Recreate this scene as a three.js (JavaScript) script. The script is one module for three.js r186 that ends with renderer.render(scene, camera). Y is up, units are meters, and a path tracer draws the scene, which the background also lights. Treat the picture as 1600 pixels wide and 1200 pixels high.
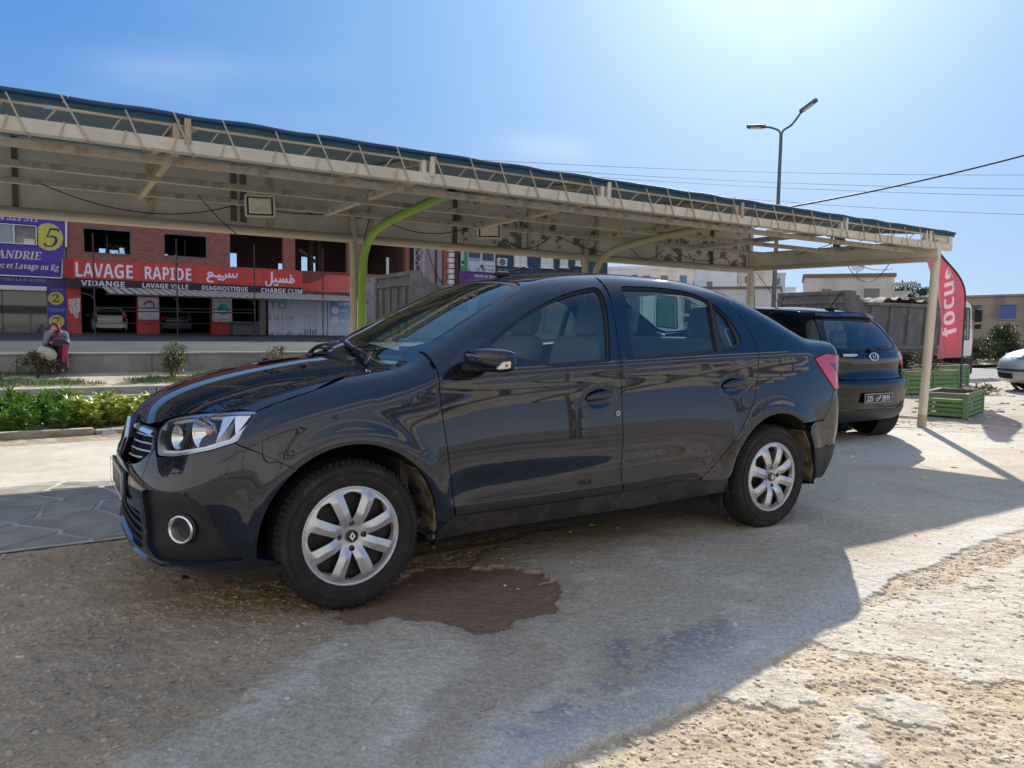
import * as THREE from 'three';
import { mergeGeometries } from 'three/addons/utils/BufferGeometryUtils.js';
import { MarchingCubes } from 'three/addons/objects/MarchingCubes.js';
import { RoundedBoxGeometry } from 'three/addons/geometries/RoundedBoxGeometry.js';

// ------------------------------------------------------------------ camera, sky, sun, exposure
const scene = new THREE.Scene();
const RAD = Math.PI / 180;
const camera = new THREE.PerspectiveCamera(54.066, 4 / 3, 0.05, 2000);
{
  const yaw = 32.436 * RAD, pitch = 4.025 * RAD, roll = 0.7315 * RAD;
  const f = new THREE.Vector3(Math.sin(yaw) * Math.cos(pitch), -Math.sin(pitch), -Math.cos(yaw) * Math.cos(pitch));
  const r0 = f.clone().cross(new THREE.Vector3(0, 1, 0)).normalize(), u0 = r0.clone().cross(f);
  camera.position.set(-1.0894, 1.1625, 3.759);
  camera.up.copy(r0.clone().multiplyScalar(-Math.sin(roll)).addScaledVector(u0, Math.cos(roll)));
  camera.lookAt(camera.position.clone().add(f));
}
const SUN = new THREE.Vector3(0.6866, 0.4843, -0.5422).normalize();
const sun = new THREE.DirectionalLight(new THREE.Color(1, 0.93, 0.81), 3.1);
sun.position.copy(SUN).multiplyScalar(60); sun.target.position.set(0, 0, 0);
sun.castShadow = true; sun.shadow.mapSize.set(4096, 4096); sun.shadow.radius = 1;
Object.assign(sun.shadow.camera, { left: -40, right: 40, top: 40, bottom: -40, near: 1, far: 160 });
scene.add(sun, sun.target);
const renderer = new THREE.WebGLRenderer({ antialias: true });
renderer.toneMapping = THREE.LinearToneMapping;
renderer.toneMappingExposure = 2.15;
renderer.shadowMap.enabled = true;

// small seeded helpers used from here on
let seed = 12345;
const rnd = (a = 0, b = 1) => { seed = (seed * 1664525 + 1013904223) >>> 0; return a + (b - a) * (seed / 4294967296); };
const clamp = (v, a = 0, b = 1) => Math.min(b, Math.max(a, v));
const lerp = (a, b, t) => a + (b - a) * t;
const sstep = (a, b, v) => { const t = clamp((v - a) / (b - a)); return t * t * (3 - 2 * t); };
const PERM = new Uint16Array(4096); { for (let i = 0; i < 4096; i++) PERM[i] = (rnd() * 65536) | 0; }
const hsh = (i, j) => PERM[(PERM[(i & 4095)] + j * 57 + (j >> 3)) & 4095] / 65536;
function vnoise(x, y) {
  const i = Math.floor(x), j = Math.floor(y); let u = x - i, v = y - j;
  u = u * u * (3 - 2 * u); v = v * v * (3 - 2 * v);
  const a = hsh(i, j), b = hsh(i + 1, j), c = hsh(i, j + 1), d = hsh(i + 1, j + 1);
  return a + (b - a) * u + (c - a) * v + (a - b - c + d) * u * v;
}
function fbm(x, y, o = 4) { let s = 0, a = 0.5, n = 0; for (let k = 0; k < o; k++) { s += a * vnoise(x, y); n += a; a *= 0.5; x = x * 2.03 + 17.1; y = y * 2.03 + 5.7; } return s / n; }

{ // clear winter sky: deep blue away from the sun, milky towards it and the horizon
  const W = 1024, H = 512, d = new Float32Array(W * H * 4), v = new THREE.Vector3();
  for (let j = 0; j < H; j++) for (let i = 0; i < W; i++) {
    const lat = (j + 0.5) / H * Math.PI - Math.PI / 2, lon = (i + 0.5) / W * 2 * Math.PI - Math.PI;
    v.set(Math.cos(lat) * Math.cos(lon), Math.sin(lat), Math.cos(lat) * Math.sin(lon));
    const el = Math.max(0, v.y), ang = Math.acos(clamp(v.dot(SUN), -1, 1)) / RAD;
    const hz = Math.exp(-el * 6.5), far = sstep(4, 52, ang), antiSunFill = sstep(66, 120, ang) * (1 - 0.6 * sstep(0.30, 0.80, el)), zenithFill = 0.34 * sstep(0.58, 0.86, v.y);
    let r = lerp(lerp(0.108, 0.024, far), lerp(0.32, 0.215, far), hz);
    let g = lerp(lerp(0.225, 0.122, far), lerp(0.40, 0.32, far), hz);
    let b = lerp(lerp(0.405, 0.33, far), lerp(0.47, 0.435, far), hz);
    r = lerp(lerp(r, 0.33, zenithFill), 0.50, antiSunFill); g = lerp(lerp(g, 0.345, zenithFill), 0.475, antiSunFill); b = lerp(lerp(b, 0.36, zenithFill), 0.44, antiSunFill); // upper sky and anti-sun side paled as added fill for the shade
    const gl = 0.55 * Math.exp(-Math.pow(ang / 9, 1.0)) + 0.03 * Math.exp(-ang / 30);
    r += gl; g += gl * 0.97; b += gl * 0.88;
    if (el > 0.05) { // a few faint cirrus wisps
      const p = v.x / (el + 0.25), q = v.z / (el + 0.25);
      const c = Math.pow(fbm(p * 2.2 + q * 0.9 + 3, q * 7 - p * 3 + 9, 5), 3) * sstep(0.56, 0.74, fbm(p * 1.1 + 40, q * 1.1 + 7, 3)) * 0.9;
      r += c * 0.16; g += c * 0.13; b += c * 0.08;
    }
    if (v.y < 0) { const k = sstep(0, -0.08, v.y); r = lerp(r, 0.16, k); g = lerp(g, 0.14, k); b = lerp(b, 0.115, k); }
    const o = (j * W + i) * 4; d[o] = r; d[o + 1] = g; d[o + 2] = b; d[o + 3] = 1;
  }
  const t = new THREE.DataTexture(d, W, H, THREE.RGBAFormat, THREE.FloatType);
  t.mapping = THREE.EquirectangularReflectionMapping; t.magFilter = t.minFilter = THREE.LinearFilter; t.colorSpace = THREE.LinearSRGBColorSpace; t.needsUpdate = true;
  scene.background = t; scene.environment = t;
}
// ------------------------------------------------------------------ naming and grouping
const used = new Map();
function numbered(n) { const k = used.get(n) || 0; used.set(n, k + 1); return k ? n + '_' + String(k).padStart(3, '0') : n; }
function tag(o, label, category, group, kind) {
  if (label) o.userData.label = label; if (category) o.userData.category = category;
  if (group) o.userData.group = group; if (kind) o.userData.kind = kind; return o;
}
function thing(name, label, category, pos = [0, 0, 0], turn = 0, group) {
  const o = new THREE.Group(); o.name = numbered(name); o.position.set(...pos); o.rotation.y = turn;
  scene.add(o); return tag(o, label, category, group);
}
function struct(name) { const o = new THREE.Group(); o.name = numbered(name); o.userData.kind = 'structure'; scene.add(o); return o; }
function part(name, geo, m, parent, kind) {
  const g = Array.isArray(geo) ? join(geo) : geo;
  const o = new THREE.Mesh(g, m); o.name = name; o.castShadow = o.receiveShadow = true; parent.add(o);
  if (kind) o.userData.kind = kind; return o;
}
function join(gs) {
  gs = gs.map(g => { g = g.index ? g.toNonIndexed() : g; for (const k of Object.keys(g.attributes)) if (!['position', 'normal', 'uv'].includes(k)) g.deleteAttribute(k);
    if (!g.attributes.normal) g.computeVertexNormals();
    if (!g.attributes.uv) g.setAttribute('uv', new THREE.BufferAttribute(new Float32Array(g.attributes.position.count * 2), 2)); return g; });
  return gs.length === 1 ? gs[0] : mergeGeometries(gs);
}
// ------------------------------------------------------------------ geometry helpers
const V3 = (x, y, z) => new THREE.Vector3(x, y, z);
function uvBox(g) { // uv in metres from the dominant axis of the normal
  const p = g.attributes.position, n = g.attributes.normal, u = new Float32Array(p.count * 2);
  for (let i = 0; i < p.count; i++) {
    const ax = Math.abs(n.getX(i)), ay = Math.abs(n.getY(i)), az = Math.abs(n.getZ(i));
    if (ax >= ay && ax >= az) { u[2 * i] = p.getZ(i); u[2 * i + 1] = p.getY(i); }
    else if (ay >= az) { u[2 * i] = p.getX(i); u[2 * i + 1] = p.getZ(i); }
    else { u[2 * i] = p.getX(i); u[2 * i + 1] = p.getY(i); }
  }
  g.setAttribute('uv', new THREE.BufferAttribute(u, 2)); return g;
}
function box(w, h, d, x = 0, y = 0, z = 0, ry = 0, rx = 0, rz = 0) { // centre
  const g = new THREE.BoxGeometry(w, h, d); if (rx) g.rotateX(rx); if (rz) g.rotateZ(rz); if (ry) g.rotateY(ry); g.translate(x, y, z); return uvBox(g);
}
function bb(x0, x1, y0, y1, z0, z1) { return box(x1 - x0, y1 - y0, z1 - z0, (x0 + x1) / 2, (y0 + y1) / 2, (z0 + z1) / 2); }
function rbox(w, h, d, r, x = 0, y = 0, z = 0, s = 2) { const g = new RoundedBoxGeometry(w, h, d, s, r); g.translate(x, y, z); return g; }
function bar(a, b, w, h, r = 0) { // a square bar from a to b
  const A = V3(...a), B = V3(...b), L = A.distanceTo(B), g = r ? new RoundedBoxGeometry(w, h, L, 2, r) : new THREE.BoxGeometry(w, h, L);
  uvBox(g); const m = new THREE.Matrix4().lookAt(A, B, Math.abs(B.y - A.y) / L > 0.99 ? V3(0, 0, 1) : V3(0, 1, 0)); m.setPosition(A.add(B).multiplyScalar(0.5)); g.applyMatrix4(m); return g;
}
function rod(a, b, r, n = 10, r2) {
  const A = V3(...a), B = V3(...b), L = A.distanceTo(B), g = new THREE.CylinderGeometry(r2 ?? r, r, L, n);
  g.applyQuaternion(new THREE.Quaternion().setFromUnitVectors(V3(0, 1, 0), B.clone().sub(A).normalize())); g.translate((A.x + B.x) / 2, (A.y + B.y) / 2, (A.z + B.z) / 2); return g;
}
function tube(pts, r, seg = 24, n = 8) { return new THREE.TubeGeometry(new THREE.CatmullRomCurve3(pts.map(p => V3(...p))), seg, r, n); }
function sag(a, b, drop, r, seg = 24, n = 6) { const pts = []; for (let i = 0; i <= 12; i++) { const t = i / 12; pts.push([lerp(a[0], b[0], t), lerp(a[1], b[1], t) - drop * 4 * t * (1 - t), lerp(a[2], b[2], t)]); } return tube(pts, r, seg, n); }
function shapeOf(pts) { const s = new THREE.Shape(); pts.forEach((p, i) => i ? s.lineTo(p[0], p[1]) : s.moveTo(p[0], p[1])); return s; }
function ext(pts, depth, holes = [], bevel = 0) { // extruded polygon in xy, from z=0 to depth
  const s = shapeOf(pts); for (const h of holes) s.holes.push(shapeOf(h));
  return new THREE.ExtrudeGeometry(s, { depth, bevelEnabled: bevel > 0, bevelSize: bevel, bevelThickness: bevel, bevelSegments: 2 });
}
const rect = (x0, x1, y0, y1) => [[x0, y0], [x1, y0], [x1, y1], [x0, y1]];
function mv(g, x, y, z) { g.translate(x, y, z); return g; }
function spin(g, x, y, z) { if (x) g.rotateX(x); if (y) g.rotateY(y); if (z) g.rotateZ(z); return g; }
function lathe(pts, n = 32) { return new THREE.LatheGeometry(pts.map(p => new THREE.Vector2(p[0], p[1])), n); }
// ------------------------------------------------------------------ materials
const C = (r, g, b) => new THREE.Color().setRGB(r, g, b);
function mat(r, g, b, rough = 0.8, metal = 0, more = {}) { return new THREE.MeshStandardMaterial({ color: C(r, g, b), roughness: rough, metalness: metal, side: THREE.DoubleSide, ...more }); }
function phys(o) { return new THREE.MeshPhysicalMaterial({ side: THREE.DoubleSide, ...o }); }
function texture(w, h, draw, repeat) {
  const c = document.createElement('canvas'); c.width = w; c.height = h; const g = c.getContext('2d'); draw(g, w, h);
  const t = new THREE.CanvasTexture(c); t.colorSpace = THREE.SRGBColorSpace; t.anisotropy = 8; if (repeat) { t.wrapS = t.wrapT = THREE.RepeatWrapping; t.repeat.set(...repeat); } return t;
}
function pixels(w, h, fn, srgb, repeat) { // fn(x, y) -> [r,g,b] 0..1 in the encoding of the texture
  const d = new Uint8Array(w * h * 4);
  for (let j = 0; j < h; j++) for (let i = 0; i < w; i++) { const c = fn(i, j), o = (j * w + i) * 4; d[o] = clamp(c[0]) * 255; d[o + 1] = clamp(c[1]) * 255; d[o + 2] = clamp(c[2]) * 255; d[o + 3] = 255; }
  const t = new THREE.DataTexture(d, w, h); t.magFilter = THREE.LinearFilter; t.minFilter = THREE.LinearMipmapLinearFilter; t.generateMipmaps = true; if (srgb) t.colorSpace = THREE.SRGBColorSpace;
  t.wrapS = t.wrapT = THREE.RepeatWrapping; if (repeat) t.repeat.set(...repeat); t.needsUpdate = true; return t;
}
const l2s = v => v <= 0.0031308 ? 12.92 * v : 1.055 * Math.pow(v, 1 / 2.4) - 0.055;
const srgbOf = c => [l2s(clamp(c[0])), l2s(clamp(c[1])), l2s(clamp(c[2]))];
const mix3 = (a, b, t) => [a[0] + (b[0] - a[0]) * t, a[1] + (b[1] - a[1]) * t, a[2] + (b[2] - a[2]) * t];
// tiling noise on a torus of period n cells
function tnoise(x, y, n, s) { const i = Math.floor(x), j = Math.floor(y); let u = x - i, v = y - j; u = u * u * (3 - 2 * u); v = v * v * (3 - 2 * v); const m = k => ((k % n) + n) % n;
  const a = hsh(m(i) + s, m(j)), b = hsh(m(i + 1) + s, m(j)), c = hsh(m(i) + s, m(j + 1)), d = hsh(m(i + 1) + s, m(j + 1)); return a + (b - a) * u + (c - a) * v + (a - b - c + d) * u * v; }
function tfbm(u, v, n, o, s = 0) { let r = 0, a = 0.5, t = 0; for (let k = 0; k < o; k++) { r += a * tnoise(u * n, v * n, n, s + k * 131); t += a; a *= 0.5; n *= 2; } return r / t; }
const wornCache = new Map(); let bumpBase = null;
function worn(base, other, lo, hi, n, size, rough, metal = 0, bump = 0, extra = {}) { // mottled two-tone surface, tile of "size" metres
  const key = JSON.stringify([base, other, lo, hi, n, size, rough, metal, bump]); if (wornCache.has(key)) return wornCache.get(key); const R = 384;
  const map = pixels(R, R, (i, j) => { const f = tfbm(i / R, j / R, n, 6, 11), g = tfbm(i / R, j / R, n * 6, 3, 77); return srgbOf(mix3(base, other, sstep(lo, hi, f * 0.75 + g * 0.25)).map(q => q * (0.9 + 0.2 * g))); }, true, [1 / size, 1 / size]);
  const o = { map, color: C(1, 1, 1), ...extra };
  if (bump) { bumpBase ||= pixels(512, 512, (i, j) => { const f = tfbm(i / 512, j / 512, 14, 6, 5); return [f, f, f]; }, false); o.bumpMap = bumpBase.clone(); o.bumpMap.repeat.set(1 / size, 1 / size); o.bumpMap.needsUpdate = true; o.bumpScale = bump; }
  const m = mat(1, 1, 1, rough, metal, o); wornCache.set(key, m); return m;
}
// ------------------------------------------------------------------ smooth bodies (vehicles): an implicit shape and panels laid on it
function curve(pts, blur = 0.03) { // smooth table through points
  const n = pts.length, x = pts.map(p => p[0]), y = pts.map(p => p[1]), h = [], dl = [], m = [];
  for (let i = 0; i < n - 1; i++) { h[i] = x[i + 1] - x[i]; dl[i] = (y[i + 1] - y[i]) / h[i]; }
  m[0] = dl[0]; m[n - 1] = dl[n - 2];
  for (let i = 1; i < n - 1; i++) m[i] = dl[i - 1] * dl[i] <= 0 ? 0 : 3 * (h[i - 1] + h[i]) / ((2 * h[i] + h[i - 1]) / dl[i - 1] + (h[i] + 2 * h[i - 1]) / dl[i]);
  const st = 0.0025, x0 = x[0], N = Math.ceil((x[n - 1] - x0) / st) + 1; let T = new Float64Array(N); let k = 0;
  for (let i = 0; i < N; i++) { const q = Math.min(x[n - 1], x0 + i * st); while (k < n - 2 && q > x[k + 1]) k++; const t = (q - x[k]) / h[k], a = t * t, b = a * t;
    T[i] = (2 * b - 3 * a + 1) * y[k] + (b - 2 * a + t) * h[k] * m[k] + (3 * a - 2 * b) * y[k + 1] + (b - a) * h[k] * m[k + 1]; }
  const R = Math.round(blur / st / 2); if (R > 0) for (let pass = 0; pass < 3; pass++) { const S = new Float64Array(N + 1); for (let i = 0; i < N; i++) S[i + 1] = S[i] + T[i]; const U = new Float64Array(N);
    for (let i = 0; i < N; i++) { const r = Math.min(R, i, N - 1 - i); U[i] = (S[i + r + 1] - S[i - r]) / (2 * r + 1); } T = U; }
  return q => { const f = (q - x0) / st; if (f <= 0) return T[0]; if (f >= N - 1) return T[N - 1]; const i = Math.floor(f); return T[i] + (T[i + 1] - T[i]) * (f - i); };
}
function smax(a, b, k) { const h = Math.max(k - Math.abs(a - b), 0) / k; return Math.max(a, b) + h * h * k * 0.25; }
class Body {
  constructor(f) { this.f = f; }
  normal(p) { const e = this.e || 0.004, f = this.f; const n = V3(f(p.x + e, p.y, p.z) - f(p.x - e, p.y, p.z), f(p.x, p.y + e, p.z) - f(p.x, p.y - e, p.z), f(p.x, p.y, p.z + e) - f(p.x, p.y, p.z - e)); return n.normalize(); }
  cast(o, d, off = 0, tmax = 2.6) { // outside to inside
    const f = this.f; let t = 0, a = 0, st = 0.03, hit = false;
    for (t = 0; t < tmax; t += st) { if (f(o.x + d.x * t, o.y + d.y * t, o.z + d.z * t) < off) { hit = true; break; } a = t; }
    if (!hit) { let best = 0, bv = 1e9; for (let s = 0; s < tmax; s += st) { const q = f(o.x + d.x * s, o.y + d.y * s, o.z + d.z * s); if (q < bv) { bv = q; best = s; } } return o.clone().addScaledVector(d, best); }
    let b = t; for (let i = 0; i < 16; i++) { const m = (a + b) / 2; if (f(o.x + d.x * m, o.y + d.y * m, o.z + d.z * m) < off) b = m; else a = m; }
    return o.clone().addScaledVector(d, b);
  }
}
const PROJ = { // panel coordinates -> ray
  side: (u, v) => [V3(u, v, 1.15), V3(0, 0, -1)],
  top: (u, v) => [V3(u, 1.9, v), V3(0, -1, 0)],
  front: (u, v) => [V3(-1.35, v, u), V3(1, 0, 0)],
  wrap: (u, v) => [V3(0.25 - 1.5 * Math.cos(u), v, 1.5 * Math.sin(u)), V3(Math.cos(u), 0, -Math.sin(u))],       // about the front axle
};
const rearView = X => (u, v) => [V3(X, v, u), V3(-1, 0, 0)];
const rearWrap = (cx, R) => (u, v) => [V3(cx + R * Math.cos(u), v, R * Math.sin(u)), V3(-Math.cos(u), 0, -Math.sin(u))];
function poly(pts, seg = 5) { // corners [x, y, radius]
  const out = [], n = pts.length;
  for (let i = 0; i < n; i++) { const p = pts[i], r = p[2] || 0; if (!r) { out.push([p[0], p[1]]); continue; }
    const a = pts[(i + n - 1) % n], b = pts[(i + 1) % n], la = Math.hypot(a[0] - p[0], a[1] - p[1]), lb = Math.hypot(b[0] - p[0], b[1] - p[1]), ra = Math.min(r, la * 0.49), rb = Math.min(r, lb * 0.49);
    const A = [p[0] + (a[0] - p[0]) / la * ra, p[1] + (a[1] - p[1]) / la * ra], B = [p[0] + (b[0] - p[0]) / lb * rb, p[1] + (b[1] - p[1]) / lb * rb];
    for (let k = 0; k <= seg; k++) { const t = k / seg, s = 1 - t; out.push([s * s * A[0] + 2 * s * t * p[0] + t * t * B[0], s * s * A[1] + 2 * s * t * p[1] + t * t * B[1]]); } }
  return out;
}
function inset(pts, d) { // shrink a closed outline by d
  const n = pts.length; let A = 0; for (let i = 0; i < n; i++) { const a = pts[i], b = pts[(i + 1) % n]; A += a[0] * b[1] - b[0] * a[1]; } const s = A > 0 ? 1 : -1, out = [];
  for (let i = 0; i < n; i++) { const p = pts[i]; let a = pts[(i + n - 1) % n], b = pts[(i + 1) % n];
    let e1 = [p[0] - a[0], p[1] - a[1]], e2 = [b[0] - p[0], b[1] - p[1]]; const l1 = Math.hypot(...e1) || 1e-9, l2 = Math.hypot(...e2) || 1e-9;
    const n1 = [-e1[1] / l1 * s, e1[0] / l1 * s], n2 = [-e2[1] / l2 * s, e2[0] / l2 * s]; let m = [n1[0] + n2[0], n1[1] + n2[1]]; const lm = Math.hypot(...m) || 1e-9; const c = Math.max(0.4, lm / 2);
    out.push([p[0] + m[0] / lm * d / c, p[1] + m[1] / lm * d / c]); }
  return out;
}
function arcPts(cx, cy, r, a0, a1, n = 24) { const o = []; for (let i = 0; i <= n; i++) { const a = lerp(a0, a1, i / n) * RAD; o.push([cx + r * Math.cos(a), cy + r * Math.sin(a)]); } return o; }
function panel(body, proj, outline, o = {}) { // a patch of the body's surface inside an outline
  const { holes = [], off = 0, du = 0.03, dv = 0.03, hem = 0.02, gap = 0, mirror = false, both = false } = o;
  const loops = [gap ? inset(outline, gap) : outline, ...holes];
  const pos = [], nor = [], uv = [], idx = [];
  const put = (u, v) => { const [a, d] = proj(u, v), p = body.cast(a, d, off), n = body.normal(p); pos.push(p.x, p.y, p.z); nor.push(n.x, n.y, n.z); uv.push(u, v); return pos.length / 3 - 1; };
  let us = []; for (const l of loops) for (const p of l) us.push(p[0]); const u0 = Math.min(...us), u1 = Math.max(...us); for (let k = 1; k < (u1 - u0) / du; k++) us.push(u0 + k * du);
  us.sort((a, b) => a - b); us = us.filter((v, i) => !i || v - us[i - 1] > 1e-6);
  for (let k = 0; k < us.length - 1; k++) { const a = us[k], b = us[k + 1], m = (a + b) / 2; if (b - a < 2e-5) continue; const xs = [];
    for (const l of loops) for (let i = 0; i < l.length; i++) { const p = l[i], q = l[(i + 1) % l.length]; if ((p[0] < m) !== (q[0] < m)) { const f = t => p[1] + (q[1] - p[1]) * (t - p[0]) / (q[0] - p[0]); xs.push([f(m), f(a), f(b)]); } }
    xs.sort((p, q) => p[0] - q[0]);
    for (let i = 0; i + 1 < xs.length; i += 2) { const lo = xs[i], hi = xs[i + 1], n = Math.max(1, Math.ceil(Math.max(hi[1] - lo[1], hi[2] - lo[2]) / dv)); let pa, pb;
      for (let r = 0; r <= n; r++) { const A = put(a, lerp(lo[1], hi[1], r / n)), B = put(b, lerp(lo[2], hi[2], r / n)); if (r) idx.push(pa, pb, B, pa, B, A); pa = A; pb = B; } } }
  if (hem) for (const l of loops) for (let i = 0; i < l.length; i++) { const p = l[i], q = l[(i + 1) % l.length], L = Math.hypot(q[0] - p[0], q[1] - p[1]), n = Math.max(1, Math.ceil(L / 0.04)); if (L < 1e-6) continue; let prev = null;
    for (let r = 0; r <= n; r++) { const [o0, d] = proj(lerp(p[0], q[0], r / n), lerp(p[1], q[1], r / n)), P = body.cast(o0, d, off), N = body.normal(P), Q = P.clone().addScaledVector(N, -hem); const base = pos.length / 3;
      pos.push(P.x, P.y, P.z, Q.x, Q.y, Q.z); for (let s = 0; s < 2; s++) { nor.push(N.x, N.y, N.z); uv.push(0, 0); } // provisional normal
      if (prev) { // flat normals for the turned-in edge
        const e = P.clone().sub(prev[0]), fn = e.cross(N).normalize(); const b0 = pos.length / 3; for (const w of [prev[0], prev[1], Q, P]) { pos.push(w.x, w.y, w.z); nor.push(fn.x, fn.y, fn.z); uv.push(0, 0); } idx.push(b0, b0 + 1, b0 + 2, b0, b0 + 2, b0 + 3); }
      prev = [P, Q]; } }
  const make = s => { const g = new THREE.BufferGeometry(), P = new Float32Array(pos), N = new Float32Array(nor), I = idx.slice(); if (s < 0) { for (let i = 2; i < P.length; i += 3) { P[i] *= -1; N[i] *= -1; } }
    // wind every triangle along its normal
    for (let t = 0; t < I.length; t += 3) { const a = I[t] * 3, b = I[t + 1] * 3, c = I[t + 2] * 3, ux = P[b] - P[a], uy = P[b + 1] - P[a + 1], uz = P[b + 2] - P[a + 2], vx = P[c] - P[a], vy = P[c + 1] - P[a + 1], vz = P[c + 2] - P[a + 2];
      if ((uy * vz - uz * vy) * N[a] + (uz * vx - ux * vz) * N[a + 1] + (ux * vy - uy * vx) * N[a + 2] < 0) { const q = I[t + 1]; I[t + 1] = I[t + 2]; I[t + 2] = q; } }
    g.setAttribute('position', new THREE.BufferAttribute(P, 3)); g.setAttribute('normal', new THREE.BufferAttribute(N, 3)); g.setAttribute('uv', new THREE.BufferAttribute(new Float32Array(uv), 2)); g.setIndex(I); return g; };
  return both ? [make(1), make(-1)] : make(mirror ? -1 : 1);
}
function strip(body, proj, line, w, off, o = {}) { // a narrow bead along a line on the body
  const L = [], R = []; for (let i = 0; i < line.length; i++) { const a = line[Math.max(0, i - 1)], b = line[Math.min(line.length - 1, i + 1)], l = Math.hypot(b[0] - a[0], b[1] - a[1]), n = [-(b[1] - a[1]) / l * w / 2, (b[0] - a[0]) / l * w / 2]; L.push([line[i][0] + n[0], line[i][1] + n[1]]); R.push([line[i][0] - n[0], line[i][1] - n[1]]); }
  return panel(body, proj, L.concat(R.reverse()), { off, hem: 0.008, ...o });
}
const flipZ = g => { g = g.clone(); const p = g.attributes.position, n = g.attributes.normal; for (let i = 0; i < p.count; i++) { p.setZ(i, -p.getZ(i)); n.setZ(i, -n.getZ(i)); } if (g.index) { const I = g.index.array; for (let t = 0; t < I.length; t += 3) { const q = I[t + 1]; I[t + 1] = I[t + 2]; I[t + 2] = q; } } else { for (const k of Object.keys(g.attributes)) { const a = g.attributes[k], s = a.itemSize; for (let t = 0; t < a.count; t += 3) for (let c = 0; c < s; c++) { const q = a.array[(t + 1) * s + c]; a.array[(t + 1) * s + c] = a.array[(t + 2) * s + c]; a.array[(t + 2) * s + c] = q; } } } return g; };
// ------------------------------------------------------------------ ground
const segDist = (px, pz, a, b) => { const dx = b[0] - a[0], dz = b[1] - a[1], t = clamp(((px - a[0]) * dx + (pz - a[1]) * dz) / (dx * dx + dz * dz)); return Math.hypot(px - a[0] - t * dx, pz - a[1] - t * dz); };
function sdPoly(px, pz, P) { let d = 1e9, ins = false; for (let i = 0, j = P.length - 1; i < P.length; j = i++) { const a = P[i], b = P[j]; d = Math.min(d, segDist(px, pz, a, b)); if ((a[1] > pz) !== (b[1] > pz) && px < (b[0] - a[0]) * (pz - a[1]) / (b[1] - a[1]) + a[0]) ins = !ins; } return ins ? -d : d; }
const lineAt = (P, x) => { if (x <= P[0][0]) return P[0][1] + (P[1][1] - P[0][1]) / (P[1][0] - P[0][0]) * (x - P[0][0]); for (let i = 0; i < P.length - 1; i++) if (x <= P[i + 1][0]) return lerp(P[i][1], P[i + 1][1], (x - P[i][0]) / (P[i + 1][0] - P[i][0])); const n = P.length - 1; return P[n][1] + (P[n][1] - P[n - 1][1]) / (P[n][0] - P[n - 1][0]) * (x - P[n][0]); };
const DIRT_EDGE = [[-1.6, 2.1], [-0.92, 1.60], [-0.66, 1.41], [-0.43, 1.25], [-0.23, 1.12], [-0.09, 1.03], [0.07, 0.99], [0.20, 1.02], [0.55, 0.6], [1.0, 0.35], [2.0, 0.05], [3.2, -0.35]];
const PUDDLE = [[0.02, 0.70], [0.16, 0.62], [0.43, 0.50], [0.68, 0.50], [0.83, 0.63], [0.92, 0.85], [0.90, 1.02], [0.84, 1.16], [0.74, 1.25], [0.62, 1.29], [0.48, 1.31], [0.36, 1.36], [0.30, 1.35], [0.30, 1.24], [0.20, 1.13], [0.08, 1.0], [-0.06, 0.98], [-0.10, 0.85]];
const DAMP = [[0.33, 1.33], [0.47, 1.45], [0.50, 1.62], [0.28, 1.78], [0.05, 1.90], [-0.14, 2.1], [-0.32, 2.15], [-0.22, 1.92], [0.0, 1.66], [0.18, 1.55], [0.25, 1.42]];
const STAIN = [[0.80, 1.66], [1.1, 1.70], [1.22, 1.87], [0.75, 2.0], [0.34, 2.12], [0.0, 2.16], [0.06, 1.98], [0.42, 1.79]];
const SLAB_EDGE = [[-0.6, 2.42], [0.03, 2.18], [0.35, 2.15], [0.66, 2.11], [1.13, 2.03], [1.52, 1.99], [1.85, 1.90], [2.41, 1.74], [2.87, 1.71], [3.49, 1.65], [4.0, 1.60], [6, 1.2], [9, 0.4]];
const ISLES = [[[1.33, 2.12], [1.60, 2.15], [1.66, 2.35], [1.74, 2.6], [2.1, 2.5], [2.45, 2.25], [2.6, 1.95], [2.3, 1.85], [1.9, 1.98]], [[1.16, 2.37], [1.30, 2.36], [1.36, 2.55], [1.22, 2.62], [1.12, 2.5]], [[0.92, 2.45], [1.1, 2.45], [1.08, 2.54], [0.85, 2.63], [0.68, 2.60], [0.74, 2.5]], [[2.6, 1.95], [3.4, 1.85], [3.6, 2.3], [2.7, 2.4]]];
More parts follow.
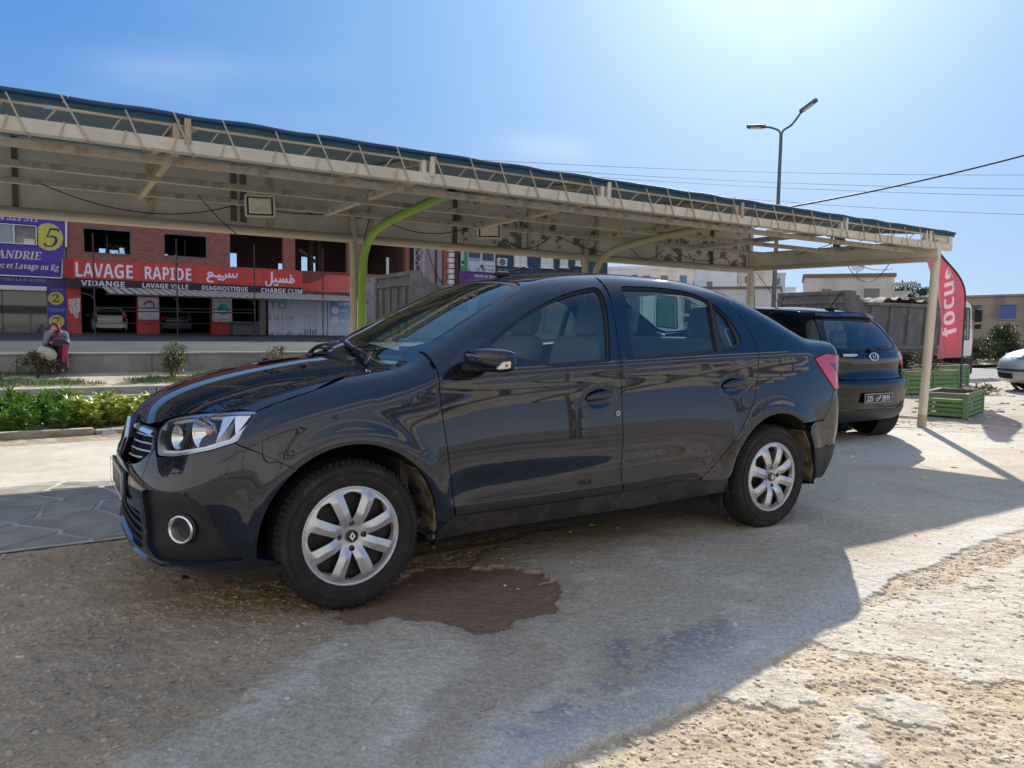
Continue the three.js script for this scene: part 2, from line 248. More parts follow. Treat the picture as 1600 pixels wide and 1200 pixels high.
function groundAt(x, z) { // -> colour, height, roughness, gravel density
  const n1 = fbm(x * 1.1 + 31, z * 1.1 + 7, 5), n2 = fbm(x * 5 + 3, z * 5 + 11, 4), n3 = fbm(x * 22, z * 22, 4), n4 = vnoise(x * 130, z * 130), n5 = vnoise(x * 60 + 9, z * 60);
  const wx = (fbm(x * 4 + 50, z * 4, 4) - 0.5) * 0.22 + (fbm(x * 17, z * 17 + 4, 3) - 0.5) * 0.08, wz = (fbm(x * 4, z * 4 + 80, 4) - 0.5) * 0.22 + (fbm(x * 17 + 6, z * 17, 3) - 0.5) * 0.08;
  let c = mix3([0.53, 0.448, 0.335], [0.435, 0.363, 0.268], sstep(0.35, 0.65, n1)); c = mix3(c, [0.58, 0.53, 0.45], sstep(0.55, 0.75, n2) * 0.45);
  let h = (n2 - 0.5) * 0.006 + (n3 - 0.5) * 0.003, ro = 0.9, gv = 0.03;
  const dust = sstep(0.48, 0.72, fbm(x * 1.7 + 13, z * 1.7 + 60, 5)); c = mix3(c, [0.40, 0.31, 0.21], dust * 0.45);
  // loose brown earth in front of and under the saloon
  const dd = lineAt(DIRT_EDGE, x + wx) - (z + wz * 0.8); const dirt = sstep(-0.03, 0.05, dd + (n3 - 0.5) * 0.12) * sstep(-1.05, -0.75, z + wz * 0.3) * sstep(3.4, 2.0, x) ;
  const dc = mix3([0.40, 0.278, 0.168], [0.49, 0.36, 0.23], sstep(0.3, 0.75, n2 * 0.6 + n3 * 0.4)); c = mix3(c, mix3(dc, [0.27, 0.215, 0.15], sstep(0.55, 0.8, n1) * 0.5), dirt * 0.92); h -= dirt * 0.006; h += dirt * ((n3 - 0.5) * 0.005); gv = lerp(gv, 0.5, dirt);
  // damp mud and the stain that runs from it
  const pd = sdPoly(x + wx * 0.75 + (n3 - 0.5) * 0.035, z + wz * 0.75, PUDDLE), mud = sstep(0.012, -0.012, pd), wet = sstep(0.16, 0.0, pd + (n3 - 0.5) * 0.08); c = mix3(c, [0.26, 0.18, 0.125], wet * 0.45); c = mix3(c, mix3([0.215, 0.128, 0.080], [0.26, 0.16, 0.10], n2), mud * 0.97); ro = lerp(ro, 0.42 + 0.25 * n2, mud); h = lerp(h, -0.012 + (n2 - 0.5) * 0.006 + (n3 - 0.5) * 0.002, mud); gv *= 1 - mud * 0.9;
  const dp = sstep(0.05, -0.05, sdPoly(x + wx * 1.1, z + wz * 1.1, DAMP)); c = mix3(c, [0.33, 0.245, 0.18], dp * (0.35 + 0.35 * n2));
  const st = sstep(0.06, -0.06, sdPoly(x + wx * 1.6, z + wz * 1.6, STAIN)) * sstep(0.46, 0.60, n2 * 0.30 + n3 * 0.35 + n5 * 0.35 + 0.05); c = mix3(c, [0.20, 0.20, 0.215], st * 0.9);
  // gravelly earth beyond the slab's broken edge
  const se = z + wz * 0.42 - lineAt(SLAB_EDGE, x + wx * 0.4), past = sstep(-0.012, 0.02, se + (n3 - 0.5) * 0.05);
  let g = mix3([0.42, 0.325, 0.215], [0.53, 0.43, 0.31], sstep(0.3, 0.7, n2 * 0.5 + n3 * 0.5)); g = mix3(g, [0.50, 0.36, 0.22], sstep(0.5, 0.8, n1) * 0.6);
  let isl = 0; for (const P of ISLES) isl = Math.max(isl, sstep(0.02, -0.02, sdPoly(x + wx * 1.0, z + wz * 1.0, P) + (n3 - 0.5) * 0.10));
  isl = Math.max(isl, sstep(0.63, 0.66, fbm(x * 2.3 + 4, z * 2.3 + 33, 5)) * 0.9);
  const slabC = mix3([0.50, 0.465, 0.40], [0.60, 0.565, 0.50], n2); g = mix3(g, mix3(slabC, g, 0.25 + 0.5 * sstep(0.4, 0.75, n3)), isl * sstep(0.30, 0.55, n2 * 0.6 + n3 * 0.4 + 0.12));
  c = mix3(c, g, past); h = lerp(h, -0.010 + isl * 0.007 + (n2 - 0.5) * 0.010 * (1 - isl) + (n3 - 0.5) * 0.006, past); gv = lerp(gv, 1 - isl * 0.8, past);
  // pale cement along the edge and a bare pale screed in the open part
  const rim = sstep(-0.34, -0.02, se) * (1 - past); c = mix3(c, slabC, rim * 0.75 * sstep(0.2, 0.6, n1 + n2 * 0.4));
  // far right: open stony lot
  const far = sstep(7.6, 9.4, x + wx * 4 - z * 0.2); c = mix3(c, mix3([0.36, 0.29, 0.21], [0.47, 0.40, 0.31], n2), far * 0.85); gv = Math.max(gv, far * 0.5); h += far * (n2 - 0.5) * 0.03;
  const pale = sstep(0.5, 0.1, Math.abs(z + 1.1 + wz * 2) - 0.7) * sstep(4.8, 6.2, x) * sstep(9.0, 8.2, x); c = mix3(c, [0.56, 0.53, 0.47], pale * 0.6);
  const n6 = vnoise(x * 310 + 5, z * 310), sp = (n4 - 0.5) * 0.34 + (n5 - 0.5) * 0.18 + (n6 - 0.5) * 0.40 + (n6 > 0.93 ? 0.35 : 0); c = [c[0] * (1 + sp), c[1] * (1 + sp), c[2] * (1 + sp)];
  h += (n4 - 0.5) * 0.0018 + (n5 - 0.5) * 0.0018; return [c, h, ro, gv];
}
{
  const ground = struct('ground');
  const sheet = (x0, x1, z0, z1, tw, th, cell) => {
    const H = new Float32Array(tw * th), R = new Float32Array(tw * th); let rough = false;
    const map = pixels(tw, th, (i, j) => { const q = groundAt(lerp(x0, x1, (i + 0.5) / tw), lerp(z0, z1, (j + 0.5) / th)); H[j * tw + i] = q[1]; R[j * tw + i] = q[2]; return srgbOf(q[0]); }, true);
    const bump = pixels(tw, th, (i, j) => { const v = H[j * tw + i] / 0.06 + 0.6; return [v, v, v]; }), rm = pixels(tw >> 1, th >> 1, (i, j) => { const v = R[j * 2 * tw + i * 2]; return [v, v, v]; });
    for (const t of [map, bump, rm]) t.wrapS = t.wrapT = THREE.ClampToEdgeWrapping;
    const nx = Math.round((x1 - x0) / cell), nz = Math.round((z1 - z0) / cell), pos = [], uv = [], idx = [];
    for (let j = 0; j <= nz; j++) for (let i = 0; i <= nx; i++) { const u = i / nx, v = j / nz, e = Math.min(1, Math.min(i, nx - i, j, nz - j) / 3); const a = clamp(Math.round(u * tw), 0, tw - 1), b = clamp(Math.round(v * th), 0, th - 1); pos.push(lerp(x0, x1, u), (H[b * tw + a]) * e, lerp(z0, z1, v)); uv.push(u, v); if (i && j) { const k = j * (nx + 1) + i; idx.push(k - nx - 2, k - 1, k, k - nx - 2, k, k - nx - 1); } }
    const g = new THREE.BufferGeometry(); g.setAttribute('position', new THREE.BufferAttribute(new Float32Array(pos), 3)); g.setAttribute('uv', new THREE.BufferAttribute(new Float32Array(uv), 2)); g.setIndex(idx); g.computeVertexNormals();
    part('ground_surface', g, mat(1, 1, 1, 1, 0, { map, bumpMap: bump, bumpScale: 0.06, roughnessMap: rm }), ground);
  };
  sheet(-1.6, 3.6, 0.3, 3.3, 2048, 1184, 0.012);
  sheet(-1.6, 3.6, -1.0, 0.3, 1024, 256, 0.03);
  sheet(3.6, 9.6, -2.4, 3.3, 1024, 972, 0.03);
  // outer lot, coarser
  const lotTex = pixels(1024, 1024, (i, j) => srgbOf(mix3([0.34, 0.28, 0.205], [0.47, 0.41, 0.325], sstep(0.3, 0.7, tfbm(i / 1024, j / 1024, 8, 7, 4))).map(q => q * (0.82 + 0.36 * tnoise(i / 4, j / 4, 256, 9)))), true, [1 / 9, 1 / 9]);
  const lotB = pixels(512, 512, (i, j) => { const f = tfbm(i / 512, j / 512, 24, 4, 4); return [f, f, f]; }, false, [1 / 4, 1 / 4]);
  const lot = mat(1, 1, 1, 0.95, 0, { map: lotTex, bumpMap: lotB, bumpScale: 0.03 });
  const flat = (x0, x1, z0, z1, y = 0, y2 = y) => { const g = new THREE.BufferGeometry(); g.setAttribute('position', new THREE.BufferAttribute(new Float32Array([x0, y2, z0, x0, y, z1, x1, y, z1, x1, y2, z0]), 3)); g.setAttribute('uv', new THREE.BufferAttribute(new Float32Array([x0, z0, x0, z1, x1, z1, x1, z0]), 2)); g.setIndex([0, 1, 2, 0, 2, 3]); g.computeVertexNormals(); return g; };
  part('ground_surface', [flat(3.6, 9.6, -7, -2.4), flat(9.6, 40, -7, 14), flat(-40, -1.6, 0, 14), flat(-1.6, 9.6, 3.3, 14), flat(0.3, 3.6, -7, -1.0)], lot, ground);
  part('ground_surface', [flat(-1.6, 0.3, -1.0, -0.8, 0), flat(-40, -1.6, -0.8, 0)], lot, ground);
  part('ground_surface', [flat(-3000, 3000, -3000, 3000, -0.62)], lot, ground);
  part('ground_surface', [flat(-40, 40, -8.2, -7, 0, -0.5)], lot, ground);
  part('ground_surface', [flat(-300, 300, 14, 300, 0)], lot, ground);
  // crazy paving with pale joints left of the saloon: every stone a piece of its own
  const pave = struct('paving');
  const sunlitTone = worn([0.60, 0.555, 0.47], [0.70, 0.655, 0.57], 0.35, 0.65, 5, 3, 0.9, 0, 0.006);  // sunlit brightness of the paving put into a paler colour
  part('mortar', [flat(-6, 0.3, -4.75, -0.8, 0.004)], worn([0.64, 0.60, 0.53], [0.54, 0.505, 0.445], 0.35, 0.65, 8, 1.2, 0.92, 0, 0.004), pave);
  const stoneMats = [[0.42, 0.39, 0.345], [0.46, 0.42, 0.36], [0.39, 0.37, 0.34], [0.44, 0.39, 0.33], [0.49, 0.45, 0.39]].map(c => worn(c, c.map(q => q * 0.75), 0.4, 0.7, 6, 0.9, 0.85, 0, 0.003));
  const blueStone = worn([0.06, 0.10, 0.15], [0.09, 0.12, 0.15], 0.4, 0.7, 6, 0.7, 0.6);
  const S = []; for (let t = 0; t < 6000 && S.length < 250; t++) { const cx = rnd(-4.7, 0.35), cz = rnd(-4.75, -0.8), m = 0.13 + 0.20 * vnoise(cx * 2.1 + 30, cz * 2.1 + 30); if (S.every(q => Math.hypot((q[0] - cx) * 0.75, q[1] - cz) > m)) S.push([cx, cz, rnd(-0.018, 0.018)]); }
  let count = 0;
  S.forEach((s, i) => {
    let P = [[s[0] - 0.5, s[1] - 0.5], [s[0] + 0.5, s[1] - 0.5], [s[0] + 0.5, s[1] + 0.5], [s[0] - 0.5, s[1] + 0.5]];
    S.forEach((q, k) => { if (k === i || Math.hypot(q[0] - s[0], q[1] - s[1]) > 1.2) return; const n = [q[0] - s[0], q[1] - s[1]], wt = 0.5 + (s[2] - q[2]) / (2 * (n[0] * n[0] + n[1] * n[1])), m = [s[0] + n[0] * wt, s[1] + n[1] * wt], f = p => (p[0] - m[0]) * n[0] + (p[1] - m[1]) * n[1], o = []; for (let a = 0; a < P.length; a++) { const A = P[a], B = P[(a + 1) % P.length], fa = f(A), fb = f(B); if (fa <= 0) o.push(A); if ((fa < 0) !== (fb < 0) && fa !== fb) { const t = fa / (fa - fb); o.push([lerp(A[0], B[0], t), lerp(A[1], B[1], t)]); } } P = o; });
    P = P.map(p => [clamp(p[0], -6, 0.28), clamp(p[1], -4.72, -0.83)]); const A = Math.abs(P.reduce((t, p, k) => { const q = P[(k + 1) % P.length]; return t + p[0] * q[1] - q[0] * p[1]; }, 0)) / 2; if (P.length < 3 || A < 0.012) return;
    const g = ext(inset(P.map(p => [p[0] + rnd(-0.012, 0.012), p[1] + rnd(-0.012, 0.012)]), rnd(0.008, 0.022)).map(p => [p[0] - s[0], -(p[1] - s[1])]), 0.0125 + rnd(0, 0.003)); g.rotateX(-Math.PI / 2); const near = Math.hypot(s[0] + 0.95, s[1] + 1.1) < 0.16;
    const o = part('stone', uvBox(g), near ? blueStone : stoneMats[(rnd() * 5) | 0], pave); o.position.set(s[0], -0.004, s[1]); count++;
  });
  { const nx = 60, nz = 30, pos = [], idx = []; for (let j = 0; j <= nz; j++) for (let i = 0; i <= nx; i++) { const x = lerp(-6, 0.28, i / nx), z = lerp(-4.75, -2.25, j / nz); pos.push(x, 0.0135 + 0.004 * (fbm(x * 3 + 5, z * 3 + 8, 3) - 0.5) - 0.012 * sstep(-2.75, -2.3, z + 0.35 * (fbm(x * 2 + 1, z * 2, 3) - 0.5)), z); if (i && j) { const k = j * (nx + 1) + i; idx.push(k - nx - 2, k - 1, k, k - nx - 2, k, k - nx - 1); } } const g = new THREE.BufferGeometry(); g.setAttribute('position', new THREE.BufferAttribute(new Float32Array(pos), 3)); g.setIndex(idx); g.computeVertexNormals(); part('sunlit_sheet', uvBox(g), sunlitTone, pave); }  // added pale sheet over the stones imitates their sunlit glare
  part('dusty_margin', [flat(-6, 0.3, -5.35, -4.75, 0.002)], worn([0.33, 0.25, 0.17], [0.45, 0.38, 0.29], 0.35, 0.65, 8, 1.1, 0.95, 0, 0.02), pave);
  // loose stones
  const rocks = [0].map(k => { const g = new THREE.IcosahedronGeometry(1, 1), p = g.attributes.position; for (let i = 0; i < p.count; i++) { const x = p.getX(i), y = p.getY(i), z = p.getZ(i), d = 0.72 + 0.5 * vnoise(x * 1.7 + k * 9 + 20, y * 1.7 + z * 1.3 + 20); p.setXYZ(i, x * d * (1 + 0.3 * (k % 2)), y * d * 0.55, z * d); } g.computeVertexNormals(); return g; });
  const rockM = mat(1, 1, 1, 0.95);
  const put = (n, x0, x1, z0, z1, smin, smax, label) => { const L = []; let tries = 0; while (n > 0 && tries++ < 400000) { const x = rnd(x0, x1), z = rnd(z0, z1), q = groundAt(x, z); if (rnd() > q[3]) continue; L.push([x, q[1], z, smin + (smax - smin) * Math.pow(rnd(), 5), q[0]]); n--; }
    const im = new THREE.InstancedMesh(rocks[0], rockM, L.length), m = new THREE.Matrix4(), e = new THREE.Euler(), qn = new THREE.Quaternion(); L.forEach((r, i) => { qn.setFromEuler(e.set(rnd(-0.3, 0.3), rnd(0, 6.28), rnd(-0.3, 0.3))); m.compose(V3(r[0], r[1] + r[3] * 0.1, r[2]), qn, V3(r[3] * rnd(0.7, 1.5), r[3] * rnd(0.5, 1.0), r[3])); im.setMatrixAt(i, m); const t = rnd(0.85, 1.35); im.setColorAt(i, C(r[4][0] * t, r[4][1] * t, r[4][2] * t * rnd(0.95, 1.1))); }); im.name = numbered('gravel'); im.castShadow = im.receiveShadow = true; tag(im, label, 'gravel', null, 'stuff'); scene.add(im); };
  put(30000, -1.6, 3.6, 0.3, 3.2, 0.0014, 0.0115, 'small loose stones strewn over the earth and concrete before the saloon');
  put(4500, -1.6, 3.6, -1.0, 0.4, 0.003, 0.014, 'small loose stones on the brown earth under the saloon');
  put(2500, 3.6, 9.6, -2.4, 3.2, 0.004, 0.03, 'loose stones on the open concrete behind the saloon');
  put(2600, 9.6, 24, -6.5, 2.5, 0.01, 0.07, 'stones and rubble on the earth lot around the green planters');
  // twigs and scraps lying about
  const twig = mat(0.42, 0.31, 0.2, 0.9);
  for (const [x, z, a, L] of [[-0.23, 1.62, 0.7, 0.10], [0.03, 1.84, 0.1, 0.06], [0.46, 1.52, 0.0, 0.035], [-0.34, 0.92, 0.6, 0.09], [0.84, 0.98, 0.05, 0.06]]) { const t = tube([[0, 0.004, 0], [L * 0.5, 0.007, 0.004], [L, 0.004, -0.003]], 0.0022, 8, 5); const o = part(numbered('twig'), t, twig, scene); o.position.set(x, 0.0, z); o.rotation.y = a; tag(o, { 0: 'dry twig on the grey concrete left of the damp stain', 1: 'short brown twig lying on the brown damp streak', 2: 'tiny twig on the concrete beside the damp streak', 3: 'bent twig on brown earth near the front bumper', 4: 'thin twig lying on the dark mud patch' }[[-0.23, 0.03, 0.46, -0.34, 0.84].indexOf(x)], 'twig'); }
  const paper = mat(0.75, 0.73, 0.70, 0.8); [[0.70, 0.90], [0.74, 0.97]].forEach(([x, z], i) => { const o = part(numbered('paper_scrap'), (() => { const g = ext([[0, 0], [0.016, 0.004], [0.014, 0.016], [0.002, 0.013]], 0.001, []); spin(g, -Math.PI / 2 + 0.2, 0, 0); return g; })(), paper, scene); o.position.set(x, -0.006, z); o.rotation.y = i * 1.3; tag(o, i ? 'white paper scrap on the mud, nearer the camera' : 'white paper scrap on the mud, nearer the car', 'litter'); });
  // road, verge, kerbs, forecourt
  const asphalt = worn([0.105, 0.103, 0.10], [0.155, 0.15, 0.145], 0.35, 0.65, 8, 4, 0.85, 0, 0.006);
  const road = struct('road'); part('carriageway', [flat(-150, 300, -17, -8.2, -0.5)], asphalt, road); part('edge_line', [flat(-150, 300, -16.6, -16.48, -0.496)], mat(0.5, 0.5, 0.48, 0.8), road);
  const dirtVerge = worn([0.42, 0.33, 0.22], [0.54, 0.45, 0.33], 0.35, 0.65, 6, 3, 0.95, 0, 0.05);
  const verge = struct('verge'); part('bank', [flat(-120, 300, -20, -17.25, -0.35, -0.14)], dirtVerge, verge);
  const kerbM = worn([0.42, 0.39, 0.34], [0.30, 0.275, 0.24], 0.4, 0.65, 8, 1.5, 0.9, 0, 0.004);
  for (let k = 0; k < 40; k++) part('kerb_stone', rbox(0.98, 0.26, 0.15, 0.02, -8 + k, -0.46, -17.13), kerbM, verge);
  const fore = struct('forecourt'); part('paving', [flat(-60, 60, -39, -20.15, 0.36, 0.82)], worn([0.022, 0.025, 0.030], [0.040, 0.042, 0.046], 0.35, 0.65, 6, 5, 0.8), fore);
  part('far_ground', [flat(60, 300, -300, -20.15, -0.4), flat(-60, 60, -300, -39, 0.8, 3)], lot, fore);
}
// ------------------------------------------------------------------ the dark blue saloon in the foreground (front axle at x = 0, nose towards -x, left side towards the camera)
const paint = phys({ color: C(0.0038, 0.0088, 0.0220), roughness: 0.02, metalness: 0, ior: 1.68 });
const blackTrim = mat(0.012, 0.012, 0.013, 0.5), rubber = mat(0.018, 0.018, 0.018, 0.7), gloss = phys({ color: C(0.01, 0.01, 0.011), roughness: 0.12, clearcoat: 1 });
const chrome = mat(0.82, 0.82, 0.82, 0.08, 1), satin = mat(0.55, 0.55, 0.56, 0.3, 1), darkCave = mat(0.006, 0.006, 0.006, 0.95);
const carGlass = phys({ color: C(0.68, 0.84, 0.77), roughness: 0, transmission: 1, thickness: 0, ior: 1.75, specularIntensity: 1 });
const lensGlass = phys({ color: C(0.95, 0.97, 1), roughness: 0.02, transmission: 1, thickness: 0, ior: 1.5 });
const redLens = phys({ color: C(0.55, 0.012, 0.022), roughness: 0.06, clearcoat: 1, clearcoatRoughness: 0.02 });
const redDark = phys({ color: C(0.10, 0.006, 0.012), roughness: 0.1, clearcoat: 1 });
const seatCloth = mat(0.20, 0.20, 0.20, 0.9), cabinGrey = mat(0.10, 0.10, 0.10, 0.7), cabinLight = mat(0.35, 0.34, 0.32, 0.85);
const plateBlack = mat(0.012, 0.012, 0.013, 0.4), plateWhite = mat(0.75, 0.75, 0.75, 0.5);
const mudBrown = worn([0.20, 0.145, 0.095], [0.06, 0.045, 0.035], 0.42, 0.62, 8, 0.4, 0.95, 0, 0.002);
const tyreMap = pixels(512, 128, (i, j) => { const f = tfbm(i / 512, j / 128, 16, 4, 3), g = tfbm(i / 512, j / 128, 5, 3, 31); return srgbOf(mix3([0.017, 0.016, 0.016], [0.10, 0.076, 0.054], sstep(0.46, 0.8, g) * 0.55 * f + sstep(0.62, 0.8, f) * 0.25)); }, true, [6, 1]);
const tyreMat = mat(1, 1, 1, 0.82, 0, { map: tyreMap, bumpMap: tyreMap, bumpScale: 0.001 });
const coverMat = phys({ color: C(0.58, 0.58, 0.59), roughness: 0.34, metalness: 0.55, clearcoat: 0.4, clearcoatRoughness: 0.25 });
const sk = {
  W: curve([[-1, 0.78], [-0.6, 0.815], [-0.3, 0.845], [0, 0.853], [0.3, 0.846], [0.6, 0.838], [1.3, 0.836], [1.9, 0.839], [2.634, 0.853], [3.0, 0.842], [3.3, 0.815], [3.7, 0.77]], 0.25),
  s: curve([[0.05, 0.19], [0.15, 0.10], [0.22, 0.055], [0.30, 0.028], [0.36, 0.018], [0.42, 0.013], [0.5, 0.006], [0.56, 0.001], [0.60, 0], [0.66, 0.0025], [0.72, 0.0075], [0.78, 0.0150], [0.84, 0.0240], [0.90, 0.0345], [0.98, 0.051], [1.05, 0.072], [1.15, 0.106], [1.25, 0.142], [1.35, 0.182], [1.42, 0.215], [1.5, 0.265], [1.7, 0.44]], 0.035),
  d: curve([[0.05, 0], [0.26, 0], [0.30, 0.002], [0.335, 0.004], [0.37, 0.001], [0.41, -0.007], [0.45, -0.010], [0.49, -0.008], [0.53, -0.004], [0.57, -0.001], [0.62, 0], [1.7, 0]], 0.02), // the hollow along the foot of the doors
  t: curve([[-1.1, 0.42], [-0.9, 0.62], [-0.80, 0.725], [-0.74, 0.79], [-0.68, 0.842], [-0.62, 0.875], [-0.47, 0.932], [-0.24, 0.983], [0, 1.014], [0.12, 1.028], [0.18, 1.042], [0.28, 1.092], [0.4, 1.153], [0.6, 1.252], [0.8, 1.345], [0.95, 1.408], [1.05, 1.443], [1.2, 1.475], [1.4, 1.50], [1.7, 1.516], [2.0, 1.513], [2.25, 1.49], [2.45, 1.45], [2.6, 1.40], [2.8, 1.315], [2.95, 1.243], [3.03, 1.206], [3.09, 1.182], [3.16, 1.168], [3.3, 1.158], [3.42, 1.146], [3.48, 1.125], [3.53, 1.075], [3.6, 0.99], [3.8, 0.8]], 0.03),
  shift: curve([[-1, 0.34], [-0.4, 0.30], [0.1, 0.30], [0.5, 0.27], [0.9, 0.16], [1.3, 0], [2.3, 0], [2.7, -0.10], [3.1, -0.12], [3.5, -0.18]], 0.2),
  crown: curve([[-1, 0.05], [-0.5, 0.06], [0.1, 0.035], [0.5, 0.03], [1.0, 0.045], [1.6, 0.05], [2.3, 0.05], [3, 0.03], [3.5, 0.03]], 0.2),
  kt: curve([[-1, 0.10], [-0.4, 0.12], [0.1, 0.12], [0.4, 0.10], [1.0, 0.12], [1.6, 0.16], [2.3, 0.15], [2.8, 0.13], [3.1, 0.10], [3.6, 0.08]], 0.1),
  f: curve([[0, -0.4], [0.15, -0.64], [0.2, -0.725], [0.24, -0.765], [0.3, -0.775], [0.36, -0.772], [0.42, -0.775], [0.5, -0.785], [0.56, -0.782], [0.62, -0.772], [0.70, -0.758], [0.78, -0.735], [0.84, -0.69], [0.9, -0.58], [1.1, 0.2]], 0.02),
  r: curve([[0, 3.1], [0.15, 3.25], [0.22, 3.34], [0.3, 3.40], [0.4, 3.45], [0.55, 3.48], [0.7, 3.49], [0.8, 3.482], [0.9, 3.48], [1.0, 3.495], [1.08, 3.51], [1.14, 3.47], [1.3, 3.2]], 0.03),
};
function sedanField(x, y, z) {
  const a = Math.abs(z), yb = y - 0.04 * (x - 1) * sstep(0.55, 1.0, y);
  let half = sk.W(x) - sk.s(yb);
  const r1 = Math.hypot(x, y - 0.31), r2 = Math.hypot(x - 2.634, y - 0.31);
  half += 0.012 * Math.exp(-Math.pow((r1 - 0.41) / 0.05, 2)) + 0.014 * Math.exp(-Math.pow(r1 / 0.58, 4)) + 0.012 * Math.exp(-Math.pow((r2 - 0.41) / 0.05, 2)) + 0.014 * Math.exp(-Math.pow(r2 / 0.6, 4));
  half += sk.d(y - 0.03 * (x - 0.5)) * sstep(0.36, 0.62, x) * sstep(2.25, 1.75, x);
  half += 0.005 * Math.exp(-Math.pow((y - 0.945 - 0.04 * x) / 0.05, 2)) * sstep(-0.4, 0.3, x) * sstep(3.4, 2.8, x);
  for (const [hx, hy, an] of [[1.308, 0.832, 0.12], [2.27, 0.868, 0.14]]) { const dx = x - hx, dy = y - hy; if (Math.abs(dx) < 0.16 && Math.abs(dy) < 0.12) { const p = dx * Math.cos(an) + dy * Math.sin(an), q = -dx * Math.sin(an) + dy * Math.cos(an); half -= 0.013 * Math.exp(-Math.pow(Math.hypot(p / 0.090, q / 0.046), 5)); } }
  const cx = x - sk.shift(x) * a * a, top = sk.t(cx) - sk.crown(x) * Math.min(1, a * a * 2.8);
  const sl = (x > 0.1 && x < 1.2) || (x > 2.4 && x < 3.1) ? 0.905 : 0.98;
  const A = smax(a - half, (y - top) * sl, sk.kt(x));
  const fr = sk.f(y) + 0.085 * Math.pow(a / 0.6, 3.0), re = sk.r(y) - 0.10 * Math.pow(a / 0.7, 2.6);
  return smax(A, smax(fr - x, x - re, 0.05), x < 1.2 ? 0.20 : 0.12);
}
const sedan = new Body(sedanField);
const SECT = (u, v) => [V3(u, 0.75 + 1.2 * Math.sin(v), 1.2 * Math.cos(v)), V3(0, -Math.sin(v), -Math.cos(v))];
function toSect(proj, pts) { const o = []; for (let i = 0; i < pts.length - 1; i++) { const a = pts[i], b = pts[i + 1], n = Math.max(1, Math.ceil(Math.hypot(a[0] - b[0], a[1] - b[1]) / 0.04)); for (let k = 0; k < n; k++) { const u = lerp(a[0], b[0], k / n), v = lerp(a[1], b[1], k / n), [q, d] = proj(u, v), P = sedan.cast(q, d); o.push([P.x, Math.atan2(P.y - 0.75, P.z)]); } } return o; }
const wheelHole = (cx, r, a0, a1, n = 26) => arcPts(cx, 0.31, r, a0, a1, n);
{
  const car = thing('dark_blue_saloon', 'dark blue four-door saloon with silver wheel covers parked in the foreground', 'car');
  const both = (name, geos, m, parent = car) => { const out = []; for (const k of [0, 1]) out.push(part(name, geos.map(g => Array.isArray(g) ? g[k] : (k ? flipZ(g) : g)), m, parent)); return out; };
  const P = (proj, pts, o = {}) => panel(sedan, proj, pts, { both: true, gap: 0.0022, ...o });
  // door cut lines (side view)
  const lead = [[0.392, 1.083], [0.411, 0.982], [0.410, 0.872], [0.417, 0.760], [0.437, 0.589], [0.464, 0.427], [0.479, 0.330]];
  const bSeam = [[1.500, 1.480], [1.485, 1.295], [1.470, 1.094], [1.453, 0.899], [1.446, 0.736], [1.447, 0.571], [1.460, 0.335]];
  const rearCut = [[2.253, 1.447], [2.357, 1.348], [2.436, 1.252], [2.490, 1.150], [2.505, 1.060], [2.479, 0.939], [2.437, 0.800], [2.370, 0.700], [2.297, 0.607], [2.210, 0.510], [2.129, 0.430], [2.032, 0.361]];
  const doorTop = [[0.392, 1.083], [0.526, 1.170], [0.677, 1.257], [0.812, 1.325], [0.953, 1.380], [1.09, 1.418], [1.237, 1.446], [1.38, 1.466], [1.500, 1.480]];
  const doorTop2 = [[1.500, 1.480], [1.64, 1.488], [1.809, 1.490], [1.95, 1.484], [2.06, 1.476], [2.16, 1.464], [2.253, 1.447]];
  const winF = poly([[0.648, 1.068, 0.02], [0.83, 1.192, 0.10], [1.03, 1.298, 0.12], [1.25, 1.372, 0.12], [1.45, 1.408, 0.05], [1.437, 1.20, 0.1], [1.395, 1.012, 0.03], [1.0, 0.990, 0.1]]);
  const winR = poly([[1.585, 1.414, 0.04], [1.86, 1.421, 0.14], [2.10, 1.402, 0.12], [2.235, 1.345, 0.10], [2.345, 1.235, 0.10], [2.400, 1.115, 0.05], [2.330, 1.076, 0.04], [2.0, 1.044, 0.1], [1.545, 1.020, 0.03]]);
  const railPhi = x => { let lo = 0.15, hi = 1.45; for (let i = 0; i < 18; i++) { const m = (lo + hi) / 2, [o, d] = SECT(x, m), n = sedan.normal(sedan.cast(o, d)); if (n.y > n.z * 2.7) hi = m; else lo = m; } return (lo + hi) / 2; };
  const rail = (x0, x1) => { const o = []; const n = Math.ceil(Math.abs(x1 - x0) / 0.06); for (let i = 0; i <= n; i++) { const x = lerp(x0, x1, i / n); o.push([x, railPhi(x)]); } return o; };
  const sec = pts => toSect(PROJ.side, pts.concat([pts[pts.length - 1]])), secT = pts => toSect(PROJ.top, pts.concat([pts[pts.length - 1]]));
  const last = a => a[a.length - 1], railA = rail(0.55, 1.50), railB = rail(1.50, 2.253), railC = rail(2.253, 3.0), tipS = toSect(PROJ.side, [[0.392, 1.083], [0.392, 1.083001]])[0], baseT = toSect(PROJ.top, [[0.268, 0.655], [0.268001, 0.655]])[0];
  const topA = [tipS, ...railA], leadS = sec(lead.slice(1)), bS = sec(bSeam.slice(1)), rearS = sec(rearCut.slice(1));
  // front wing
  both('front_wing', [P(SECT, [...sec([[-0.365, 0.836], [-0.284, 0.867], [-0.131, 0.912], [0.033, 0.964], [0.154, 1.012], [0.215, 1.031]]), baseT, tipS, ...leadS, ...sec([[0.345, 0.262], ...wheelHole(0, 0.385, -7, 128), [-0.236, 0.612], [-0.360, 0.678], [-0.452, 0.722], [-0.42, 0.775]])], { du: 0.02, dv: 0.025 })], paint);
  // doors
  const fd = both('front_door', [P(SECT, [...topA, ...bS, ...leadS.slice().reverse()], { holes: [sec(winF.concat([winF[0]])).slice(0, -1)], du: 0.016, dv: 0.018 })], paint);
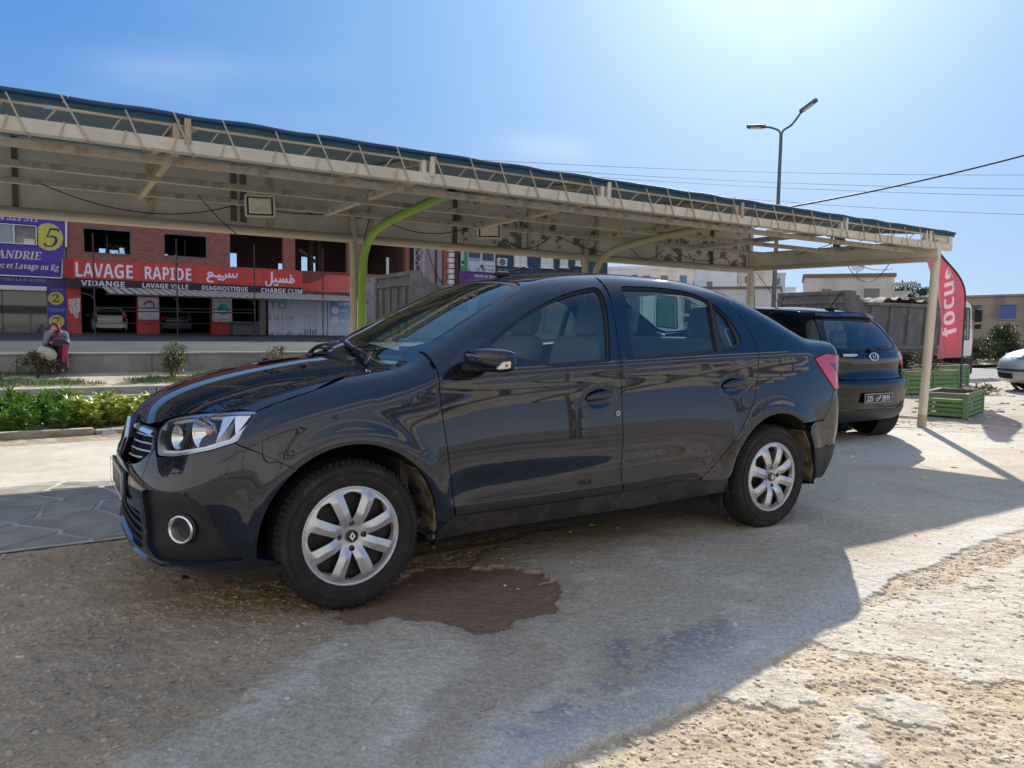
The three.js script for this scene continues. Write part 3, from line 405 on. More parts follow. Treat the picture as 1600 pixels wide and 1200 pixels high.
  const rd = both('rear_door', [P(SECT, [...railB, ...rearS, ...sec([[1.868, 0.352]]), ...bS.slice().reverse()], { holes: [sec(winR.concat([winR[0]])).slice(0, -1)], du: 0.016, dv: 0.018 })], paint);
  for (const k of [0, 1]) { // windows, rubbers, handles and locks on each door
    const fl = g => k ? flipZ(g) : g, D = fd[k], R = rd[k], pn = (proj, pts, o) => fl(panel(sedan, proj, pts, o));
    part('window_glass', pn(PROJ.side, inset(winF, 0.004), { off: -0.016, hem: 0 }), carGlass, D);
    part('window_seal', [pn(PROJ.side, winF, { holes: [inset(winF, 0.016)], off: -0.007, hem: 0.012 }), ], blackTrim, D);
    part('mirror_base', pn(PROJ.side, poly([[0.468, 1.010, 0.03], [0.560, 1.085, 0.05], [0.655, 1.128, 0.01], [0.715, 1.118, 0.01], [0.66, 0.985, 0.04], [0.590, 0.945, 0.04], [0.49, 0.955, 0.03]]), { off: 0.004, hem: 0.01 }), gloss, D);
    const qd = [[2.203, 1.372], [2.232, 1.357], [2.208, 1.060], [2.167, 1.058]];
    part('window_glass', pn(PROJ.side, inset(winR, 0.004), { off: -0.016, hem: 0 }), carGlass, R);
    part('window_seal', [pn(PROJ.side, winR, { holes: [inset(winR, 0.016)], off: -0.007, hem: 0.012 }), pn(PROJ.side, poly([[2.248, 1.345], [2.345, 1.235], [2.400, 1.115, 0.05], [2.34, 1.078], [2.355, 1.14, 0.03], [2.31, 1.245]]), { off: -0.006, hem: 0.01 }), pn(PROJ.side, [[1.575, 1.405], [1.86, 1.421], [2.10, 1.402], [2.20, 1.36], [2.10, 1.378], [1.86, 1.398], [1.60, 1.392]], { off: -0.010, hem: 0.01 })], blackTrim, R);
    part('window_divider', pn(PROJ.side, qd, { off: 0.001, hem: 0.02 }), blackTrim, R);
    part('side_moulding', pn(PROJ.side, [[0.482, 0.338], [0.939, 0.335], [1.455, 0.342], [1.455, 0.378], [0.939, 0.372], [0.476, 0.374]], { off: 0.006, hem: 0.02 }), blackTrim, D);
    part('side_moulding', pn(PROJ.side, [[1.465, 0.342], [1.868, 0.362], [2.03, 0.370], [1.98, 0.392], [1.868, 0.392], [1.465, 0.378]], { off: 0.006, hem: 0.02 }), blackTrim, R);
    for (const [door, hx, hy, ang] of [[D, 1.308, 0.832, 0.12], [R, 2.27, 0.868, 0.14]]) { // pull handle over a scooped oval
      const cz = (sedan.cast(...PROJ.side(hx, hy))).z, s = k ? -1 : 1;
      const hb = new THREE.SphereGeometry(1, 32, 16); hb.scale(0.092, 0.022, 0.016); spin(hb, 0, 0, ang); mv(hb, hx + 0.004, hy + 0.010, cz + 0.011);
      const cl = g => k ? flipZ(g) : g; part('door_handle', cl(hb), paint, door);
    }
    const lz = sedan.cast(...PROJ.side(1.413, 0.752)).z, lk = new THREE.CylinderGeometry(0.013, 0.013, 0.012, 20); lk.rotateX(Math.PI / 2); mv(lk, 1.413, 0.752, lz + 0.002); const l2 = new THREE.CylinderGeometry(0.005, 0.005, 0.004, 12); l2.rotateX(Math.PI / 2); mv(l2, 1.413, 0.752, lz + 0.0095);
    const lock = part('door_lock', k ? flipZ(lk) : lk, satin, D); part('keyhole', k ? flipZ(l2) : l2, darkCave, lock);
  }
  // quarter panel with the rear pillar, up to the roof cut
  const rArch = wheelHole(2.634, 0.385, 180 + 3, 14, 34).map(p => p);
  const cT = secT([[3.0, 0.575], [3.12, 0.60], [3.25, 0.60], [3.36, 0.585]]);
  const quarter = [...railC.slice(0, -3), ...cT, ...sec([[3.375, 1.045], [3.289, 1.034], [3.161, 1.046], [3.028, 1.018], [3.106, 0.935], [3.224, 0.815], [3.16, 0.70], [3.085, 0.632], [2.99, 0.628], ...wheelHole(2.634, 0.385, 55, 172, 30), [2.235, 0.345], [2.18, 0.335], [2.032, 0.345]]), ...rearS.slice().reverse()];
  both('quarter_panel', [P(SECT, quarter, { du: 0.022, dv: 0.025 })], paint);
  // roof with windscreen pillars
  const wsEdgeT = [[0.268, 0.655], [0.34, 0.640], [0.45, 0.620], [0.60, 0.596], [0.75, 0.572], [0.88, 0.548], [0.985, 0.525], [1.035, 0.49], [1.06, 0.40], [1.05, 0.2], [1.045, 0]];
  const bl = [[2.46, 0], [2.455, 0.25], [2.44, 0.42], [2.46, 0.47], [2.6, 0.50], [2.8, 0.535], [2.98, 0.57], [3.03, 0.54], [3.06, 0.3], [3.07, 0]];
  {
    const up = secT(wsEdgeT), rr = secT(bl.slice(0, 7).concat([[2.98, 0.57]]));
    const loop = [...topA, ...railB.slice(1), ...railC.slice(1, -3), ...rr.reverse(), ...up.slice().reverse()];
    const h = panel(sedan, SECT, loop, { both: true, du: 0.03, dv: 0.03, hem: 0.015 });
    part('roof', h, paint, car);
  }
  // windscreen and rear window, in one piece each
  const full = pts => [...pts, ...pts.slice().reverse().map(p => [p[0], -p[1]])];
  const wsBase = [[0.155, 0], [0.16, 0.2], [0.185, 0.42], [0.225, 0.58], [0.262, 0.648]];
  const wsTop = wsEdgeT.slice(1, 11).map(p => [p[0], Math.max(0, p[1] - 0.004)]);
  const ws = full([...wsBase, ...wsTop].filter(p => p[1] > 0)), topZ = (u, v) => [V3(u, 1.9, v), V3(0, -1, 0)];
  const wsP = part('windscreen', panel(sedan, topZ, ws, { off: -0.005, hem: 0 }), carGlass, car);
  part('windscreen_seal', panel(sedan, topZ, ws, { holes: [full([[0.20, 0.30], [0.215, 0.42], [0.255, 0.56], [0.30, 0.617], [0.45, 0.595], [0.60, 0.572], [0.75, 0.548], [0.88, 0.524], [0.965, 0.498], [1.008, 0.46], [1.022, 0.3], [1.02, 0.1]])], off: -0.0035, hem: 0 }), blackTrim, wsP);
  const rwin = full(bl.slice(1, 9)); const rw = part('rear_window', panel(sedan, topZ, rwin, { off: -0.004, hem: 0 }), carGlass, car);
  part('rear_window_seal', panel(sedan, topZ, rwin, { holes: [full([[2.49, 0.2], [2.485, 0.40], [2.62, 0.465], [2.95, 0.525], [3.01, 0.49], [3.03, 0.2]])], off: -0.0065, hem: 0 }), blackTrim, rw);
  // bonnet
  const seamZ = (x, y) => sedan.cast(...PROJ.side(x, y)).z;
  const hoodT = [[-0.705, 0.16], [-0.690, 0.27], [-0.660, 0.36], [-0.628, 0.405], [-0.56, 0.497], [-0.497, 0.577], [-0.43, 0.667], ...[[-0.365, 0.836], [-0.284, 0.867], [-0.131, 0.912], [0.033, 0.964], [0.154, 1.012], [0.215, 1.031]].map(p => [p[0], seamZ(...p) + 0.0005]), [0.205, 0.62], [0.17, 0.55], [0.12, 0.40], [0.10, 0.2]];
  const hood = part('bonnet', panel(sedan, topZ, full(hoodT), { gap: 0.002, du: 0.03, dv: 0.03 }), paint, car);
  for (const z of [0.34, -0.34]) { const p = sedan.cast(...topZ(-0.05, z)); part('washer_jet', rbox(0.03, 0.014, 0.024, 0.005, p.x, p.y + 0.005, p.z), blackTrim, hood); }
  part('cowl_panel', panel(sedan, topZ, full([[0.085, 0.2], [0.11, 0.40], [0.16, 0.55], [0.21, 0.685], [0.30, 0.665], [0.235, 0.56], [0.195, 0.42], [0.17, 0.2]]), { off: -0.014, hem: 0.02 }), blackTrim, car);
  for (const [z0, z1] of [[-0.02, -0.60], [0.50, -0.04]]) { // wipers
    const a = sedan.cast(...topZ(0.20, z0)), b = sedan.cast(...topZ(0.27, z1)), m = sedan.cast(...topZ(0.225, (z0 + z1) / 2));
    const w = part('wiper', [tube([[a.x - 0.04, a.y + 0.0, a.z + 0.05], [a.x, a.y + 0.028, a.z], [m.x, m.y + 0.026, m.z], [b.x, b.y + 0.018, b.z]], 0.008, 24, 6)], blackTrim, car);
    part('wiper_blade', tube([[m.x + 0.01, m.y + 0.016, m.z + 0.27 * Math.sign(z0 - z1)], [m.x + 0.005, m.y + 0.016, m.z], [b.x + 0.02, b.y + 0.012, b.z - 0.02 * Math.sign(z0 - z1)]], 0.006, 20, 6), blackTrim, w);
  }
  part('boot_lid', [panel(sedan, topZ, full([[3.08, 0.3], [3.05, 0.55], [3.10, 0.60], [3.30, 0.60], [3.44, 0.57], [3.47, 0.3]]), { gap: 0.002 }), panel(sedan, rearView(4.2), full([[0.3, 1.10], [0.6, 1.08], [0.60, 0.86], [0.5, 0.74], [0.3, 0.70]].map(p => [p[1], p[0]])).map(p => [p[1], p[0]]), { gap: 0.002 })], paint, car);
  // bumpers
  const W = (u, v) => PROJ.wrap(u, v), sideToWrap = (x, y) => { const p = sedan.cast(...PROJ.side(x, y)); return [Math.atan2(p.z, 0.25 - p.x), y]; };
  const bSeamF = [[-0.452, 0.722], [-0.360, 0.678], [-0.236, 0.612]].map(p => sideToWrap(...p)); // lamp corner to arch
  const archF = wheelHole(0, 0.385, 128.5, 186, 16).map(p => sideToWrap(...p));
  const grilleHole = poly([[-0.385, 0.728, 0.02], [0.385, 0.728, 0.02], [0.402, 0.70, 0.02], [0.435, 0.655, 0.02], [0.36, 0.602, 0.05], [0.22, 0.582, 0.05], [-0.22, 0.582, 0.05], [-0.36, 0.602, 0.05], [-0.435, 0.655, 0.02], [-0.402, 0.70, 0.02]]);
  const lowHole = poly([[-0.40, 0.415, 0.03], [0.40, 0.415, 0.03], [0.42, 0.262, 0.03], [-0.42, 0.262, 0.03]]);
  const half = [[0.0, 0.745], [0.38, 0.742], [0.408, 0.733], [0.438, 0.690], [0.486, 0.644], [0.581, 0.651], [0.762, 0.691], [0.845, 0.722], ...bSeamF.slice(1), ...archF, [1.02, 0.215], [0.9, 0.205], [0.0, 0.205]];
  const bump = [...half.slice(1, -1), ...half.slice(1, -1).reverse().map(p => [-p[0], p[1]])];
  const fogHoleAt = s => poly([[s * 0.445, 0.515, 0.02], [s * 0.68, 0.532, 0.05], [s * 0.755, 0.492, 0.06], [s * 0.815, 0.335, 0.02], [s * 0.875, 0.268, 0.01], [s * 0.52, 0.245, 0.02], [s * 0.462, 0.285, 0.02]]);
  const fogHole = fogHoleAt(1), fogHoleR = fogHoleAt(-1);
  const fb = part('front_bumper', panel(sedan, W, bump, { holes: [grilleHole, lowHole, fogHole, fogHoleR], du: 0.025, dv: 0.02, hem: 0.03 }), paint, car);
  part('fog_lamp_surround', [panel(sedan, W, fogHole, { off: -0.022, hem: 0.02 }), flipZ(panel(sedan, W, fogHole, { off: -0.022, hem: 0.02 }))], blackTrim, fb);
  part('lower_grille', [panel(sedan, W, lowHole, { off: -0.05, hem: 0 }), ...[0.275, 0.31, 0.345, 0.378].map(y => strip(sedan, W, [[-0.43, y], [0, y], [0.43, y]], 0.012, -0.018, { hem: 0.02 }))], blackTrim, fb);
  part('front_lip', panel(sedan, W, [[-1.03, 0.236], [-0.5, 0.222], [0, 0.22], [0.5, 0.222], [1.03, 0.236], [1.04, 0.196], [0.5, 0.170], [0, 0.168], [-0.5, 0.170], [-1.04, 0.196]], { off: 0.016, hem: 0.05 }), gloss, fb);
  const gr = part('grille', panel(sedan, W, grilleHole, { off: -0.055, hem: 0 }), darkCave, car);
  for (const y of [0.612, 0.642, 0.671, 0.700]) for (const s of [-1, 1]) part('grille_slat', strip(sedan, W, [[s * 0.12, y], [s * 0.25, y + 0.004], [s * (y < 0.62 ? 0.34 : 0.41), y + 0.012]], 0.006, -0.016, { hem: 0.02 }), satin, gr);
  part('grille_bar', strip(sedan, W, [[-0.37, 0.726], [0, 0.73], [0.37, 0.726]], 0.016, 0.004, { hem: 0.03 }), chrome, gr);
  { // silver diamond badge on the nose
    const o = [[0, 0.085], [0.055, 0], [0, -0.085], [-0.055, 0]], i = [[0, 0.050], [0.020, 0.004], [0, -0.050], [-0.020, -0.004]];
    const p = sedan.cast(...PROJ.front(0, 0.672)), put = (g, dx) => { spin(g, 0, -Math.PI / 2, 0); spin(g, 0, 0, -0.24); return mv(g, p.x + dx, 0.672, 0); };
    part('badge', put(ext(o, 0.010, [i], 0.003), -0.002), chrome, car); part('badge_mount', put(ext([[0, 0.10], [0.075, 0], [0, -0.10], [-0.075, 0]], 0.02, [], 0.004), 0.022), gloss, car);
  }
  { // front number plate, seen edge-on
    const p = sedan.cast(...PROJ.front(0, 0.49)); p.x += 0.008; const pl = part('number_plate', rbox(0.012, 0.12, 0.52, 0.004, p.x - 0.006, 0.49, 0), plateBlack, car);
    part('plate_border', [bb(p.x - 0.0215, p.x - 0.020, 0.541, 0.547, -0.255, 0.255), bb(p.x - 0.0215, p.x - 0.020, 0.433, 0.439, -0.255, 0.255), bb(p.x - 0.0215, p.x - 0.020, 0.439, 0.541, 0.249, 0.255), bb(p.x - 0.0215, p.x - 0.020, 0.439, 0.541, -0.255, -0.249)], plateWhite, pl);
  }
  // fog lamps: chrome ring round a dark lens
  for (const s of [1, -1]) {
    const [o, d] = W(s * 0.662, 0.387), p = sedan.cast(o, d), n = sedan.normal(p), q = new THREE.Quaternion().setFromUnitVectors(V3(0, 0, 1), V3(-0.74, 0.0, s * 0.67).normalize()), put = g => { g.applyQuaternion(q); g.translate(p.x, p.y, p.z); return g; };
    const ring = new THREE.LatheGeometry([[0.040, -0.03], [0.044, 0.0], [0.047, 0.007], [0.052, 0.009], [0.057, 0.004], [0.058, -0.012]].map(a => new THREE.Vector2(a[0], a[1])), 40); ring.rotateX(Math.PI / 2);
    const fl = part('fog_lamp', put(ring), chrome, car); const bowl = lathe([[0.0, -0.040], [0.025, -0.037], [0.041, -0.022]], 32); bowl.rotateX(Math.PI / 2); part('reflector', put(bowl), mat(0.10, 0.07, 0.04, 0.25, 0.8), fl);
    const ln = new THREE.CircleGeometry(0.042, 32); ln.translate(0, 0, -0.012); part('lens', put(ln), lensGlass, fl);
  }
  // headlamps
  { // outline about the front axle: the lamp reaches round from the wing to the grille
    const o = [[0.438, 0.700], [0.411, 0.742], [0.431, 0.780], [0.545, 0.803], [0.662, 0.818], [0.78, 0.830], [0.889, 0.837], [0.906, 0.826], [0.877, 0.770], [0.851, 0.728], [0.762, 0.696], [0.66, 0.671], [0.581, 0.656], [0.488, 0.650]];
    const outl = poly(o.map((p, i) => [p[0], p[1], 0.012]), 3);
    for (const k of [0, 1]) {
      const fl = g => k ? flipZ(g) : g; const lamp = part('headlight', fl(panel(sedan, W, outl, { off: -0.075, hem: 0 })), blackTrim, car);
      const rim = fl(panel(sedan, W, outl, { holes: [inset(outl, 0.010)], off: -0.006, hem: 0.07 })); part('bezel', rim, satin, lamp);
      part('lens', fl(panel(sedan, W, inset(outl, 0.002), { off: 0.002, hem: 0 })), lensGlass, lamp);
      const at = (u, v, dep) => { const [a, d] = W(u, v); return sedan.cast(a, d).addScaledVector(d, dep); };
      const bowlAt = (u, v, r, dep, n) => { const p = at(u, v, dep), b = lathe([[0.003, -r * 0.75], [r * 0.4, -r * 0.66], [r * 0.75, -r * 0.38], [r, 0], [r * 1.06, 0.002]], 36); b.applyQuaternion(new THREE.Quaternion().setFromUnitVectors(V3(0, 1, 0), V3(...n).normalize())); b.translate(p.x, p.y, p.z); return fl(b); };
      part('reflector', bowlAt(0.665, 0.745, 0.066, 0.050, [-0.85, 0.05, 0.50]), chrome, lamp); part('reflector', bowlAt(0.515, 0.715, 0.046, 0.045, [-0.95, 0.05, 0.30]), chrome, lamp);
      // faceted chrome side reflector and the clear light guide along the upper edge
      const fan = [[0.735, 0.815], [0.745, 0.705], [0.80, 0.815], [0.815, 0.735], [0.868, 0.822]], tri = [];
      for (let i = 0; i + 2 < fan.length; i++) { const a = at(...fan[i], 0.02 + (i % 2) * 0.02), b = at(...fan[i + 1], 0.05 - (i % 2) * 0.02), c = at(...fan[i + 2], 0.02); tri.push(a.x, a.y, a.z, b.x, b.y, b.z, c.x, c.y, c.z); }
      const fg = new THREE.BufferGeometry(); fg.setAttribute('position', new THREE.BufferAttribute(new Float32Array(tri), 3)); fg.computeVertexNormals(); part('side_reflector', fl(fg), chrome, lamp);
      for (const [ln, w, of] of [[[[0.46, 0.776], [0.60, 0.800], [0.75, 0.815], [0.87, 0.826]], 0.014, -0.016], [[[0.50, 0.662], [0.60, 0.670], [0.72, 0.695], [0.82, 0.728], [0.868, 0.78]], 0.013, -0.018]]) part('light_guide', fl(strip(sedan, W, ln, w, of, { hem: 0.012 })), mat(0.85, 0.86, 0.88, 0.2, 0.2), lamp);
      const bulb = at(0.665, 0.745, 0.075); const bg = new THREE.SphereGeometry(0.014, 12, 8); bg.translate(bulb.x, bulb.y, bulb.z); part('bulb', fl(bg), phys({ color: C(0.8, 0.35, 0.15), roughness: 0.1 }), lamp);
      part('lamp_divider', fl(strip(sedan, W, [[0.575, 0.795], [0.58, 0.74], [0.59, 0.672]], 0.018, -0.03, { hem: 0.03 })), blackTrim, lamp);
    }
  }
  // rear bumper and lamps
  const RW = rearWrap(2.7, 1.3), sRW = (x, y) => { const p = sedan.cast(...PROJ.side(x, y)); return [Math.atan2(p.z, p.x - 2.7), y]; };
  const rSeam = [[3.224, 0.812], [3.16, 0.70], [3.085, 0.628], [2.99, 0.626], [2.93, 0.60]].map(p => sRW(...p)), rArchW = wheelHole(2.634, 0.385, 40, -14, 14).map(p => sRW(...p));
  const rb = [[0.30, 0.80], ...rSeam, ...rArchW, sRW(3.05, 0.30)[0] ? sRW(3.05, 0.255) : 0, [0.6, 0.235], [0.3, 0.23]].filter(p => p);
  const rbump = part('rear_bumper', panel(sedan, RW, [...rb, ...rb.slice().reverse().map(p => [-p[0], p[1]])], { gap: 0.002, hem: 0.03 }), paint, car);
  { const v = [[0.2, 0.43], [0.7, 0.45], [0.95, 0.455], sRW(2.985, 0.455), sRW(3.01, 0.36), sRW(3.05, 0.26), [0.6, 0.22], [0.2, 0.22]]; part('bumper_valance', panel(sedan, RW, [...v, ...v.slice().reverse().map(p => [-p[0], p[1]])], { off: 0.005, hem: 0.02 }), blackTrim, rbump); }
  const tlSide = [[3.030, 1.016], [3.161, 1.044], [3.27, 1.032]].map(p => sRW(...p)), tlLow = [[3.226, 0.818], [3.106, 0.935]].map(p => sRW(...p));
  { const o = [...tlSide, [0.50, 1.03], [0.47, 0.96], [0.56, 0.88], [0.70, 0.82], ...tlLow]; const outl = poly(o.map(p => [p[0], p[1], 0.012]), 3), inn = poly([[1.02, 0.985, 0.02], [0.80, 0.985, 0.03], [0.66, 0.93, 0.03], [0.76, 0.845, 0.02], [0.86, 0.86, 0.02]]);
    for (const k of [0, 1]) { const fl = g => k ? flipZ(g) : g; const t = part('tail_light', fl(panel(sedan, RW, outl, { off: 0.006, hem: 0.03 })), redLens, car); part('lens', fl(panel(sedan, RW, inn, { off: 0.0085, hem: 0 })), redDark, t); } }
  // mirrors
  for (const k of [0, 1]) {
    const fl = g => k ? flipZ(g) : g; const prof = [[0.502, 1.012], [0.528, 1.072], [0.585, 1.094], [0.66, 1.088], [0.698, 1.05], [0.70, 0.996], [0.60, 0.984], [0.52, 0.990]];
    const g = new THREE.SphereGeometry(1, 40, 28), p = g.attributes.position;
    for (let i = 0; i < p.count; i++) { let x = p.getX(i), y = p.getY(i), z = p.getZ(i); const e = 0.55; x = Math.sign(x) * Math.pow(Math.abs(x), e + 0.15); y = Math.sign(y) * Math.pow(Math.abs(y), e); z = Math.sign(z) * Math.pow(Math.abs(z), e + 0.1); const back = x > 0.62; p.setXYZ(i, 0.60 + 0.098 * (back ? 0.72 + (x - 0.62) * 0.3 : x) + 0.012 * z, 1.040 + 0.052 * y * (1 - 0.10 * (0.5 - x / 2)) - 0.006 * x, 0.918 + 0.098 * z); }
    g.computeVertexNormals(); const m = part('mirror_cap', fl(g), paint, car);
    const sh = new THREE.SphereGeometry(1, 32, 20), q = sh.attributes.position; for (let i = 0; i < q.count; i++) { let x = q.getX(i), y = q.getY(i), z = q.getZ(i); x = Math.sign(x) * Math.pow(Math.abs(x), 0.6); y = Math.sign(y) * Math.pow(Math.abs(y), 0.55); z = Math.sign(z) * Math.pow(Math.abs(z), 0.65); q.setXYZ(i, 0.632 + 0.060 * x, 1.026 + 0.046 * y, 0.918 + 0.1005 * z); } sh.computeVertexNormals();
    part('mirror_shell', fl(sh), blackTrim, m); part('mirror_arm', [fl(bar([0.56, 0.995, 0.78], [0.585, 1.0, 0.88], 0.075, 0.035, 0.01))], blackTrim, m);
    part('mirror_glass', fl(rbox(0.006, 0.070, 0.145, 0.003, 0.687, 1.032, 0.918)), mat(0.7, 0.72, 0.74, 0.02, 1), m);
    const tl = ext(poly([[0.582, 1.000, 0.006], [0.640, 1.004, 0.006], [0.644, 1.030, 0.006], [0.606, 1.026, 0.006]]), 0.012, [], 0.003); mv(tl, 0, 0, 1.006); part('turn_signal', fl(tl), mat(0.75, 0.72, 0.68, 0.25), m); const bd = new THREE.SphereGeometry(0.007, 10, 8); bd.translate(0.622, 1.014, 1.021); part('bulb', fl(bd), mat(0.45, 0.12, 0.03, 0.3), m);
  }
  // sills, arch liners, mud, underbody
  for (const k of [0, 1]) { const fl = g => k ? flipZ(g) : g;
    part('sill', fl(panel(sedan, PROJ.side, [[0.345, 0.262], [0.482, 0.330], [0.939, 0.327], [1.455, 0.333], [1.868, 0.352], [2.032, 0.360], [2.235, 0.345], [2.262, 0.255], [1.6, 0.232], [0.8, 0.235], [0.36, 0.232]], { off: -0.008, hem: 0.05 })), worn([0.020, 0.019, 0.019], [0.050, 0.042, 0.034], 0.40, 0.75, 10, 0.9, 0.6), car);
    const flap = (cx, a0, a1, r) => { const pts = []; for (let i = 0; i <= 14; i++) { const a = lerp(a0, a1, i / 14) * RAD; pts.push([cx + r * Math.cos(a), 0.31 + r * Math.sin(a)]); } const out = []; for (let i = 14; i >= 0; i--) { const a = lerp(a0, a1, i / 14) * RAD; out.push([cx + (r + 0.012) * Math.cos(a), 0.31 + (r + 0.012) * Math.sin(a)]); } const g = ext(pts.concat(out), 0.20); mv(g, 0, 0, 0.625); return fl(g); };
    for (const cx of [0, 2.634]) { const pts = [], out = []; for (let i = 0; i <= 26; i++) { const a = lerp(192, -12, i / 26) * RAD; pts.push([cx + 0.392 * Math.cos(a), 0.31 + 0.392 * Math.sin(a)]); out.unshift([cx + 0.400 * Math.cos(a), 0.31 + 0.400 * Math.sin(a)]); } part('arch_liner', fl(mv(ext(pts.concat(out), 0.46), 0, 0, 0.375)), darkCave, car); part('arch_wall', fl(mv(ext(pts, 0.01), 0, 0, 0.36)), darkCave, car); part('mud_guard', flap(cx, 42, -10, 0.376), mudBrown, car); }
    part('splash_flap', fl(bb(2.225, 2.235, 0.175, 0.27, 0.66, 0.80)), rubber, car);
  }
  part('underbody', [bb(-0.62, 3.25, 0.17, 0.26, -0.62, 0.62), bb(0.42, 2.2, 0.19, 0.30, -0.74, 0.74)], darkCave, car);
  { const p = sedan.cast(...topZ(1.22, 0)); part('aerial_base', [rbox(0.09, 0.03, 0.05, 0.012, p.x, p.y + 0.012, 0), rod([p.x + 0.01, p.y + 0.02, 0], [p.x + 0.16, p.y + 0.062, 0], 0.006, 8)], rubber, car); }
  // wheels
  const rimPart = s => { // wheel cover: eight flared spokes with a raised crease
    const R = 0.203, sp = [], face = (r, th) => { const k = ((th / (Math.PI / 4) % 1) + 1) % 1, c = Math.abs(k - 0.5) * 2; const t = r / R; return 0.012 * (1 - t * t) - 0.018 * sstep(0.55, 0.1, t) + 0.022 * (1 - c) * sstep(0.18, 0.5, t) * sstep(1.02, 0.8, t); };
    const body = new Body((x, y, z) => z - face(Math.hypot(x, y), Math.atan2(y, x) + Math.PI / 8 * 0));
    body.e = 0.0007; const holes = []; for (let i = 0; i < 8; i++) { const a = i * Math.PI / 4, rot = (r, d) => [r * Math.cos(a + d), r * Math.sin(a + d)]; holes.push(poly([[...rot(0.064, 0), 0.006], [...rot(0.181, 0.232), 0.008], [...rot(0.1855, 0.11), 0.02], [...rot(0.187, 0), 0.02], [...rot(0.1855, -0.11), 0.02], [...rot(0.181, -0.232), 0.008]], 4)); }
    for (let i = 0; i < 4; i++) holes.push(arcPts(0.052 * Math.cos(i * Math.PI / 2), 0.052 * Math.sin(i * Math.PI / 2), 0.0125, 0, 345, 12));
    return panel(body, (u, v) => [V3(u, v, 0.2), V3(0, 0, -1)], arcPts(0, 0, R, 0, 357, 90), { holes, du: 0.005, dv: 0.006, hem: 0.022 });
  };
  const cover = rimPart(); let wheel0 = null;
  const tyreProf = [[0.205, 0.066], [0.212, 0.080], [0.225, 0.088], [0.250, 0.0925], [0.274, 0.089], [0.279, 0.0915], [0.290, 0.084], [0.299, 0.072], [0.3055, 0.058], [0.3095, 0.030], [0.3105, 0], [0.3095, -0.030], [0.3055, -0.058], [0.299, -0.072], [0.290, -0.084], [0.25, -0.0925], [0.225, -0.088], [0.205, -0.066]];
  const tyreG = []; { const g = lathe(tyreProf, 96); g.rotateX(Math.PI / 2); tyreG.push(g);
    for (let i = 0; i < 72; i++) { const a = i / 72 * Math.PI * 2; for (const s of [-1, 1]) { const b = new THREE.BoxGeometry(0.013, 0.010, 0.034); b.rotateX(s * 0.62); b.translate(0, 0.3005, s * 0.066); b.rotateZ(a + s * 0.02); tyreG.push(uvBox(b)); const c = new THREE.BoxGeometry(0.016, 0.008, 0.036); c.rotateY(s * 0.5); c.translate(0, 0.3073, s * 0.026); c.rotateZ(a); tyreG.push(uvBox(c)); } }
    for (const r of [0.231, 0.262, 0.268]) { const t = new THREE.TorusGeometry(r, 0.0022, 5, 80); t.translate(0, 0, r < 0.24 ? 0.0895 : 0.0915); tyreG.push(t); } }
  const tyreAll = join(tyreG);
  const addWheel = (x, s, turn) => {
    const w = new THREE.Group(); w.name = 'wheel'; w.position.set(x, 0.3085, s * 0.745); w.rotation.set(0, s > 0 ? 0 : Math.PI, 0); car.add(w); const inner = turn;
    const rot = g => { g = g.clone(); g.rotateZ(inner); return g; };
    part('tyre', rot(tyreAll), tyreMat, w); part('wheel_cover', mv(rot(cover), 0, 0, 0.078), coverMat, w);
    const disc = new THREE.CylinderGeometry(0.204, 0.204, 0.01, 48); disc.rotateX(Math.PI / 2); disc.translate(0, 0, 0.038); const lip = new THREE.TorusGeometry(0.204, 0.006, 8, 64); lip.translate(0, 0, 0.078);
    part('rim', [disc], mat(0.02, 0.02, 0.021, 0.5, 0.3), w); part('rim_edge', lip, coverMat, w);
    const cap = new THREE.CylinderGeometry(0.026, 0.027, 0.012, 32); cap.rotateX(Math.PI / 2); cap.translate(0, 0, 0.079); part('centre_cap', cap, gloss, w);
    const em = ext([[0, 0.019], [0.013, 0], [0, -0.019], [-0.013, 0]], 0.002, [[[0, 0.0105], [0.0045, 0.0008], [0, -0.0105], [-0.0045, -0.0008]]]); em.rotateZ(0); mv(em, 0, 0, 0.0855); part('emblem', em, plateWhite, w);
    const nuts = []; for (let i = 0; i < 4; i++) { const n = new THREE.CylinderGeometry(0.009, 0.009, 0.02, 6); n.rotateX(Math.PI / 2); n.translate(0.052 * Math.cos(i * Math.PI / 2), 0.052 * Math.sin(i * Math.PI / 2), 0.060); n.rotateZ(inner); nuts.push(n); } part('wheel_nut', nuts, mat(0.1, 0.1, 0.1, 0.4, 0.8), w);
  };
  addWheel(0, 1, 0); addWheel(2.634, 1, 0.10); addWheel(0, -1, 0.3); addWheel(2.634, -1, 0.2);
  // cabin
  const dash = part('dashboard', [rbox(0.46, 0.20, 1.36, 0.06, 0.60, 0.905, 0), rbox(0.34, 0.10, 1.30, 0.04, 0.42, 0.955, 0), rbox(0.7, 0.16, 0.20, 0.04, 0.95, 0.56, 0)], cabinGrey, car);
  const sw = new THREE.Group(); sw.name = 'steering_wheel'; sw.position.set(0.93, 0.93, 0.36); sw.rotation.z = 0.42; car.add(sw); const tr = new THREE.TorusGeometry(0.185, 0.015, 10, 40); tr.rotateY(Math.PI / 2); part('rim', tr, rubber, sw); part('hub', [rbox(0.04, 0.10, 0.12, 0.015), box(0.02, 0.03, 0.34), rod([0, 0, 0], [-0.25, 0, 0], 0.03)], rubber, sw);
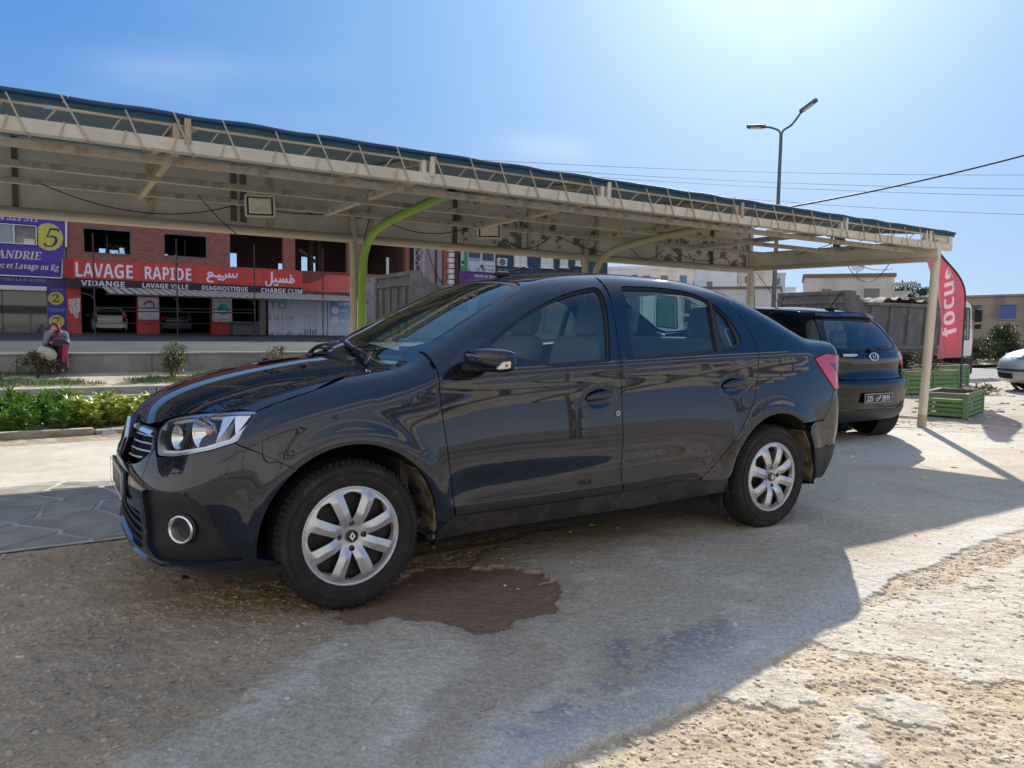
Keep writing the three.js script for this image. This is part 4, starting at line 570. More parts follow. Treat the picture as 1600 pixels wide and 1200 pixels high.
  const seat = (x, z, w, nm = 'seat') => { const s = new THREE.Group(); s.name = nm; s.position.set(x, 0, z); car.add(s);
    part('cushion', rbox(0.50, 0.16, w, 0.06, 0, 0.52, 0, 4), seatCloth, s); const bk = rbox(0.14, 0.62, w, 0.06, 0, 0.31, 0, 4); spin(bk, 0, 0, -0.30); part('backrest', mv(bk, 0.21, 0.54, 0), seatCloth, s);
    for (const hz of w > 1 ? [-0.4, 0.4] : [0]) { const h = rbox(0.10, 0.20, 0.27, 0.045, 0, 0, 0, 4); spin(h, 0, 0, -0.2); part('headrest', [mv(h, 0.44, 1.235, hz), rod([0.40, 1.08, hz - 0.06], [0.435, 1.17, hz - 0.06], 0.007, 8), rod([0.40, 1.08, hz + 0.06], [0.435, 1.17, hz + 0.06], 0.007, 8)], seatCloth, s); } };
  seat(1.18, 0.36, 0.50); seat(1.18, -0.36, 0.50); { seat(2.05, 0, 1.25, 'rear_bench'); }
  part('parcel_shelf', [bb(2.42, 3.02, 1.03, 1.05, -0.58, 0.58)], cabinGrey, car);
  part('cabin_lining', [bb(0.3, 2.7, 0.28, 0.31, -0.70, 0.70), bb(2.66, 2.70, 0.3, 1.04, -0.66, 0.66), bb(0.28, 0.32, 0.3, 0.92, -0.68, 0.68), ...[1, -1].flatMap(s => [box(1.05, 0.52, 0.05, 0.95, 0.70, s * 0.74), box(1.0, 0.54, 0.05, 1.98, 0.73, s * 0.74), bar([1.49, 0.9, s * 0.72], [1.53, 1.42, s * 0.58], 0.14, 0.03), bar([2.46, 1.0, s * 0.66], [2.36, 1.38, s * 0.54], 0.2, 0.03)])], cabinGrey, car);
  { const hl = panel(sedan, SECT, [[1.06, 1.05], [2.44, 1.05], [2.44, Math.PI / 2 - 0.0001], [1.06, Math.PI / 2 - 0.0001]], { both: true, off: -0.035, hem: 0 }); part('headlining', hl, cabinLight, car); }
  part('inner_mirror', rbox(0.03, 0.06, 0.20, 0.012, 0.93, 1.30, 0), rubber, car);
}
// ------------------------------------------------------------------ the parking canopy behind the saloon
const cream = worn([0.70, 0.635, 0.51], [0.60, 0.53, 0.41], 0.4, 0.7, 8, 0.9, 0.65, 0, 0.001);
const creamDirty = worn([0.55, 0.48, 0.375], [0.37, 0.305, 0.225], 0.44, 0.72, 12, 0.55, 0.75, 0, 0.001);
const rust = worn([0.50, 0.42, 0.29], [0.30, 0.16, 0.07], 0.56, 0.66, 9, 0.45, 0.85, 0, 0.002);
const green = worn([0.235, 0.42, 0.035], [0.20, 0.34, 0.05], 0.4, 0.7, 6, 0.8, 0.45);
const fasciaMat = worn([0.74, 0.685, 0.585], [0.59, 0.54, 0.455], 0.40, 0.68, 5, 2.1, 0.85);
const peeling = worn([0.73, 0.675, 0.575], [0.20, 0.19, 0.175], 0.555, 0.58, 11, 1.35, 0.85, 0, 0.002);
const cableM = mat(0.015, 0.015, 0.016, 0.6), ropeM = mat(0.52, 0.44, 0.33, 0.9);
const tarp = phys({ color: C(0.022, 0.085, 0.135), roughness: 0.8, transmission: 0.16, thickness: 0, sheen: 0.2 });
const tarpTop = phys({ color: C(0.025, 0.085, 0.17), roughness: 0.75, transmission: 0.12, thickness: 0 });
function roofY(z) { return z > -4.05 ? lerp(2.495, 2.79, (-1.5 - z) / 2.55) : lerp(2.79, 2.72, (-4.05 - z) / 1.3); }
function buildCanopy(label, mirrorOnly) {
  const t = thing('parking_canopy', label, 'canopy'); const X0 = -7.5, X1 = 8.9;
  part('front_beam', [bar([X0, 2.305, -1.5], [X1, 2.305, -1.5], 0.075, 0.085, 0.008)], cream, t);
  part('upper_pipe', rod([X0, 2.435, -1.49], [X1, 2.435, -1.49], 0.012, 8), cream, t);
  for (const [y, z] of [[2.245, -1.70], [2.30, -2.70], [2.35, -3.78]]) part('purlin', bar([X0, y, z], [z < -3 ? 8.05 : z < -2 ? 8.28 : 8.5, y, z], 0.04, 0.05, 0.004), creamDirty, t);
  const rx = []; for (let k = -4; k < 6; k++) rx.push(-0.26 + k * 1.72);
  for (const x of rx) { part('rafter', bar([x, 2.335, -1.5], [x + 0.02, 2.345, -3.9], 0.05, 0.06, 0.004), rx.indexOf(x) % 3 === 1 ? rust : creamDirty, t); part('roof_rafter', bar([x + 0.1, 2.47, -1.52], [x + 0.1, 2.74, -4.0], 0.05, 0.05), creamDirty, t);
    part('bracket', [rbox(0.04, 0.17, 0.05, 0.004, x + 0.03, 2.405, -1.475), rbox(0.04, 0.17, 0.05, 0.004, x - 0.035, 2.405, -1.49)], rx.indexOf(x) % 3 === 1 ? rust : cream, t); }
  // awning cloth laced to the front beam
  { const nx = 220, nz = 26, pos = [], idx = [], keep = (x, z) => !(Math.abs(x + 0.92) < 0.018 + 0.05 * clamp((-1.6 - z) / 0.5) && z > -2.05) && !(z < -3.6 && x > 8.2);
    const X = i => lerp(X0, 8.95, i / nx), Z = j => j < 3 ? -1.46 : lerp(-1.46, -5.35, (j - 2) / (nz - 2));
    for (let j = 0; j <= nz; j++) for (let i = 0; i <= nx; i++) { const x = X(i); let z = Z(j), y = j < 3 ? [2.44, 2.475, 2.50][j] : roofY(Math.min(z, -1.5)) + 0.006; const w = Math.sin(x * 11.7) * 0.5 + Math.sin(x * 7.3 + 1) * 0.5; y += (j < 3 ? 0.003 : 0.006 * Math.sin(Math.min(1, (j - 2) / 6) * 3.1)) * w + (j > 2 ? -0.006 * Math.abs(Math.sin((x + 0.26) / 1.72 * Math.PI)) * Math.min(1, (j - 2) / 4) : 0); if (j === nz) z += 0.12 * (vnoise(x * 3, 4) - 0.5); z += j < 3 ? 0.01 * Math.sin(x * 9) : 0; pos.push(x, y, z); }
    for (let j = 0; j < nz; j++) for (let i = 0; i < nx; i++) { if (!keep((X(i) + X(i + 1)) / 2, (Z(j) + Z(j + 1)) / 2)) continue; const a = j * (nx + 1) + i; idx.push(a, a + nx + 1, a + 1, a + 1, a + nx + 1, a + nx + 2); }
    const g = new THREE.BufferGeometry(); g.setAttribute('position', new THREE.BufferAttribute(new Float32Array(pos), 3)); g.setIndex(idx); g.computeVertexNormals(); part('awning_cloth', g, tarp, t);
    const hem = []; for (let i = 0; i <= 110; i++) { const x = lerp(X0, 8.95, i / 110); hem.push([x, 2.487 + 0.003 * Math.sin(x * 11.7), -1.455 + 0.01 * Math.sin(x * 9)]); } part('cloth_hem', tube(hem, 0.017, 330, 6), tarpTop, t); }
  // rope lacing: over the cloth edge, down round the beam
  { const n = Math.round((8.8 - X0) / 0.30); for (let k = 0; k < n; k++) { const x = X0 + k * 0.30 + rnd(-0.03, 0.03), a = 0.10 + rnd(-0.02, 0.02);
    part('lacing', [rod([x - 0.02, 2.50, -1.445], [x + a, 2.262, -1.452], 0.0058, 6), rod([x + 0.02, 2.50, -1.452], [x - a, 2.345, -1.545], 0.0058, 6), rod([x + a, 2.262, -1.452], [x + a + 0.02, 2.258, -1.54], 0.0055, 5), rod([x - 0.03, 2.262, -1.452], [x - 0.005, 2.35, -1.453], 0.0045, 5)], ropeM, t); } }
  // back fascia of sheet panels on a round bottom rail
  part('bottom_rail', rod([X0, 2.12, -4.0], [8.1, 2.12, -4.0], 0.045, 14), creamDirty, t);
  { let k = 0; for (let x = X0; x < 8.04;) { const w = Math.min(1.02 + 0.08 * vnoise(x * 5, 2), 8.08 - x); part('fascia_panel', bb(x + 0.006, x + w - 0.006, 2.165, 2.765, -4.045, -4.03), x > 2.0 && (k % 3 !== 0) ? peeling : fasciaMat, t); part('batten', bb(x - 0.022, x + 0.022, 2.165, 2.76, -4.029, -4.0), k % 4 === 2 ? mat(0.13, 0.12, 0.11, 0.9) : creamDirty, t); x += w; k++; } }
  part('batten', bb(8.06, 8.13, 2.165, 2.77, -4.06, -4.0), cream, t);
  for (const x of [0.57, 0.66]) part('fascia_patch', bb(x, x + 0.06, 2.2, 2.75, -4.028, -4.02), mat(0.16, 0.15, 0.135, 0.9), t);
  // side fascia on the right
  { const a = [8.10, -4.03], b = [8.60, -1.47], ang = Math.atan2(b[0] - a[0], b[1] - a[1]), L = Math.hypot(b[0] - a[0], b[1] - a[1]); const at = (g) => { spin(g, 0, ang, 0); return mv(g, (a[0] + b[0]) / 2, 0, (a[1] + b[1]) / 2); };
    part('side_fascia', at(uvBox(rbox(0.05, 0.20, L, 0.004, 0, 2.265, 0))), fasciaMat, t); part('side_rail', at(rbox(0.075, 0.06, L, 0.01, 0, 2.14, 0)), creamDirty, t); part('side_top', at(rbox(0.06, 0.016, L, 0.004, 0, 2.374, 0)), creamDirty, t);
    part('corner_cap', [bb(8.83, 8.91, 2.27, 2.50, -1.53, -1.47)], cream, t); part('side_fascia', bb(8.55, 8.86, 2.36, 2.46, -1.535, -1.50), fasciaMat, t); }
  // posts
  part('post', rod([8.515, 0, -1.53], [8.63, 2.30, -1.51], 0.052, 16), cream, t); part('post_foot', rod([8.512, 0, -1.53], [8.521, 0.16, -1.529], 0.0545, 16), rust, t); part('foot_rail', bar([8.5, 0.115, -1.56], [7.9, 0.13, -2.5], 0.04, 0.035), creamDirty, t);
  part('post', rod([8.10, 0, -4.0], [8.10, 2.16, -4.0], 0.055, 14), cream, t);
  for (const x of [1.83, 4.95, -4.4]) { part('post', rod([x - 0.01, 0, -4.0], [x - 0.01, 2.40, -4.0], 0.042, 14), creamDirty, t); part('curved_arm', tube([[x + 0.05, 0, -3.92], [x + 0.05, 1.2, -3.92], [x + 0.05, 1.75, -3.91], [x + 0.055, 2.0, -3.83], [x + 0.06, 2.13, -3.67], [x + 0.06, 2.20, -3.40], [x + 0.05, 2.245, -2.9], [x + 0.04, 2.30, -1.85]], 0.042, 60, 14), x > 4 ? worn([0.42, 0.41, 0.25], [0.28, 0.37, 0.07], 0.45, 0.6, 6, 1.5, 0.6) : green, t); }
  // hanging wires
  const W = [[[-1.0, 2.33, -3.7], [0.60, 2.34, -3.82], 0.16], [[0.20, 2.35, -3.6], [0.62, 2.06, -3.95], 0.02], [[0.66, 2.34, -3.82], [1.74, 2.38, -3.9], 0.05], [[1.2, 2.34, -3.8], [1.5, 2.36, -3.9], 0.03], [[1.78, 2.35, -3.9], [1.92, 2.43, -3.8], 0.06], [[1.86, 2.0, -3.86], [1.93, 2.4, -3.8], 0.0], [[2.0, 2.36, -3.85], [3.2, 2.36, -3.9], 0.13], [[3.45, 2.35, -3.84], [4.3, 2.35, -3.84], 0.20], [[4.4, 2.35, -3.9], [5.3, 2.2, -3.95], 0.04], [[5.5, 2.33, -3.84], [6.2, 2.30, -3.9], 0.17], [[6.3, 2.35, -3.9], [7.4, 2.28, -3.95], 0.12], [[8.2, 2.30, -3.3], [8.33, 2.42, -2.85], 0.0], [[8.33, 2.4, -2.82], [8.38, 2.16, -2.55], 0.01], [[8.36, 2.2, -2.62], [8.52, 2.34, -1.95], 0.38], [[8.4, 2.15, -2.5], [8.5, 2.05, -2.0], 0.05], [[8.12, 2.1, -3.97], [8.13, 1.2, -3.9], 0.02], [[8.15, 2.1, -3.95], [8.35, 1.55, -3.6], 0.0], [[8.35, 1.55, -3.6], [8.14, 1.25, -3.9], 0.0], [[8.42, 2.17, -2.4], [8.52, 2.32, -1.8], 0.0]];
  for (const [a, b, d] of W) part('hanging_wire', sag(a, b, d, 0.0052, 24, 5), cableM, t);
  return t;
}
const canopy = buildCanopy('long cream steel parking canopy with a dark blue cloth roof laced on with rope', false);
// floodlights under the canopy
const lampGlass = phys({ color: C(0.75, 0.72, 0.60), roughness: 0.15, clearcoat: 1 });
for (const [x, y, z, ry, rx, label] of [[0.78, 2.33, -3.72, -0.35, 0.22, 'square floodlight with a black frame, leftmost of those under the canopy'], [3.32, 2.315, -3.70, -0.55, 0.25, 'square floodlight with a black frame near the middle of the canopy']]) {
  const f = thing('floodlight', label, 'lamp', [x, y, z], ry, 'floodlights under the canopy'); f.rotation.order = 'YXZ'; f.rotation.x = rx;
  part('housing', [rbox(0.25, 0.185, 0.05, 0.02, 0, 0, 0)], mat(0.02, 0.02, 0.02, 0.4), f); part('frame', (() => { const g = ext(poly(rect(-0.138, 0.138, -0.104, 0.104).map(p => [...p, 0.02])), 0.02, [rect(-0.122, 0.122, -0.088, 0.088)], 0.003); return mv(g, 0, 0, 0.018); })(), mat(0.62, 0.56, 0.45, 0.5), f);
  part('lens', mv(rbox(0.205, 0.145, 0.006, 0.002), 0, 0, 0.030), lampGlass, f); const pyr = new THREE.ConeGeometry(0.10, 0.02, 4, 1, true); pyr.rotateY(Math.PI / 4); pyr.rotateX(-Math.PI / 2); pyr.scale(1.15, 0.8, 1); mv(pyr, 0, 0, 0.041); part('reflector', pyr, mat(0.72, 0.68, 0.52, 0.3), f); part('led', rbox(0.02, 0.016, 0.004, 0.001, 0, -0.01, 0.052), mat(0.75, 0.62, 0.12, 0.5), f);
  part('bracket', [bar([-0.13, 0, 0], [-0.13, 0.06, -0.08], 0.012, 0.02), bar([0.13, 0, 0], [0.13, 0.06, -0.08], 0.012, 0.02), bar([-0.13, 0.06, -0.08], [0.13, 0.06, -0.08], 0.012, 0.02)], mat(0.03, 0.03, 0.03, 0.5), f);
}
{ const f = thing('floodlight', 'grey floodlight tilted on the right end beam of the canopy, seen edge-on', 'lamp', [8.37, 2.425, -2.72], 1.2, 'floodlights under the canopy'); part('housing', [(() => { const g = rbox(0.20, 0.03, 0.15, 0.01); spin(g, 0, 0, 0.95); return mv(g, 0, 0.075, 0); })()], mat(0.22, 0.23, 0.25, 0.5), f); part('bracket', [bar([0.06, 0.15, 0.06], [0.12, 0.0, 0.06], 0.03, 0.015), bar([0.06, 0.15, -0.06], [0.12, 0.0, -0.06], 0.03, 0.015), bar([-0.02, 0.0, 0], [0.13, 0.0, 0], 0.02, 0.12)], mat(0.25, 0.26, 0.28, 0.5), f); }
// ------------------------------------------------------------------ the shops across the road (fronts at z = -38)
const FZ = -38;
function brickTex() { return pixels(512, 512, (i, j) => { const rows = 32, r = Math.floor(j / 16), o = (r % 2) * 16, bi = Math.floor((i + o) / 32), fx = (i + o) % 32, fy = j % 16, m = fx < 2 || fy < 2; const t = hsh(bi % 16, r); return srgbOf(m ? [0.20, 0.15, 0.13] : mix3([0.24, 0.072, 0.052], [0.32, 0.12, 0.085], t).map(q => q * (0.8 + 0.4 * tnoise(i / 3, j / 3, 170, 3)))); }, true, [1 / 2.4, 1 / 2.4]); }
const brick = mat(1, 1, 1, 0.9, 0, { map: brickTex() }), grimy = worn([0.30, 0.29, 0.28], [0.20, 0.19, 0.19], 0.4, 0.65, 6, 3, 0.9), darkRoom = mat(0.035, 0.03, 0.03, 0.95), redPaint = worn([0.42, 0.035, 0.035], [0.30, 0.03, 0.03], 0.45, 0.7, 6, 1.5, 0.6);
const whitePaint = worn([0.70, 0.70, 0.70], [0.55, 0.55, 0.56], 0.45, 0.7, 6, 3, 0.7), darkGlass = phys({ color: C(0.03, 0.035, 0.04), roughness: 0.05, clearcoat: 1 }), metalDark = mat(0.05, 0.05, 0.052, 0.5, 0.5);
function sign(w, h, px, draw, more = {}) { const t = texture(px, Math.round(px * h / w), (g, a, b) => { draw(g, a, b); wornPrint(g, a, b); }); const m = mat(1, 1, 1, 0.55, 0, { map: t, ...more }), g = new THREE.PlaneGeometry(w, h); return [g, m]; }
function wornPrint(g, w, h) { // faint creases, run marks and dust of an old printed banner
  for (let k = 0; k < 26; k++) { g.fillStyle = ['rgba(40,30,25,0.05)', 'rgba(230,220,200,0.05)', 'rgba(30,25,25,0.07)'][k % 3]; const x = rnd(0, w); g.fillRect(x, 0, rnd(2, w * 0.03), h); } for (let k = 0; k < 60; k++) { g.fillStyle = 'rgba(60,48,38,0.10)'; g.beginPath(); g.ellipse(rnd(0, w), rnd(0, h), rnd(2, w * 0.012), rnd(2, h * 0.10), 0, 0, 7); g.fill(); } g.fillStyle = 'rgba(70,58,48,0.16)'; for (let k = 0; k < 40; k++) g.fillRect(rnd(0, w), h * rnd(0.8, 1), rnd(4, w * 0.05), h * 0.2); }
function board(name, x0, x1, y0, y1, z, px, draw, parent) { const [g, m] = sign(x1 - x0, y1 - y0, px, draw); mv(g, (x0 + x1) / 2, (y0 + y1) / 2, z + 0.012); const b = part(name, bb(x0, x1, y0, y1, z - 0.06, z + 0.008), mat(0.4, 0.4, 0.4, 0.6), parent); part('print', g, m, b); return b; }
function txt(g, s, x, y, size, font, fill, align = 'center', sx = 1, rot = 0, stroke) { g.save(); g.translate(x, y); g.rotate(rot); g.scale(sx, 1); g.font = font.replace('$', size + 'px'); g.fillStyle = fill; g.textAlign = align; g.textBaseline = 'middle'; if (stroke) { g.strokeStyle = stroke; g.lineWidth = size * 0.09; g.strokeText(s, 0, 0); } g.fillText(s, 0, 0); g.restore(); }
// Arabic lettering drawn as pen strokes in a unit box (x grows to the left edge = 0)
function pen(g, x, y, s, strokes, dots, color, w) { g.save(); g.translate(x, y); g.scale(s, s); g.strokeStyle = g.fillStyle = color; g.lineWidth = w; g.lineCap = 'round'; g.lineJoin = 'round'; for (const q of strokes) { g.beginPath(); g.moveTo(q[0], q[1]); for (let i = 2; i < q.length; i += 4) g.quadraticCurveTo(q[i], q[i + 1], q[i + 2], q[i + 3]); g.stroke(); } for (const d of dots) { g.beginPath(); g.arc(d[0], d[1], w * 0.62, 0, 7); g.fill(); } g.restore(); }
const SARI = [[[2.95, 0.10, 2.93, 0.46, 2.72, 0.46, 2.52, 0.46, 2.55, 0.14, 2.52, 0.46, 2.36, 0.46, 2.18, 0.46, 2.20, 0.12, 2.18, 0.46, 2.04, 0.46], [2.04, 0.46, 1.92, 0.44, 1.86, 0.22, 1.90, 0.64, 1.52, 0.78], [1.62, 0.46, 1.42, 0.48, 1.30, 0.42, 1.24, 0.14, 1.22, 0.46, 1.24, 0.46, 1.0, 0.46], [1.0, 0.46, 0.72, 0.46, 0.62, 0.30, 0.60, 0.10, 0.36, 0.10, 0.18, 0.12, 0.20, 0.30, 0.30, 0.42, 0.62, 0.40, 0.20, 0.48, 0.10, 0.76, 0.12, 1.05, 0.62, 0.98]], [[1.20, 0.72], [1.40, 0.72]]];
const GHASIL = [[[2.75, 0.36, 2.60, 0.02, 2.42, 0.10, 2.26, 0.22, 2.50, 0.40, 2.72, 0.50, 2.30, 0.48, 2.05, 0.48, 2.0, 0.16, 2.02, 0.48, 1.88, 0.48, 1.72, 0.48, 1.72, 0.18, 1.72, 0.48, 1.58, 0.48, 1.44, 0.48, 1.42, 0.18, 1.42, 0.50, 1.16, 0.48, 1.0, 0.46, 0.98, 0.20, 0.98, 0.48, 0.78, 0.48], [0.78, 0.48, 0.60, 0.48, 0.60, 0.10, 0.60, -0.35, 0.62, -0.42, 0.62, 0.30, 0.56, 0.60, 0.50, 0.92, 0.24, 0.90, -0.02, 0.88, 0.06, 0.48]], [[2.42, -0.16], [0.92, 0.76], [1.12, 0.76]]];
{
  // laundry on the left, under a big purple board
  const b = thing('laundry_shop', 'laundry shop front with a big purple board and dark glass below', 'shop');
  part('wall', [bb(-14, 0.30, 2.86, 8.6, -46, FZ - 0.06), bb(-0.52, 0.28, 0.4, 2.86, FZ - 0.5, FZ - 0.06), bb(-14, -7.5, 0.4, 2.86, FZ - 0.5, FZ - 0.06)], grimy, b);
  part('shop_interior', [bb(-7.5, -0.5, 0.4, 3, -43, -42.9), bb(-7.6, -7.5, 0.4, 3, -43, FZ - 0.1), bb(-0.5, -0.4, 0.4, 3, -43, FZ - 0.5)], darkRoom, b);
  for (let k = 0; k < 4; k++) part('shop_window', bb(-7.5 + k * 1.75, -5.78 + k * 1.75, 0.8, 2.86, FZ - 0.2, FZ - 0.17), darkGlass, b);
  part('shutter_box', rbox(7.0, 0.22, 0.3, 0.05, -4.0, 2.84, FZ + 0.1), mat(0.6, 0.6, 0.62, 0.5), b); part('counter', [bb(-6, -2.6, 0.8, 1.6, -41, -40.4)], mat(0.06, 0.06, 0.065, 0.7), b);
  for (let k = 0; k < 5; k++) part('washing_machine', [rbox(0.62, 0.85, 0.6, 0.03, -6.4 + k * 0.75, 1.24, -42.3)], mat(0.25, 0.25, 0.26, 0.4), b);
  const PX = 1600, dr = (g, w, h) => { const u = w / 5.2, X = x => (x + 4.95) * u, Y = y => (6.40 - y) * u; g.fillStyle = '#4a31a0'; g.fillRect(0, 0, w, h); g.fillStyle = '#3b2690'; g.fillRect(0, Y(4.1), w, h);
    txt(g, '74 321 311', X(-1.62), Y(6.05), 0.34 * u, 'italic bold $ serif', '#cfc6d8'); g.fillStyle = '#c9bd45'; g.beginPath(); g.ellipse(X(-0.36), Y(5.28), 0.56 * u, 0.62 * u, 0, 0, 7); g.fill(); g.strokeStyle = '#dcd6b0'; g.lineWidth = 4; g.stroke(); txt(g, '5', X(-0.34), Y(5.25), 1.22 * u, 'italic $ serif', '#33265f');
    txt(g, 'LA BUANDRIE', X(-0.72), Y(4.37), 0.50 * u, 'italic bold $ serif', '#d8cdb0', 'right', 0.84); txt(g, 'Nettoyage à Sec et Lavage au Kg', X(-0.02), Y(3.86), 0.36 * u, 'italic bold $ serif', '#e0d8c8', 'right', 0.72); };
  { const sh = ext([[-4.95, 3.45], [0.10, 3.41], [0.34, 6.36], [-4.95, 6.40]], 0.10, [rect(-3.9, -0.84, 4.86, 5.76)]); mv(sh, 0, 0, FZ - 0.04); const p = sh.attributes.position, uv = sh.attributes.uv; for (let i = 0; i < p.count; i++) uv.setXY(i, (p.getX(i) + 4.95) / 5.2 * 1.0, 1 - (6.40 - p.getY(i)) / 3.0);
    const t = texture(PX, Math.round(PX * 3.0 / 5.2), (g, a, b) => { dr(g, a, b); wornPrint(g, a, b); }); part('purple_board', sh, mat(1, 1, 1, 0.55, 0, { map: t }), b); const fr = part('board_edging', [bar([0.36, 6.36, FZ + 0.08], [0.32, 4.86, FZ + 0.08], 0.09, 0.05), bar([-4.95, 3.43, FZ + 0.07], [0.11, 3.39, FZ + 0.07], 0.05, 0.05), bar([0.10, 3.4, FZ + 0.07], [0.17, 4.3, FZ + 0.07], 0.05, 0.04)], mat(0.62, 0.60, 0.70, 0.5), b); }
  const wf = part('upper_window', [ext(rect(-3.95, -0.80, 4.82, 5.80), 0.08, [rect(-3.87, -2.42, 4.90, 5.72), rect(-2.34, -1.75, 4.90, 5.72), rect(-1.70, -0.88, 4.90, 5.72)])].map(g => mv(g, 0, 0, FZ - 0.02)), mat(0.68, 0.68, 0.7, 0.5), b); part('pane', bb(-3.9, -1.72, 4.86, 5.76, FZ - 0.03, FZ - 0.02), phys({ color: C(0.12, 0.20, 0.26), roughness: 0.05, clearcoat: 1 }), wf); part('notice', bb(-1.36, -0.93, 4.87, 5.14, FZ - 0.03, FZ - 0.02), mat(0.6, 0.58, 0.55, 0.8), wf); part('dark_room', bb(-1.72, -0.82, 4.8, 5.8, FZ - 0.6, FZ - 0.5), darkRoom, wf);
  board('welcome_board', -5, 0.27, 2.93, 3.40, FZ, 1024, (g, w, h) => { g.fillStyle = '#2b2468'; g.fillRect(0, 0, w, h); txt(g, 'BIENVENUE CHEZ LA BUANDRIE', w * 0.85, h * 0.34, h * 0.36, 'italic bold $ serif', '#8f86a8', 'right'); }, b);
  board('number_pillar', -0.50, 0.24, 0.80, 2.93, FZ, 512, (g, w, h) => { g.fillStyle = '#2c2a86'; g.fillRect(0, 0, w, h); g.fillStyle = '#8c88b8'; g.fillRect(0, h * 0.468, w, h * 0.012); const disc = (y, s) => { g.fillStyle = '#b9ab3e'; g.beginPath(); g.ellipse(w * 0.47, y, w * 0.42, w * 0.40, 0, 0, 7); g.fill(); g.strokeStyle = '#ded7a0'; g.lineWidth = 5; g.stroke(); txt(g, s, w * 0.47, y, w * 0.72, 'bold $ serif', '#22203f'); }; txt(g, 'SERVICE EN', w * 0.5, h * 0.045, h * 0.045, '$ serif', '#8a86b0'); disc(h * 0.235, '2'); txt(g, 'LAVER & KG', w * 0.5, h * 0.515, h * 0.05, '$ serif', '#8a86b0'); disc(h * 0.745, '7'); }, b);
}
{
  // the car wash: unfinished red brick storey over red garage bays
  const b = thing('car_wash_building', 'red brick car wash building with open upper storey and red sign band', 'building');
  const hole = (x0, x1, y0, y1) => rect(x0, x1, y0, y1);
  const wins = [[1.07, 3.04, 4.69, 5.79], [4.60, 6.57, 4.75, 5.81]], opens = [[7.76, 10.56, 4.36, 7.2], [11.19, 14.2, 4.36, 7.2], [15.39, 17.82, 4.36, 7.2]];
  const up = ext(rect(0.34, 18.05, 4.2, 8.3), 0.3, [...wins, ...opens].map(q => hole(...q))); mv(up, 0, 0, FZ - 0.3); part('wall', uvBox(up), brick, b);
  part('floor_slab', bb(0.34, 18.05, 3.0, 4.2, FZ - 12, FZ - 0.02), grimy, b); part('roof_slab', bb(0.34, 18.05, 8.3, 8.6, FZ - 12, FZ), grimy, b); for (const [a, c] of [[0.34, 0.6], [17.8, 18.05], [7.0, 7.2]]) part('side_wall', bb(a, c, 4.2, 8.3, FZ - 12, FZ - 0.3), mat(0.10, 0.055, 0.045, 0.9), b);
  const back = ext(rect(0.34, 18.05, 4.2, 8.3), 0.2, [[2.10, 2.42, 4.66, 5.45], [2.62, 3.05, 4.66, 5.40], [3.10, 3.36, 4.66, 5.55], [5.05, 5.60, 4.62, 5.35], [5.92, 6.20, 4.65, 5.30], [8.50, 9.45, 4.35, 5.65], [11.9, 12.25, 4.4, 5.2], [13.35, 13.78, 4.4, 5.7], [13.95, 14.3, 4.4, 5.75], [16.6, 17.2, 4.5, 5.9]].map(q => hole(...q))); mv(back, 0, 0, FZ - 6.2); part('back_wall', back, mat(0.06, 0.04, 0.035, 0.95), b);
  for (const [x0, x1, y0, y1] of wins) { part('window_surround', mv(ext(rect(x0 - 0.05, x1 + 0.05, y0 - 0.05, y1 + 0.10), 0.34, [rect(x0, x1, y0, y1)]), 0, 0, FZ - 0.31), worn([0.17, 0.15, 0.14], [0.11, 0.10, 0.095], 0.4, 0.65, 6, 2, 0.9), b); part('window_bar', rod([(x0 + x1) / 2, y0, FZ - 0.15], [(x0 + x1) / 2, y1 - 0.2, FZ - 0.15], 0.02, 6), metalDark, b); }
  { const gr = []; for (let k = 0; k < 4; k++) { gr.push(bar([1.95 + k * 0.24, 4.7, FZ - 0.2], [2.19 + k * 0.24, 5.15, FZ - 0.2], 0.02, 0.02), bar([2.19 + k * 0.24, 4.7, FZ - 0.2], [1.95 + k * 0.24, 5.15, FZ - 0.2], 0.02, 0.02)); } part('window_grille', gr, metalDark, b); }
  for (const x of [13.05, 13.55]) part('inner_column', bb(x - 0.12, x + 0.12, 4.2, 8.3, FZ - 3.2, FZ - 3), mat(0.05, 0.04, 0.04, 0.9), b); part('stair_flight', [bar([12.6, 5.9, FZ - 4], [14.0, 5.0, FZ - 4], 0.3, 0.15)], grimy, b); part('prop', rod([16.9, 4.2, FZ - 0.6], [16.9, 5.45, FZ - 0.6], 0.09, 8), whitePaint, b);
  // sign band
  board('sign_band', 0.16, 11.50, 3.40, 4.30, FZ + 0.25, 2048, (g, w, h) => { const u = w / 11.34; g.fillStyle = '#c2382f'; g.fillRect(0, 0, w, h); g.fillStyle = '#a81c20'; g.fillRect(0, 0, 0.42 * u, h); const F = 'bold $ sans-serif'; txt(g, 'LAVAGE', 1.72 * u, h * 0.55, 0.92 * u, F, '#dcd8ee', 'center', 0.74); txt(g, 'RAPIDE', 4.55 * u, h * 0.55, 0.86 * u, F, '#dcd8ee', 'center', 0.74); pen(g, 6.35 * u, h * 0.30, 0.52 * u, SARI[0], SARI[1], '#dcd8ee', 0.17); pen(g, 9.35 * u, h * 0.42, 0.56 * u, GHASIL[0], GHASIL[1], '#dcd8ee', 0.16); }, b);
